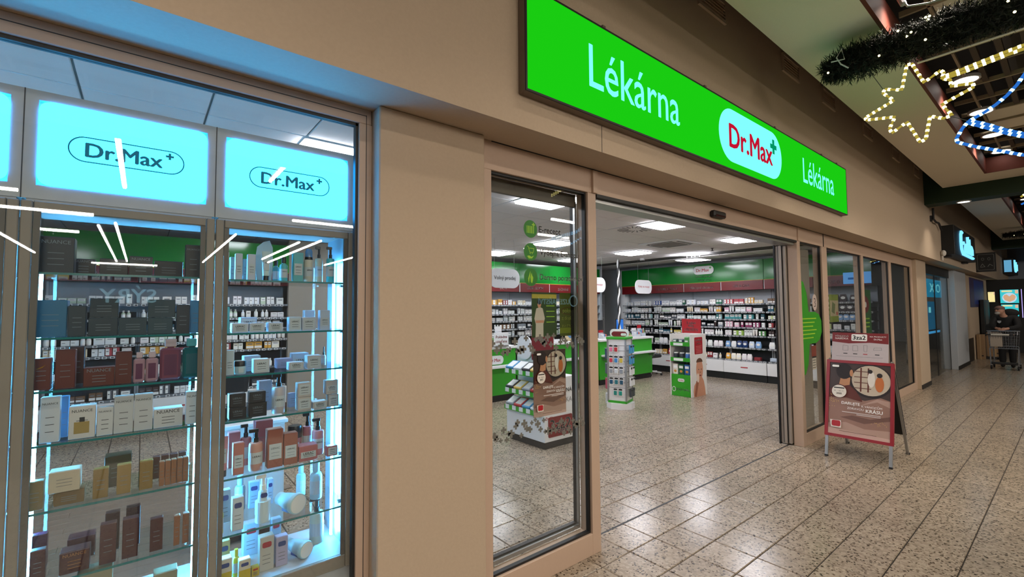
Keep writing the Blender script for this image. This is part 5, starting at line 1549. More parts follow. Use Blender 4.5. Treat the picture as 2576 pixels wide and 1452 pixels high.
for it in ITEMS:
    sh, kd, x, w, yd, z0, h, col, tx = it
    if h < 0.012:
        continue
    row = shelf_sorted[sh]
    idx = row.index(it)
    nm, word, cat = KN[kd]
    lab = '%s %s, %s from left on the %s shelf, %s' % (cname(col), word, ORD[idx], ORD['ABCDEFG'.index(sh[1])], CABN[1 if sh[0] == 'L' else 2])
    t = thing(nm, lab, cat, (x, yd, z0 + 0.0004), 0, 'goods on the %s shelf of the %s' % (ORD['ABCDEFG'.index(sh[1])], CABN[1 if sh[0] == 'L' else 2]))
    m = mat('goods_' + col[1:], col, 0.4, coat=0.2, noise=0.03)
    dark = sum(int(col[i:i + 2], 16) for i in (1, 3, 5)) < 300
    ink = mat('silver_print', '#6d7a84', 0.4, noise=0) if dark else M_INK
    if kd == 'box':
        d = max(0.03, min(0.075, w * 0.8))
        MB().box(-w / 2, w / 2, 0, d, 0, h, c=0.0015).build('carton_body', m, t)
        MB().box(-w / 2 + 0.003, w / 2 - 0.003, 0.004, d - 0.004, h, h + 0.0008).build('top_flap', m, t)
        if sh in ('RE', 'RD', 'RC', 'RB', 'RA') and tx:
            lm = m if sh == 'RD' and dark else M_LABEL
            if h > 0.07:
                lab_patch(t, w, h * 0.22, h * 0.62, 0, lm, tx, ink if dark else M_INK)
            else:
                lab_patch(t, w, h * 0.14, h * 0.88, 0, lm, tx, ink if dark else M_INK)
        elif tx:
            gm = ink if sh != 'LF' else mat('gold_print', '#9a6a3a', 0.4, noise=0)
            txt(tx, gm, t, (0, -0.0008, h * 0.86), width=w * 0.78)
            for q in range(3):
                MB().box(-w * 0.22, w * 0.22, -0.0008, 0, h * (0.55 - 0.16 * q), h * (0.55 - 0.16 * q) + 0.0018).build('print_line', gm, t)
            if sh == 'LD' and 0.07 < w < 0.078:
                MB().box(-w * 0.30, w * 0.28, -0.0009, 0, h * 0.16, h * 0.52).build('bottle_picture', mat('printed_gold_bottle', '#9a8248', 0.5), t)
                MB().box(-w * 0.10, w * 0.10, -0.001, 0, h * 0.52, h * 0.66).build('stopper_picture', M_INK, t)
        elif sh[0] == 'R' and sh[1] in 'FG':
            lc = '#1e3a78' if sh == 'RF' or col in ('#a5a0bd', '#c9c3b0', '#c2b98a') else '#a02838'
            MB().prism(rrect(-w * 0.32, w * 0.32, h * 0.68, h * 0.84, h * 0.05, 4), -0.0012, 0, 'y').build('brand_patch', mat('patch_' + lc[1:], lc, 0.4, noise=0), t)
            for q in range(3):
                MB().box(-w * 0.3, w * 0.25, -0.001, 0, h * (0.45 - 0.12 * q), h * (0.45 - 0.12 * q) + 0.002).build('print_line', M_INKG, t)
            if col == '#c9c3b0':
                MB().box(-w * 0.5, w * 0.5, -0.0012, 0, h * 0.06, h * 0.5).build('yellow_band', mat('yellow_print', '#b8a018', 0.5), t)
        else:
            for q in range(3):
                MB().box(-w * 0.25, w * 0.25, -0.0008, 0, h * (0.6 - 0.15 * q), h * (0.6 - 0.15 * q) + 0.0015).build('print_line', ink if dark else M_INKG, t)
            if col == '#5a1f14':
                MB().prism([(-w * 0.3, h * 0.66), (w * 0.05, h * 0.74), (w * 0.25, h * 0.80), (w * 0.02, h * 0.70)], -0.001, 0, 'y').build('gold_leaf', mat('gold_foil', '#c9902f', 0.25, 0.9), t)
    elif kd in ('bottle', 'dropper'):
        r = w / 2
        hb = h * (0.72 if kd == 'bottle' else 0.55)
        MB().lathe([(r * 0.92, 0), (r, 0.004), (r, hb * 0.88), (r * 0.8, hb * 0.97), (r * 0.45, hb), (r * 0.45, hb + 0.004)], 16, 0, r).build('bottle_body', m, t, smooth=True)
        MB().lathe([(r * 0.58, hb + 0.004), (r * 0.58, h), (r * 0.5, h)] if kd == 'bottle' else [(r * 0.5, hb), (r * 0.5, hb * 1.25), (r * 0.28, hb * 1.3), (r * 0.25, h)], 12, 0, r).build('cap', M_CAPB if sh == 'RA' or kd == 'dropper' else m, t, smooth=True)
        MB().lathe([(r * 1.01, hb * 0.2), (r * 1.01, hb * 0.7)], 16, 0, r).build('label', M_LABEL, t)
        if tx:
            txt(tx, M_INK, t, (0, -0.0012, hb * 0.55), width=r * 1.1, bold=0.02)
    elif kd in ('pump', 'foam', 'bellpump'):
        r = w / 2
        hb = h * 0.68
        prof = [(r * 0.92, 0), (r, 0.005), (r, hb * 0.9), (r * 0.9, hb * 0.98), (r * 0.4, hb)] if kd != 'bellpump' else [(r * 0.95, 0), (r, 0.006), (r * 0.95, hb * 0.18), (r * 0.70, hb * 0.65), (r * 0.6, hb * 0.95), (r * 0.35, hb)]
        MB().lathe(prof, 18, 0, r).build('bottle_body', m, t, smooth=True)
        cm = M_CAPB if kd != 'bellpump' else M_INKW
        if kd == 'foam':
            MB().lathe([(r * 0.8, hb), (r * 0.8, hb + 0.012)], 16, 0, r).build('collar', M_CAPB, t, smooth=True)
            MB().lathe([(r * 0.72, hb + 0.012), (r * 0.72, h * 0.92), (r * 0.5, h)], 16, 0, r).build('clear_cap', mat('clear_blue_cap', '#5f8fc0', 0.1, noise=0), t, smooth=True)
        else:
            MB().lathe([(r * 0.42, hb), (r * 0.42, hb + h * 0.10), (r * 0.3, hb + h * 0.11), (r * 0.3, hb + h * 0.24)], 12, 0, r).build('pump_collar', cm, t, smooth=True)
            MB().box(-r * 1.0, r * 0.35, r - r * 0.22, r + r * 0.22, hb + h * 0.24, h, c=0.0015).build('pump_head', cm, t)
        lm = M_LABEL if sh in ('RE', 'RA') else m
        MB().lathe([(r * 1.01, hb * 0.25), (r * 1.01, hb * 0.66)], 18, 0, r).build('label', M_LABEL if kd != 'bellpump' else m, t)
        if tx:
            txt(tx, M_INK, t, (0, -0.0012, hb * 0.52), width=r * 1.2, bold=0.02)
        if kd == 'bellpump':
            MB().prism(rrect(-r * 0.42, r * 0.42, hb * 0.78, hb * 0.92, hb * 0.05, 4), r * 0.28, r * 0.40, 'y').build('brand_patch', mat('patch_1e3a78', '#1e3a78', 0.4, noise=0), t)
            MB().ring(ell(-0.004, hb * 0.5, 0.006, 0.007, 12), ell(-0.004, hb * 0.5, 0.0045, 0.0055, 12), r * 0.16, r * 0.24, 'y').build('leaf_print', M_GREEN, t)
    elif kd == 'tube':
        r = w / 2
        MB().lathe([(r * 0.72, 0), (r * 0.74, h * 0.16)], 14, 0, r, sy=0.8).build('cap', M_CAPB, t, smooth=True)
        mb = MB()
        n = 14
        for k in range(7):
            f = k / 6
            for a in range(n):
                q = 2 * PI * a / n
                mb.v.append((r * (0.80 + 0.2 * f) * math.cos(q), r + r * (0.75 * (1 - f) + 0.05) * math.sin(q), h * (0.165 + 0.835 * f)))
        for k in range(6):
            for a in range(n):
                b = (a + 1) % n
                mb.f.append((k * n + a, k * n + b, (k + 1) * n + b, (k + 1) * n + a)); mb.m.append(0)
        mb.f.append(tuple(6 * n + a for a in range(n))); mb.m.append(0)
        mb.build('tube_body', m, t, smooth=True)
        MB().box(-r * 0.6, r * 0.6, r * 0.22, r * 0.5, h * 0.35, h * 0.7).build('label', M_LABEL, t)
        if tx:
            txt(tx, M_INK, t, (0, r * 0.2, h * 0.6), width=r * 1.0, bold=0.02)
    elif kd == 'jar':
        r = w / 2
        MB().lathe([(r * 0.9, 0), (r, 0.004), (r, h * 0.55), (r * 0.95, h * 0.6)], 20, 0, r).build('jar_body', m, t, smooth=True)
        MB().lathe([(r * 1.02, h * 0.6), (r * 1.02, h * 0.95), (r * 0.96, h)], 20, 0, r).build('lid', M_CAPB, t, smooth=True)
        MB().box(-r * 0.4, r * 0.4, -0.001, 0.002, h * 0.15, h * 0.45).build('label', M_LABEL, t)
    elif kd == 'flask':
        hb = h * 0.78
        mt = mat('coloured_glass_' + col[1:], col, 0.08, noise=0, coat=0.5)
        MB().box(-w / 2, w / 2, 0, w * 0.6, 0, hb, c=w * 0.12).build('flask_body', mt, t)
        MB().box(-w * 0.16, w * 0.16, w * 0.14, w * 0.46, hb, hb + h * 0.03).build('neck', mt, t)
        MB().box(-w * 0.28, w * 0.28, w * 0.05, w * 0.55, hb + h * 0.03, h, c=0.002).build('cap', M_CAPC if col != '#12666e' else mat('teal_cap', '#4fb0b8', 0.3, noise=0), t)
        MB().box(-w * 0.3, w * 0.3, -0.001, 0.0, hb * 0.15, hb * 0.8).build('label', mat('flask_label_' + col[1:], '#5a2a4a' if col != '#12666e' else '#125a66', 0.3, noise=0), t)
    elif kd == 'lying':
        r = min(w, h) * 0.42
        L = 0.11
        MB().lathe([(r * 0.96, 0), (r, 0.006), (r, 0.02), (r * 0.9, 0.026), (r * 0.72, L * 0.8), (r * 0.6, L)], 22).build('tub_body', m, t, (0.02, 0.0, r), (-PI / 2 + 0.05, 0, 0.45), smooth=True)
        MB().lathe([(r * 0.86, -0.002), (r * 0.86, 0.001)], 22).build('base_disc', M_INKW, t, (0.02, 0.0, r), (-PI / 2 + 0.05, 0, 0.45))
        MB().lathe([(r * 0.62, L), (r * 0.62, L + 0.02)], 18).build('cap', m, t, (0.02, 0.0, r), (-PI / 2 + 0.05, 0, 0.45), smooth=True)
        MB().box(-r * 0.5, r * 0.5, r * 0.55, r * 0.86, L * 0.3, L * 0.75).build('label', mat('patch_1e3a78', '#1e3a78', 0.4, noise=0), t, (0.02, 0.0, r), (-PI / 2 + 0.05, 0, 0.45))
# translucent display fin standing behind the tube
t = thing('display_fin', 'tall frosted display fin behind the tube on the top shelf, right cabinet', 'display', (-2.5515, 0.14, 1.852))
pts = [(-0.035, 0.0), (0.03, 0.0), (0.036, 0.09), (0.034, 0.17), (0.020, 0.205), (-0.008, 0.195), (-0.034, 0.17), (-0.042, 0.11)]
MB().prism(pts, 0, 0.004, 'y').build('fin', mat('frosted_acrylic', '#a9c6cc', 0.3), t)
MB().box(-0.03, 0.03, -0.015, 0.02, 0, 0.004).build('foot', mat('frosted_acrylic'), t)

# ------------------------------------------------------------------ what stands behind the cabinets
for k, x in enumerate((-4.06, -3.06, -2.06)):
    bay((x, 6.2, 0), 0, 1.0, ('OČI', 'KOSMETIKA', 'ÚSTA')[k], BZS, ['white', 'white', 'teal', 'white', 'warm', 'green', 'dark'], [['carton'], ['carton', 'bottle']], 'back wall shelf bay seen through the %s' % ('left end of the left cabinet', 'left cabinet', 'right cabinet')[k], ('at the far left', 'seen through the left cabinet', 'seen through the right cabinet')[k], 60 + k)
struct(MB().box(-1.06, 2.12, 6.2, 6.3, 0, 2.95).build('wall_partition', mat('greige_panel', '#8a8378', 0.7)), 'grey beige partition panel in the back of the pharmacy')
M_WOOD = mat('grey_oak_laminate', '#77695c', 0.5, noise=0.25, scale=9)
_pl = MB().box(0.001, 1.199, 0.001, 0.119, 0, 0.010, c=0.002).mesh('laminate_plank', M_WOOD)
for j_ in range(25):
    for i_ in range(3):
        x = -5.0 + 1.2 * i_ - 0.4 * (j_ % 3)
        if x + 1.2 < -2.0 and x > -5.6:
            put('laminate_plank', _pl, FLOOR, (x + 0.35, 0.46 + 0.12 * j_, 0.0))
t = thing('service_desk', 'white service desk with till behind the right cabinet', 'desk', (-2.62, 1.6, 0))
MB().box(0, 0.50, 0, 0.6, 0.06, 0.84, c=0.004).build('desk_body', M_WHITE, t)
MB().box(-0.02, 0.52, -0.02, 0.62, 0.84, 0.87, c=0.004).build('desk_top', M_WHITE, t)
MB().box(0.02, 0.48, 0.03, 0.58, 0.0, 0.06).build('plinth', M_DARK, t)
t = thing('cash_register', 'dark till screen on the desk behind the right cabinet', 'cash register', (-2.45, 1.75, 0.87))
MB().box(-0.13, 0.13, 0, 0.3, 0, 0.09, c=0.008).build('till_body', M_DARK, t)
MB().box(-0.02, 0.02, 0.18, 0.21, 0.09, 0.2).build('screen_arm', M_DARK, t)
MB().box(-0.16, 0.16, 0.15, 0.175, 0.16, 0.38, c=0.006).build('screen', M_BLACK, t, rot=(0.2, 0, 0.3))
# ================================================================== poster artwork (flat print) used on the easel and on the pane
P_BR = mat('poster_umber', '#3b2a24', 0.4, noise=0.15, scale=6)
P_MA = mat('poster_mauve', '#8d6a5c', 0.4, noise=0.12, scale=5)
P_MA2 = mat('poster_mauve_light', '#a98a7c', 0.4, noise=0.08, scale=5)
P_MA3 = mat('poster_mauve_dark', '#6a4a3e', 0.4, noise=0.08, scale=5)
P_HAIR = mat('poster_hair', '#1d1110', 0.5)
P_SKIN = mat('poster_skin', '#b3805c', 0.5)
P_KNIT = mat('poster_knit', '#5a2418', 0.5)
P_GOLD = mat('poster_gold', '#c9a45a', 0.4)
P_SHOP = mat('poster_shop', '#b9ab98', 0.5)
P_ORAN = mat('poster_orange', '#b5652f', 0.5)


def poster(par, w, h, loc, rot, gold=True):
    """h/w about 1.38; printed shapes in layers a fraction of a millimetre apart"""
    s = w
    H = h / w
    bg = MB().box(0, w, 0, h, -0.002, 0).build('poster_sheet', P_BR, par, loc, rot)
    L = [0.0]

    def pr(name, pts, m):
        L[0] += 0.0003
        return print2d(name, [(a * s, b * s) for a, b in pts], m, bg, L[0] - 0.0003, 0.0003)
    pr('silk', [(0, 0), (1, 0), (1, H * 0.53), (0.85, H * 0.56), (0.6, H * 0.50), (0.3, H * 0.55), (0, H * 0.50)], P_MA)
    pr('silk_fold', [(0, H * 0.05), (1, H * 0.02), (1, H * 0.14), (0.6, H * 0.12), (0.3, H * 0.18), (0, H * 0.14)], P_MA2)
    pr('silk_fold', [(0.2, H * 0.24), (0.6, H * 0.19), (1, H * 0.27), (1, H * 0.33), (0.7, H * 0.26), (0.4, H * 0.28)], P_MA3)
    pr('silk_fold', [(0.5, H * 0.42), (0.8, H * 0.50), (1, H * 0.44), (1, H * 0.52), (0.8, H * 0.54)], P_MA2)
    pr('silk_fold', [(0, 0), (1, 0), (1, H * 0.04), (0, H * 0.08)], mat('poster_pink', '#c0a094', 0.4))
    pr('mirror_rim', ell(0.69, H * 0.77, 0.345, 0.325, 30), P_HAIR)
    pr('mirror', ell(0.69, H * 0.78, 0.31, 0.295, 30), P_SHOP)
    for k in range(4):
        pr('mirror_shelf', [(0.42, H * 0.66 + 0.11 * k), (0.70, H * 0.66 + 0.11 * k), (0.70, H * 0.66 + 0.11 * k + 0.018), (0.42, H * 0.66 + 0.11 * k + 0.018)], P_MA3)
    for k in range(2):
        pr('mirror_upright', [(0.52 + 0.12 * k, H * 0.62), (0.545 + 0.12 * k, H * 0.62), (0.545 + 0.12 * k, H * 0.95), (0.52 + 0.12 * k, H * 0.95)], P_KNIT)
    pr('mirror_figure', ell(0.70, H * 0.80, 0.06, 0.16, 14), mat('poster_white_coat', '#d6cfc6', 0.5))
    pr('mirror_figure', ell(0.83, H * 0.74, 0.07, 0.15, 14), P_ORAN)
    pr('mirror_figure_hair', ell(0.68, H * 0.905, 0.04, 0.04, 12), P_HAIR)
    pr('mirror_figure_hair', ell(0.83, H * 0.86, 0.045, 0.045, 12), P_HAIR)
    pr('knit_jumper', [(0.0, H * 0.50), (0.02, H * 0.62), (0.16, H * 0.70), (0.34, H * 0.70), (0.46, H * 0.62), (0.56, H * 0.50), (0.56, H * 0.48), (0.3, H * 0.52)], P_KNIT)
    pr('nape', [(0.17, H * 0.70), (0.20, H * 0.80), (0.36, H * 0.80), (0.35, H * 0.70), (0.26, H * 0.68)], P_SKIN)
    pr('dark_hair', ell(0.25, H * 0.885, 0.135, 0.16, 20), P_HAIR)
    pr('cheek', ell(0.375, H * 0.865, 0.03, 0.07, 14), P_SKIN)
    rnd = random.Random(5)
    for k in range(26):
        a, b = rnd.gauss(0.07, 0.05), rnd.gauss(0.46 * H, 0.05)
        if a < 0.01:
            a = 0.02
        pr('gold_glitter', ell(a, b, 0.007, 0.007, 5), P_GOLD)
    for k in range(14):
        pr('gold_glitter', ell(rnd.gauss(0.82, 0.06), rnd.gauss(0.21 * H, 0.02), 0.007, 0.006, 5), P_GOLD)
    pr('date_disc', ell(0.18, H * 0.595, 0.125, 0.125, 24), mat('poster_disc', '#d8d2c8', 0.5))
    pr('date_bar', [(0.09, H * 0.635), (0.27, H * 0.635), (0.27, H * 0.65), (0.09, H * 0.65)], M_INK)
    pr('gift_card', [(0.06, H * 0.09), (0.23, H * 0.09), (0.23, H * 0.19), (0.04, H * 0.19)], mat('poster_disc'))
    pr('gift_card_red', rrect(0.07, 0.22, H * 0.105, H * 0.185, 0.03, 4), M_RED)
    pr('brand_capsule', rrect(0.05, 0.17, H * 0.935, H * 0.965, 0.018, 4), M_INKW)
    z = L[0] + 0.0002
    kw = dict(rot=(0, 0, 0))
    txt('DARUJTE', M_INKW, bg, (0.38 * s, 0.435 * h, z), width=0.30 * s, bold=0.03, **kw)
    txt('K VÁNOCŮM', M_INKW, bg, (0.72 * s, 0.425 * h, z), width=0.32 * s, **kw)
    txt('ZDRAVOU', M_INKW, bg, (0.46 * s, 0.375 * h, z), width=0.27 * s, **kw)
    txt('KRÁSU', M_INKW, bg, (0.76 * s, 0.37 * h, z), width=0.26 * s, bold=0.03, **kw)
    txt('10. – 16. 11.', M_INK, bg, (0.18 * s, 0.60 * h, z), width=0.17 * s, **kw)
    txt('2025', M_INK, bg, (0.18 * s, 0.565 * h, z), width=0.09 * s, bold=0.02, **kw)
    for k, (a, b) in enumerate(((0.24, 0.86), (0.48, 0.86), (0.2, 0.8))):
        yy = (0.315 - 0.02 * k) if k < 2 else 0.05
        MB().box(a * s, b * s, yy * h, (yy + 0.006) * h, z, z + 0.0003).build('small_print', M_INKW if k < 2 else P_MA3, bg)
    return bg


# ================================================================== pavement easel
EZ = thing('sandwich_board', 'red framed folding sandwich board with a brown Christmas poster by the entrance', 'sandwich board', (3.17, -0.437, 0))
FW = 0.615
lean = math.atan2(0.24, 1.08)
EROT = (PI / 2 + 0, 0, -PI / 2)


def epos(u, v, n=0.0):
    """u to the right along the board, v up along the slope, n out of the face"""
    return (v * math.sin(lean) - n * math.cos(lean), -u, v * math.cos(lean) + n * math.sin(lean))


EM = (Matrix.Translation((0, 0, 0)) @ Matrix(((0, math.sin(lean), -math.cos(lean), 0), (-1, 0, 0, 0), (0, math.cos(lean), math.sin(lean), 0), (0, 0, 0, 1))))
ER = EM.to_euler()
M_EFR = mat('carmine_frame', '#8a1420', 0.35, noise=0.03)
MB().ring(rrect(-0.01, FW + 0.01, 0.235, 1.115, 0.008, 2), rrect(0.022, FW - 0.022, 0.267, 1.083, 0.004, 2), -0.012, 0.012).build('snap_frame', M_EFR, EZ, (0, 0, 0), ER)
poster(EZ, FW - 0.044, 0.816, epos(0.022, 0.267, 0.002), ER)
MB().box(0.0, FW, 0.24, 1.11, -0.012, -0.004).build('backing_sheet', M_DARK, EZ, (0, 0, 0), ER)
for u in (0.0, FW - 0.03):
    MB().box(u, u + 0.03, 0.0, 0.25, -0.010, 0.008).build('leg', M_ALU, EZ, (0, 0, 0), ER)
    MB().box(u - 0.001, u + 0.031, 0.0, 0.02, -0.012, 0.010).build('rubber_foot', M_BLACK, EZ, (0, 0, 0), ER)
rl = math.atan2(0.52, 1.08)
BM = Matrix(((0, -math.sin(rl), 0, 0.77), (-1, 0, 0, 0), (0, math.cos(rl), 0, 0), (0, 0, 0, 1)))
for u in (0.0, FW - 0.03):
    a = Vector((0.77, -u - 0.015, 0.0)); b = Vector((0.255, -u - 0.015, 1.10))
    MB().prism([(-0.016, -0.012), (0.016, -0.012), (0.016, 0.012), (-0.016, 0.012)], 0, (b - a).length).build('rear_leg', M_ALU, EZ, a, (b - a).to_track_quat('Z', 'X').to_euler())
    MB().box(0.755, 0.787, -u - 0.032, -u + 0.002, 0.0, 0.022).build('rubber_foot', M_BLACK, EZ)
MB().add([(0.66, 0.0, 0.24), (0.66, -FW, 0.24), (0.285, -FW, 1.05), (0.285, 0.0, 1.05), (0.668, 0.0, 0.24), (0.668, -FW, 0.24), (0.293, -FW, 1.05), (0.293, 0, 1.05)],
         [(0, 1, 2, 3), (7, 6, 5, 4), (0, 4, 5, 1), (3, 2, 6, 7), (0, 3, 7, 4), (1, 5, 6, 2)]).build('rear_panel', M_BLACK, EZ)
# header card on top
HCD = MB().box(0.035, FW - 0.045, 1.10, 1.445, -0.006, 0.0).build('header_card', mat('card_lilac_white', '#b7adb0', 0.6), EZ, (0, 0, 0), ER)
MB().prism([(0.035, 1.335), (0.2, 1.318), (0.4, 1.335), (FW - 0.045, 1.325), (FW - 0.045, 1.445), (0.035, 1.445)], 0.0, 0.0006).build('red_band', M_RED_D, HCD)
MB().prism(rrect(0.225, 0.375, 1.350, 1.43, 0.012, 3), 0.0006, 0.0012).build('offer_box', M_INKW, HCD)
txt('3za2', M_INK, HCD, (0.30, 1.39, 0.0016), width=0.12, rot=(0, 0, 0), bold=0.03)
txt('VÝHODNÁ', M_INKW, HCD, (0.13, 1.405, 0.0016), width=0.135, rot=(0, 0, 0), bold=0.02)
txt('NABÍDKA', M_INKW, HCD, (0.13, 1.378, 0.0016), width=0.13, rot=(0, 0, 0))
txt('NA PRODUKTY', M_INKW, HCD, (0.475, 1.405, 0.0016), width=0.15, rot=(0, 0, 0))
txt('Dr.Max', M_INKW, HCD, (0.475, 1.375, 0.0016), width=0.075, rot=(0, 0, 0), bold=0.03)
for k, x in enumerate((0.17, 0.265, 0.36, 0.47)):
    sh = [[(-0.025, -0.03), (-0.025, 0.03), (0.025, 0.025), (0.025, -0.03)], [(-0.025, -0.03), (-0.025, 0.03), (0.02, 0.03), (0.025, -0.03)], [(-0.018, 0.035), (-0.012, -0.035), (0.014, -0.035), (0.018, 0.035)], [(-0.035, -0.012), (-0.03, 0.012), (0.035, 0.016), (0.04, -0.01)]][k]
    lines2d('product_sketch', [['closed'] + [(x + a, 1.265 + b) for a, b in sh]], 0.003, M_INKG, HCD, 0.0, 0.0006)
    MB().box(x - 0.02, x + 0.02, 1.195, 1.204, 0, 0.0006).build('price_print', M_RED if k == 2 else M_INK, HCD)
MB().box(0.08, 0.52, 1.165, 1.168, 0, 0.0006).build('small_print', M_INKG, HCD)

# ================================================================== stickers and posters on the entrance panes
YG = YE0 + 0.0315
M_FROST = mat('frosted_vinyl', '#66645d', 0.7, noise=0)
M_STICKG = mat('green_vinyl', '#1f6f14', 0.5, noise=0)
M_STICKL = mat('lime_vinyl', '#8fbf2a', 0.5, noise=0)
for k, (z, s_, w, wx) in enumerate(((2.232, 'E-recept', 0.20, -0.885), (2.082, 'Výdejna E-shopu', 0.37, -0.795), (1.917, 'Dermo poradenství', 0.42, -0.772))):
    t = thing('window_sticker', ('green round barcode sticker for electronic prescriptions', 'green round shopping cart sticker for order pickup', 'green round face profile sticker for skin advice')[k] + ' on the entrance pane', 'sticker', (-1.06, YG, z))
    MB().prism(ell(0, 0, 0.058, 0.058, 28), -0.0008, 0, 'y').build('disc', M_STICKG, t)
    txt(s_, mat('pale_vinyl', '#a5a39d', 0.6, noise=0) if k < 2 else M_INKW, t, (wx + 1.06, -0.001, 0), width=w, bold=0.015)
    if k == 0:
        for q in range(6):
            MB().box(-0.032 + 0.011 * q, -0.027 + 0.011 * q + 0.002 * (q % 2), -0.0012, -0.0008, -0.028, 0.02).build('barcode_bar', M_STICKL, t)
        MB().prism(plus(0.026, 0.03, 0.013, 0.004), -0.0013, -0.0008, 'y').build('cross_mark', M_STICKL, t)
    elif k == 1:
        mb = MB()
        for q in stroke([(-0.028, 0.036), (-0.02, 0.034), (-0.008, -0.002), (0.022, -0.002), (0.028, 0.024), (-0.014, 0.024)], 0.004):
            mb.prism(q, -0.0012, -0.0008, 'y')
        mb.prism(ell(-0.004, -0.010, 0.004, 0.004, 8), -0.0012, -0.0008, 'y').prism(ell(0.014, -0.010, 0.004, 0.004, 8), -0.0012, -0.0008, 'y')
        mb.build('cart_icon', M_STICKL, t)
        MB().prism([(-0.03, -0.028), (-0.012, -0.024), (0.006, -0.032), (0.028, -0.022), (0.012, -0.042), (-0.016, -0.044)], -0.0012, -0.0008, 'y').build('hand_icon', M_STICKL, t)
    else:
        MB().prism([(-0.018, -0.04), (-0.024, -0.01), (-0.012, 0.02), (-0.004, 0.042), (-0.004, 0.016), (-0.012, -0.01)], -0.0012, -0.0008, 'y').build('hair_icon', M_STICKL, t)
        MB().prism([(0.0, -0.03), (-0.004, 0.0), (0.006, 0.03), (0.012, 0.01), (0.02, -0.002), (0.016, -0.022), (0.01, -0.04)], -0.0012, -0.0008, 'y').build('face_icon', M_STICKL, t)
rnd = random.Random(21)
for b, (z, n, lab) in enumerate(((1.487, 30, 'upper'), (0.935, 34, 'lower'))):
    t = thing('cross_band', '%s band of grey frosted crosses across the entrance pane' % lab, 'sticker', (-1.396, YG, z))
    for k in range(n):
        x = 0.03 + 0.80 * (k + rnd.uniform(-0.3, 0.3)) / n
        zz = rnd.uniform(-0.045, 0.045) + (0.03 * math.sin(x * 6) if b else 0)
        r = rnd.uniform(0.014, 0.026)
        MB().prism(plus(x, zz, r, r * 0.36), -0.0008, 0, 'y').build('cross', M_FROST, t)
t = thing('window_poster', 'brown Christmas poster stuck inside the entrance pane', 'poster', (-1.035, YG + 0.012, 1.008))
poster(t, 0.295, 0.43, (0, 0, 0), FRONT)
t = thing('window_poster', 'dark green poster of a pharmacist in white inside the entrance pane', 'poster', (-0.936, 0.0, 1.515))
DGREEN = mat('poster_dark_green', '#2a4312', 0.5)
MB().box(0, 0.235, -0.002, 0.0, 0, 0.313).build('poster_sheet', DGREEN, t)
M_COAT = mat('printed_white_coat', '#c9bfae', 0.5)
MB().prism([(0.03, 0.0), (0.105, 0.0), (0.105, 0.09), (0.12, 0.13), (0.10, 0.20), (0.075, 0.21), (0.04, 0.20), (0.022, 0.13), (0.035, 0.09)], -0.0028, -0.002, 'y').build('printed_coat', M_COAT, t)
MB().prism(ell(0.068, 0.228, 0.017, 0.024, 14), -0.0032, -0.002, 'y').build('printed_face', M_SKIN, t)
MB().prism(ell(0.068, 0.245, 0.019, 0.018, 14), -0.0036, -0.002, 'y').build('printed_hair', P_HAIR, t)
MB().box(0.035, 0.11, -0.0034, -0.0028, 0.10, 0.118).build('printed_arms', M_SKIN, t)
for q in range(4):
    MB().box(0.135, 0.215, -0.0026, -0.002, 0.215 - 0.038 * q, 0.221 - 0.038 * q).build('small_print', M_STICKL, t)
MB().box(0.0, 0.235, -0.003, -0.002, 0.27, 0.30).build('printed_headline', mat('poster_yellow', '#b0a43a', 0.5), t)
t = thing('window_poster', 'olive poster about half of the prescription fee inside the entrance pane', 'poster', (-0.668, 0.0, 1.515))
MB().prism(rrect(0, 0.21, 0, 0.313, 0.012, 3), -0.002, 0, 'y').build('poster_sheet', mat('poster_olive', '#4a5512', 0.5), t)
M_OLT = mat('olive_letters', '#b9c25a', 0.5, noise=0)
for q, (s_, w) in enumerate((('polovinu', 0.14), ('z doplatku', 0.16), ('na recept.', 0.15))):
    txt(s_, M_OLT, t, (0.10, -0.0025, 0.18 - 0.055 * q), width=w, bold=0.01)
o = ell(0.10, 0.182, 0.09, 0.028, 24); i_ = ell(0.10, 0.182, 0.086, 0.025, 24)
MB().ring(o, i_, -0.0026, -0.002, 'y').build('red_ring', mat('dark_red_ring', '#5a1510', 0.5), t)
MB().box(0, 0.21, -0.0024, -0.002, 0.02, 0.06).build('lime_foot', mat('poster_lime', '#6f7d18', 0.5), t)

# big green half cross with opening hours on the narrow pane
t = thing('hours_sticker', 'large green half cross with opening hours on the narrow pane', 'sticker', (3.46, YG, 0))
pts = [(0.0, 0.84), (0.12, 0.86), (0.22, 0.98), (0.29, 1.24), (0.52, 1.24), (0.66, 1.28), (0.745, 1.38), (0.745, 1.53), (0.66, 1.62), (0.52, 1.655), (0.29, 1.655), (0.24, 1.90), (0.14, 2.04), (0.0, 2.07)]
MB().prism(pts, -0.0008, 0, 'y').build('green_cross', mat('bright_green_vinyl', '#2f8f1a', 0.5, noise=0), t)
for q in range(6):
    MB().box(0.05, 0.55 - 0.06 * (q % 3), -0.0013, -0.0008, 1.56 - 0.05 * q, 1.575 - 0.05 * q).build('hours_line', M_STICKL, t)
t = thing('round_sticker', 'white oval sticker with a dark curl on the narrow pane', 'sticker', (3.98, YG, 1.78))
MB().prism(ell(0, 0, 0.085, 0.11, 24), -0.0008, 0, 'y').build('disc', mat('pale_sticker', '#b9a8a0', 0.5), t)
mb = MB()
for q in stroke([(-0.02, 0.05), (0.02, 0.05), (0.03, 0.02), (0.0, 0.0), (0.03, -0.02), (0.02, -0.05), (-0.02, -0.055)], 0.012):
    mb.prism(q, -0.0013, -0.0008, 'y')
mb.build('curl_mark', P_HAIR, t)
t = thing('notice_sticker', 'red and white notices under the green cross on the narrow pane', 'sticker', (3.80, YG, 0.90))
MB().box(0, 0.17, -0.0008, 0, 0.17, 0.31).build('red_notice', mat('faded_red_vinyl', '#7a3a2e', 0.5), t)
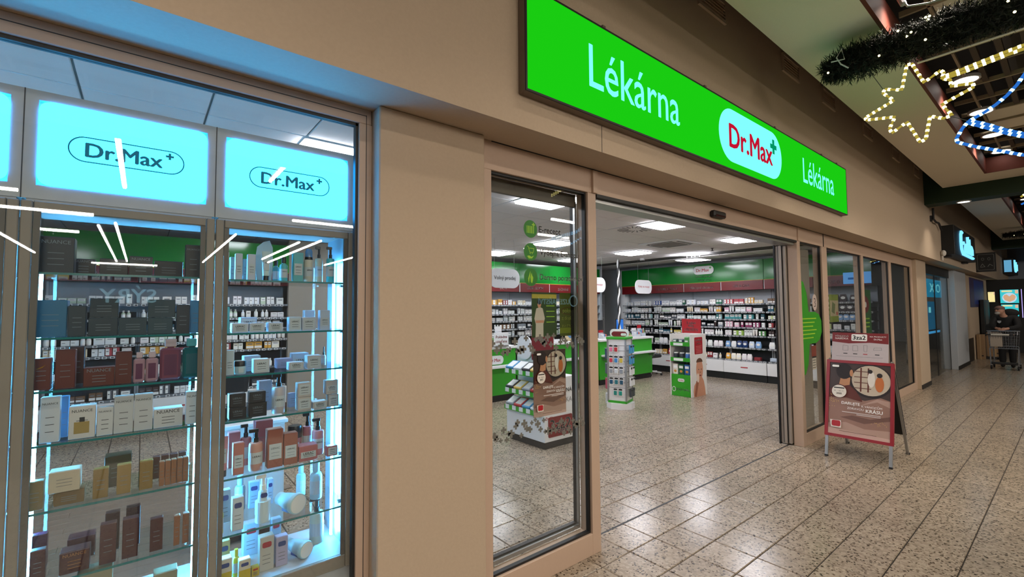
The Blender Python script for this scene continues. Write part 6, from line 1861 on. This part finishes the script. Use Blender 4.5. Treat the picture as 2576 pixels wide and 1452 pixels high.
MB().box(0.02, 0.16, -0.0008, 0, 0.0, 0.15).build('paper_notice', mat('paper_notice', '#b5b0a2', 0.6), t)
for q in range(4):
    MB().box(0.03, 0.14, -0.0013, -0.0008, 0.02 + 0.032 * q, 0.028 + 0.032 * q).build('small_print', M_INK, t)
# posters behind the right hand panes
t = thing('window_poster', 'olive green product poster behind the first wide pane', 'poster', (5.0, 0.0, 1.49))
MB().box(0, 0.41, -0.003, 0, 0, 0.42).build('poster_sheet', mat('poster_olive_light', '#7d8c2a', 0.5), t)
MB().box(0.03, 0.40, -0.004, -0.003, 0.09, 0.33).build('cream_panel', mat('poster_cream', '#b9a888', 0.5), t)
MB().prism([(0.08, 0.16), (0.22, 0.12), (0.26, 0.27), (0.14, 0.31)], -0.0046, -0.004, 'y').build('soap_picture', mat('poster_soap', '#6f7a4a', 0.5), t)
MB().prism(ell(0.33, 0.13, 0.03, 0.03, 14), -0.0046, -0.004, 'y').build('red_spot', M_RED, t)
t = thing('window_poster', 'tall green banner with a red disc behind the second wide pane', 'poster', (6.55, 0.0, 1.1))
MB().box(0, 0.62, -0.003, 0, 0, 0.92).build('poster_sheet', mat('banner_green', '#1f5f1a', 0.5), t)
MB().prism(ell(0.28, 0.66, 0.23, 0.15, 24), -0.004, -0.003, 'y').build('red_disc', M_RED_D, t)
MB().prism(ell(0.30, 0.66, 0.06, 0.05, 14), -0.0048, -0.004, 'y').build('drop_mark', M_INKW, t)
for q in range(3):
    MB().box(0.10, 0.5, -0.004, -0.003, 0.40 - 0.07 * q, 0.425 - 0.07 * q).build('slogan_line', M_STICKL, t)
t = thing('lit_header', 'pale blue lit header board inside by the right hand panes', 'sign', (7.62, 0.52, 2.17))
MB().box(0, 0.03, -0.44, 0, 0, 0.22, c=0.003).build('header_box', emat('pale_blue_lit', (0.16, 0.45, 0.95), 0.8, True), t)
MB().box(-0.001, 0, -0.30, -0.08, 0.08, 0.12).build('header_print', emat('mid_blue_lit', (0.03, 0.18, 0.55), 0.6, True), t)
MB().tube([(0.015, -0.22, 0.22), (0.015, -0.22, 0.78)], 0.004, 5).build('hanging_rod', M_STEEL, t)
# opaque film behind the last pane
FM = thing('window_film', 'dark grey perforated film with dotted rows closing the last pane', 'film', (7.914, YE0 + 0.045, 0.16))
MB().box(0, 1.543, 0, 0.006, 0, 2.37).build('film_sheet', M_FILM, FM)
mb = MB()
rnd = random.Random(4)
for r in range(34):
    for c in range(24):
        x = 0.03 + c * 0.063 + rnd.uniform(-0.01, 0.01)
        if x < 1.5:
            mb.box(x, x + 0.022, -0.001, 0, 0.04 + r * 0.068, 0.05 + r * 0.068)
o = mb.build('dotted_rows', mat('film_dots', '#6b665e', 0.6), FM)
o['kind'] = 'stuff'
# ================================================================== shop fronts further down the corridor
M_BLUEG = emat('cyan_wall_screen', (0.02, 0.42, 0.72), 0.9, True)
M_BLUEL = emat('bright_cyan_letters', (0.25, 0.9, 1.0), 1.4, True)
M_BLUED = emat('dim_blue_screen', (0.02, 0.22, 0.42), 0.8, True)
D2 = struct(MB().box(10.55, 14.3, -0.12, -0.02, 2.50, 2.73).build('door_2', M_DARK), 'frameless glass doors of the neighbouring shop')
for k, (x0, x1) in enumerate(((10.57, 11.35), (11.36, 12.49), (12.50, 14.28))):
    MB().box(x0, x1 - 0.03, -0.085, -0.073, 0.02, 2.50).build('pane', M_GLASS, D2)
    MB().box(x1 - 0.03, x1, -0.09, -0.07, 0.0, 2.50).build('door_edge', M_DARK, D2)
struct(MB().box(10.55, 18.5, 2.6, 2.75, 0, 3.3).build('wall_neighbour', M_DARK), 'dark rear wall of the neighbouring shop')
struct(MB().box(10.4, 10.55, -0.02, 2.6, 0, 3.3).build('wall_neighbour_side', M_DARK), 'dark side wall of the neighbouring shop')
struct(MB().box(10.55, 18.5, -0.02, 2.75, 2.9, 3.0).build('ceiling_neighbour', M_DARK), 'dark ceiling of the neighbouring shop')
t = thing('wall_screen', 'wide cyan lit wall screen inside the neighbouring shop', 'screen', (10.95, 0.03, 1.97))
MB().box(0, 3.25, 0, 0.06, 0, 0.46).build('screen_panel', M_BLUEG, t)
for k, (x, s_) in enumerate(((0.95, 'E'), (1.95, 'X'), (2.75, 'O'))):
    txt(s_, M_BLUEL, t, (x, -0.004, 0.24), height=0.22, width=0.55, bold=0.03)
for x in (0.5, 2.8):
    MB().tube([(x, 0.03, 0.46), (x, 0.03, 0.93)], 0.012, 6).build('hanging_rod', M_STEEL, t)
t = thing('service_counter', 'dark counter with a glowing blue edge in the neighbouring shop', 'counter', (10.75, 0.10, 0))
MB().box(0, 3.4, 0, 0.6, 0, 1.06).build('counter_body', M_DARK, t)
MB().box(0, 3.4, -0.01, 0.0, 1.02, 1.08).build('lit_edge', emat('blue_edge_light', (0.08, 0.5, 1.0), 1.3, True), t)
MB().box(-0.02, 3.42, -0.005, 0.62, 1.08, 1.11).build('counter_top', M_DARK, t)
t = thing('wall_screen', 'upright blue information screen on the dark counter', 'screen', (12.55, 0.14, 1.11))
MB().box(0, 1.5, 0, 0.06, 0, 0.75, c=0.01).build('screen_panel', M_BLUED, t)
MB().box(0.55, 0.8, -0.004, 0, 0.45, 0.6).build('screen_icon', M_BLUEL, t)
for k in range(4):
    x = 11.0 + 0.38 * k
    t = thing('shop_tin', 'small bright tin on the dark counter, %s from the left' % ORD[k], 'tin', (x, 0.3, 1.11), 0, 'tins on the dark counter')
    MB().lathe([(0.12, 0), (0.12, 0.3), (0.10, 0.32)], 14).build('tin_body', mat('tin_paint', '#8fa3b5', 0.3, 0.4), t, smooth=True)
    MB().lathe([(0.11, 0.32), (0.11, 0.36)], 14).build('lid', M_DARK, t)
    MB().lathe([(0.122, 0.08), (0.122, 0.2)], 14).build('label', M_RED_D, t)
struct(MB().box(14.3, 16.25, -0.23, 0.2, 0, 2.73, c=0.006).build('wall_column', mat('pale_grey_column', '#a9adb2', 0.6)), 'pale grey column after the glass doors')
struct(MB().box(14.29, 16.27, -0.245, -0.23, 0, 0.1).build('baseboard_column', M_BLACK), 'black skirting of the pale column')
WFAR = struct(MB().box(16.25, 21.9, -0.16, 0.1, 0, 2.73).build('wall_far', M_WALL), 'beige wall with posters far down the corridor')
MB().box(16.8, 17.9, -0.165, -0.16, 0.0, 0.72).build('dark_niche', M_BLACK, WFAR)
t = thing('wall_poster', 'tall purple and blue poster on the far beige wall', 'poster', (17.6, -0.162, 1.7))
MB().box(0, 3.4, -0.01, 0, 0, 0.96).build('poster_sheet', mat('poster_purple', '#3b2f5a', 0.5, noise=0.5, scale=4), t)
MB().box(0.9, 3.2, -0.012, -0.01, 0.1, 0.9).build('blue_panel', mat('poster_blue', '#2c3f8f', 0.5, noise=0.5, scale=5), t)
t = thing('wall_panel', 'tall black advertising panel leaning beside the purple poster', 'panel', (19.4, -0.30, 0))
MB().box(0, 1.5, 0, 0.1, 0.7, 1.95, c=0.01).build('panel_board', M_BLACK, t)
MB().box(0.3, 1.1, -0.006, 0, 1.1, 1.85).build('grey_sheet', mat('grey_sheet', '#5a5a58', 0.6), t)
MB().box(0, 1.5, 0.0, 0.12, 0.0, 0.7).build('panel_foot', M_WALL, t)
# stacked cartons
for k, (x, y, w, d, h, lab) in enumerate(((18.6, -0.75, 0.5, 0.36, 0.78, 'large brown cardboard carton behind the trolley'), (18.3, -0.36, 0.4, 0.18, 0.80, 'narrow brown cardboard carton against the far wall'))):
    t = thing('cardboard_box', lab, 'box', (x, y, 0.08 if k == 0 else 0))
    MB().box(0, w, 0, d, 0, h, c=0.006).build('carton_body', mat('brown_cardboard', '#8d7153', 0.8, noise=0.1), t)
    MB().box(-0.001, 0, d * 0.42, d * 0.58, 0.0, h).build('tape', mat('parcel_tape', '#a58a66', 0.4), t)
    MB().box(-0.002, 0, d * 0.15, d * 0.4, h * 0.12, h * 0.17).build('stamp', M_INK, t)
t = thing('wooden_pallet', 'low dark pallet under the large cardboard carton', 'pallet', (18.55, -0.78, 0))
for q in range(3):
    MB().box(0.0, 0.6, 0.17 * q, 0.17 * q + 0.08, 0, 0.055).build('bearer', M_DARK, t)
for q in range(4):
    MB().box(0.16 * q, 0.16 * q + 0.1, 0, 0.42, 0.055, 0.08).build('deck_board', M_DARK, t)
# dark kiosk with menu screens
KX = 22.2
struct(MB().box(KX, KX + 0.3, -2.2, 0.1, 0, 2.73).build('wall_kiosk', M_BLACK), 'black front of the snack kiosk at the corridor end')
struct(MB().box(26.6, 27.0, -6.5, 0.0, 0, 5.2).build('wall_end', mat('blue_grey_wall', '#7d828a', 0.8)), 'blue grey wall closing the corridor')


def menu(y0, y1, z0, z1, base, label, heart=False):
    t = thing('menu_screen', label, 'screen', (KX - 0.05, y1, z0))
    w, h = y1 - y0, z1 - z0
    MB().box(0, 0.05, -w, 0, 0, h, c=0.004).build('housing', M_BLACK, t)
    MB().box(-0.003, 0.0, -w + 0.01, -0.01, 0.01, h - 0.01).build('display', base, t)
    MB().box(-0.005, -0.003, -w * 0.65, -w * 0.1, h * 0.82, h * 0.93).build('title_bar', emat('menu_cream', (0.9, 0.8, 0.4), 0.9, True), t)
    MB().box(-0.005, -0.003, -w * 0.96, -w * 0.80, h * 0.70, h * 0.95).build('price_block', emat('menu_peach', (0.9, 0.6, 0.4), 0.8, True), t)
    if heart:
        MB().prism(ell(-w * 0.5, h * 0.40, w * 0.38, h * 0.36, 24), -0.006, -0.003, 'x').build('plate', emat('menu_plate', (0.55, 0.75, 0.9), 0.9, True), t)
        hp = [(0, -0.30), (0.25, -0.16), (0.33, 0.06), (0.27, 0.20), (0.14, 0.24), (0, 0.10), (-0.14, 0.24), (-0.27, 0.20), (-0.33, 0.06), (-0.25, -0.16)]
        MB().prism([(-w * 0.5 + a * w, h * 0.40 + b * h) for a, b in hp], -0.008, -0.006, 'x').build('heart_pizza', emat('menu_crust', (0.72, 0.42, 0.24), 0.9, True), t)
    return t


M_MEN = emat('menu_teal', (0.05, 0.6, 0.65), 0.95, True)
menu(-0.97, -0.48, 1.83, 2.35, M_MEN, 'teal menu screen with a heart shaped pizza on the kiosk', True)
menu(-0.95, -0.49, 1.34, 1.80, M_MEN, 'lower teal menu screen on the kiosk behind the shopper')
t = menu(-0.36, -0.16, 1.88, 2.28, emat('menu_yellow', (0.95, 0.8, 0.35), 1.0, True), 'narrow yellow and red menu screen on the kiosk')
t = thing('neon_strip', 'slim violet light strip beside the menu screens', 'light', (KX - 0.02, -1.03, 1.3))
MB().tube([(0, 0, 0), (0, 0, 1.05)], 0.012, 6).build('strip', emat('violet_strip', (0.5, 0.4, 0.9), 0.9, True), t)
MB().box(0.0, 0.02, -0.015, 0.015, 0, 1.05).build('strip_holder', M_DARK, t)

# ================================================================== hanging shop signs on the bulkhead
t = thing('shop_sign', 'black box sign with glowing blue lettering beyond the pharmacy', 'sign', (11.05, -0.444, 2.89))
MB().box(0, 3.25, -0.22, 0, 0, 0.66, c=0.006).build('sign_box', M_BLACK, t)
M_NEON = emat('blue_neon', (0.18, 0.62, 1.0), 1.5, True)
NE = [[(0.95, 0.56), (0.85, 0.58), (0.75, 0.50), (0.72, 0.34), (0.76, 0.18), (0.90, 0.10), (1.05, 0.10)], [(1.05, 0.36), (1.08, 0.30)], [(1.38, 0.12), (1.32, 0.22), (1.42, 0.32), (1.58, 0.30), (1.60, 0.12)],
      [(1.78, 0.12), (1.76, 0.54)], [(2.02, 0.12), (2.0, 0.50)], [(2.26, 0.14), (2.18, 0.24), (2.30, 0.34), (2.46, 0.26), (2.46, 0.12)], [(0.95, 0.07), (2.60, 0.06)]]
mb = MB()
for p_ in NE:
    mb.tube([(a, -0.235, b) for a, b in p_], 0.035, 6)
o = mb.build('neon_lettering', M_NEON, t)
MB().box(0.2, 0.5, -0.1, 0, -0.04, 0).box(2.7, 3.0, -0.1, 0, -0.04, 0).build('bracket', M_DARK, t)
t = thing('toilet_sign', 'black square sign with outlined toilet pictograms', 'sign', (16.5, -0.444, 2.75))
MB().box(0, 0.05, -0.42, 0, 0, 0.57, c=0.004).build('panel', M_BLACK, t)
MB().box(0.01, 0.04, 0.0, 0.03, 0.1, 0.47).build('wall_bracket', M_DARK, t)
G_ = mat('grey_outline', '#8a8a88', 0.5)
o1 = rrect(-0.385, -0.035, 0.05, 0.52, 0.03, 4); o2 = rrect(-0.380, -0.040, 0.055, 0.515, 0.027, 4)
MB().ring(o1, o2, -0.002, 0, 'x').build('outline', G_, t)
for cy, cz, sc in ((-0.15, 0.38, 1), (-0.28, 0.38, 1)):
    MB().ring(ell(cy, cz, 0.03, 0.04, 14), ell(cy, cz, 0.025, 0.034, 14), -0.002, 0, 'x').build('drop_icon', G_, t)
for pts in ([(-0.10, 0.16), (-0.14, 0.24), (-0.19, 0.15), (-0.10, 0.14)], [(-0.25, 0.15), (-0.29, 0.22), (-0.35, 0.17)]):
    mb = MB()
    for q in stroke(pts, 0.008):
        mb.prism(q, -0.002, 0, 'x')
    mb.build('figure_icon', G_, t)
t = thing('shop_sign', 'smaller black sign with pale blue lettering at the corridor end', 'sign', (24.2, -0.444, 3.05))
MB().box(0, 2.2, -0.3, 0, 0, 0.62, c=0.006).build('sign_box', M_BLACK, t)
mb = MB()
for p_ in ([(0.4, 0.55), (0.35, 0.3), (0.5, 0.12), (0.9, 0.1)], [(1.0, 0.5), (1.0, 0.15)], [(1.4, 0.42), (1.4, 0.15)]):
    mb.tube([(a, -0.31, b) for a, b in p_], 0.04, 6)
mb.build('neon_lettering', M_NEON, t)
MB().box(-0.02, 0.0, -0.26, -0.05, 0.06, 0.54).build('end_glow', emat('sign_end_glow', (0.15, 0.45, 0.7), 0.8, True), t)
# motion detector and bracket near the beam
t = thing('motion_detector', 'cream motion detector under the bulkhead before the black sign', 'detector', (10.9, -0.444, 2.83))
MB().ball((0, -0.05, 0.08), 0.07, 12, 8, sc=(1, 0.7, 1)).build('head', M_OFFW, t, smooth=True)
MB().tube([(0, -0.03, 0.06), (0, -0.03, -0.08)], 0.02, 8).build('stalk', M_OFFW, t)
t = thing('wall_bracket', 'dark bent conduit bracket below the green beam', 'bracket', (9.95, -0.444, 3.52))
MB().tube([(0, -0.05, 0.28), (0, -0.05, 0.05), (0.2, -0.06, 0.0), (0.5, -0.06, 0.02), (0.75, -0.05, -0.05), (0.85, -0.05, -0.1)], 0.02, 6).build('conduit', M_DARK, t)
MB().box(-0.05, 0.05, -0.03, 0, 0.0, 0.12).build('clip', M_DARK, t)

# ================================================================== shopping trolley
M_CHR = mat('chromed_wire', '#a9adb5', 0.25, 0.9, noise=0)
TR = thing('shopping_trolley', 'grey wire shopping trolley with a dark handle at the corridor end', 'trolley', (15.2, -1.02, 0))
top = [(-0.05, -0.31, 1.05), (-0.05, 0.30, 1.05), (0.62, 0.27, 1.02), (0.62, -0.27, 1.02)]
bot = [(0.0, -0.27, 0.57), (0.0, 0.27, 0.57), (0.56, 0.24, 0.60), (0.56, -0.24, 0.60)]
MB().tube(top, 0.012, 6, closed=True).build('top_rim', M_CHR, TR)
MB().tube(bot, 0.010, 6, closed=True).build('bottom_rim', M_CHR, TR)
mb = MB()
for s_ in range(4):
    a, b = Vector(top[s_]), Vector(top[(s_ + 1) % 4]); c, d = Vector(bot[s_]), Vector(bot[(s_ + 1) % 4])
    for k in range(1, 12):
        mb.tube([a.lerp(b, k / 12), c.lerp(d, k / 12)], 0.0035, 4)
    for k in range(1, 6):
        mb.tube([a.lerp(c, k / 6), b.lerp(d, k / 6)], 0.0035, 4)
for k in range(1, 9):
    mb.tube([Vector(bot[0]).lerp(Vector(bot[1]), k / 9), Vector(bot[3]).lerp(Vector(bot[2]), k / 9)], 0.0035, 4)
o = mb.build('basket_wires', M_CHR, TR)
o['kind'] = 'stuff'
MB().box(-0.03, 0.0, 0.02, 0.25, 0.62, 1.0).build('flyer', mat('trolley_flyer', '#9a8d80', 0.6), TR)
MB().tube([(-0.14, -0.15, 0.945), (-0.14, 0.33, 0.945)], 0.02, 8).build('handle', M_BLACK, TR)
MB().tube([(-0.145, -0.12, 0.948), (-0.145, 0.22, 0.948)], 0.021, 8).build('handle_sleeve', M_OFFW, TR)
for y in (-0.27, 0.27):
    MB().tube([(0.0, y, 0.57), (-0.02, y * 0.95, 0.2), (-0.02, y * 0.95, 0.12)], 0.014, 6).build('frame_leg', M_CHR, TR)
    MB().tube([(0.56, y * 0.9, 0.6), (0.62, y * 0.9, 0.2), (0.62, y * 0.9, 0.12)], 0.014, 6).build('frame_leg', M_CHR, TR)
    MB().tube([(-0.02, y * 0.95, 0.2), (0.62, y * 0.9, 0.2)], 0.012, 6).build('frame_rail', M_CHR, TR)
    MB().tube([(-0.14, y, 0.945), (-0.05, y, 1.05)], 0.012, 6).build('handle_bracket', M_CHR, TR)
    for x in (-0.02, 0.62):
        MB().lathe([(0.055, -0.018), (0.062, -0.010), (0.062, 0.010), (0.055, 0.018)], 14).build('castor', M_BLACK, TR, (x, y * 0.93, 0.062), (PI / 2, 0, 0))
        MB().box(x - 0.03, x + 0.03, y * 0.93 - 0.03, y * 0.93 + 0.03, 0.115, 0.135).build('castor_fork', M_CHR, TR)
MB().box(-0.05, 0.2, -0.25, 0.25, 0.14, 0.19, c=0.01).build('lower_bumper', M_BLACK, TR)


# ================================================================== shopper
def skinned(name, pts, edges, rad, m, par, levels=2, root=0):
    me = bpy.data.meshes.new(name)
    me.from_pydata(pts, edges, [])
    ob = bpy.data.objects.new(name, me)
    COL.objects.link(ob)
    md = ob.modifiers.new('skin', 'SKIN')
    md.use_smooth_shade = True
    for i, r in enumerate(rad):
        sv = me.skin_vertices[0].data[i]
        sv.radius = (r, r) if not isinstance(r, tuple) else r
        sv.use_root = (i == root)
    sb = ob.modifiers.new('sub', 'SUBSURF')
    sb.levels = levels
    sb.render_levels = levels
    dg = bpy.context.evaluated_depsgraph_get()
    dg.update()
    nm = bpy.data.meshes.new_from_object(ob.evaluated_get(dg))
    bpy.data.objects.remove(ob)
    nm.materials.clear()
    nm.materials.append(m)
    nm.polygons.foreach_set('use_smooth', [True] * len(nm.polygons))
    return put(name, nm, par)


PS = thing('person', 'bearded shopper in cap and black jacket leaning on the trolley', 'person', (16.05, -1.02, 0))
B_SKIN = mat('shopper_skin', '#b98a74', 0.6)
B_JKT = mat('black_jacket', '#0f0f12', 0.8)
B_TRS = mat('black_trousers', '#0d0d10', 0.85)
body_p = [(0.05, 0, 0.92), (0.0, 0, 1.08), (-0.12, -0.01, 1.30), (-0.22, 0.03, 1.46), (-0.28, 0.06, 1.56), (-0.30, 0.08, 1.66),
          (-0.13, 0.19, 1.38), (-0.33, 0.24, 1.14), (-0.50, 0.12, 1.09), (-0.13, -0.20, 1.38), (-0.33, -0.25, 1.14), (-0.50, -0.02, 1.09),
          (0.05, 0.09, 0.86), (0.0, 0.10, 0.48), (0.05, 0.10, 0.09), (-0.09, 0.11, 0.05), (0.05, -0.09, 0.86), (0.0, -0.10, 0.48), (0.05, -0.10, 0.09), (-0.09, -0.11, 0.05)]
body_e = [(0, 1), (1, 2), (2, 3), (3, 4), (4, 5), (2, 6), (6, 7), (7, 8), (2, 9), (9, 10), (10, 11), (0, 12), (12, 13), (13, 14), (14, 15), (0, 16), (16, 17), (17, 18), (18, 19)]
body_r = [0.13, 0.13, 0.14, 0.055, 0.085, 0.075, 0.065, 0.045, 0.032, 0.065, 0.045, 0.032, 0.085, 0.06, 0.045, 0.035, 0.085, 0.06, 0.045, 0.035]
# fingers of both clasped hands
for hi, sy in ((8, -1), (11, 1)):
    hx, hy, hz = body_p[hi]
    for k in range(5):
        i0 = len(body_p)
        L = (0.045, 0.075, 0.08, 0.075, 0.055)[k]
        dz = 0.03 - 0.015 * k
        body_p.append((hx - 0.03, hy + sy * 0.02, hz + dz)); body_p.append((hx - 0.045, hy + sy * (0.02 + L), hz + dz - 0.012))
        body_e += [(hi, i0), (i0, i0 + 1)]
        body_r += [0.012, 0.009]
BODY = skinned('body', body_p, body_e, body_r, B_SKIN, PS)
jk_p = [(0.05, 0, 0.84), (0.0, 0, 1.06), (-0.12, -0.01, 1.30), (-0.20, 0.02, 1.43), (-0.13, 0.20, 1.38), (-0.33, 0.25, 1.14), (-0.46, 0.15, 1.09), (-0.13, -0.21, 1.38), (-0.33, -0.26, 1.14), (-0.46, -0.05, 1.09)]
skinned('jacket', jk_p, [(0, 1), (1, 2), (2, 3), (2, 4), (4, 5), (5, 6), (2, 7), (7, 8), (8, 9)], [0.17, 0.18, 0.19, 0.10, 0.10, 0.075, 0.05, 0.10, 0.075, 0.05], B_JKT, PS)
skinned('trousers', [(0.05, 0, 0.90), (0.05, 0.09, 0.82), (0.0, 0.10, 0.48), (0.05, 0.10, 0.10), (0.05, -0.09, 0.82), (0.0, -0.10, 0.48), (0.05, -0.10, 0.10)], [(0, 1), (1, 2), (2, 3), (0, 4), (4, 5), (5, 6)], [0.15, 0.11, 0.085, 0.075, 0.11, 0.085, 0.075], B_TRS, PS)
for y in (0.10, -0.10):
    MB().ball((-0.02, y, 0.05), 0.05, 12, 8, sc=(2.3, 0.95, 1.0)).build('shoe', M_BLACK, PS, smooth=True)
# head: cap with brim, face turned to his right, white beard
HD = MB().ball((0, 0, 0), 0.098, 18, 12, sc=(1.05, 0.95, 1.2)).build('head', B_SKIN, PS, (-0.31, 0.08, 1.605), (0, 0, -0.6), smooth=True)
MB().ball((0, 0, 0), 0.104, 18, 10, sc=(1.08, 0.98, 0.72)).build('cap_crown', mat('faded_cap', '#7d5f58', 0.8), HD, (0.005, 0, 0.055), smooth=True)
MB().ball((-0.10, 0, 0.045), 0.075, 14, 6, sc=(1.0, 1.0, 0.14)).build('cap_brim', mat('dark_brim', '#2a2226', 0.8), HD, smooth=True)
MB().ball((-0.075, 0, -0.075), 0.055, 14, 8, sc=(0.9, 1.1, 0.8)).build('beard', mat('white_beard', '#a9a39c', 0.9), HD, smooth=True)
MB().ball((-0.108, 0, -0.005), 0.018, 8, 6, sc=(1, 0.8, 1.3)).build('nose', B_SKIN, HD, smooth=True)
for y in (-0.035, 0.035):
    MB().ball((-0.092, y, 0.02), 0.010, 8, 6).build('eye', M_INK, HD, smooth=True)
    MB().ball((0.01, y * 2.7, -0.01), 0.022, 8, 6, sc=(1, 0.5, 1.4)).build('ear', B_SKIN, HD, smooth=True)
MB().box(-0.105, -0.095, -0.02, 0.02, -0.052, -0.045).build('mouth', mat('shopper_lip', '#7d4a42', 0.6), HD)
MB().ball((0, 0, 0), 0.14, 16, 10, sc=(0.9, 1.3, 0.85)).build('hood', B_JKT, PS, (-0.06, -0.10, 1.53), smooth=True)
MB().prism([(0.0, 0.0), (0.035, 0.03), (0.04, 0.075), (-0.04, 0.075), (-0.035, 0.03)], -0.004, 0.0, 'x').build('chest_badge', mat('silver_badge', '#8d9196', 0.5), PS, (-0.318, 0.10, 1.24), (0, 0.0, 0))
bpy.context.view_layer.update()
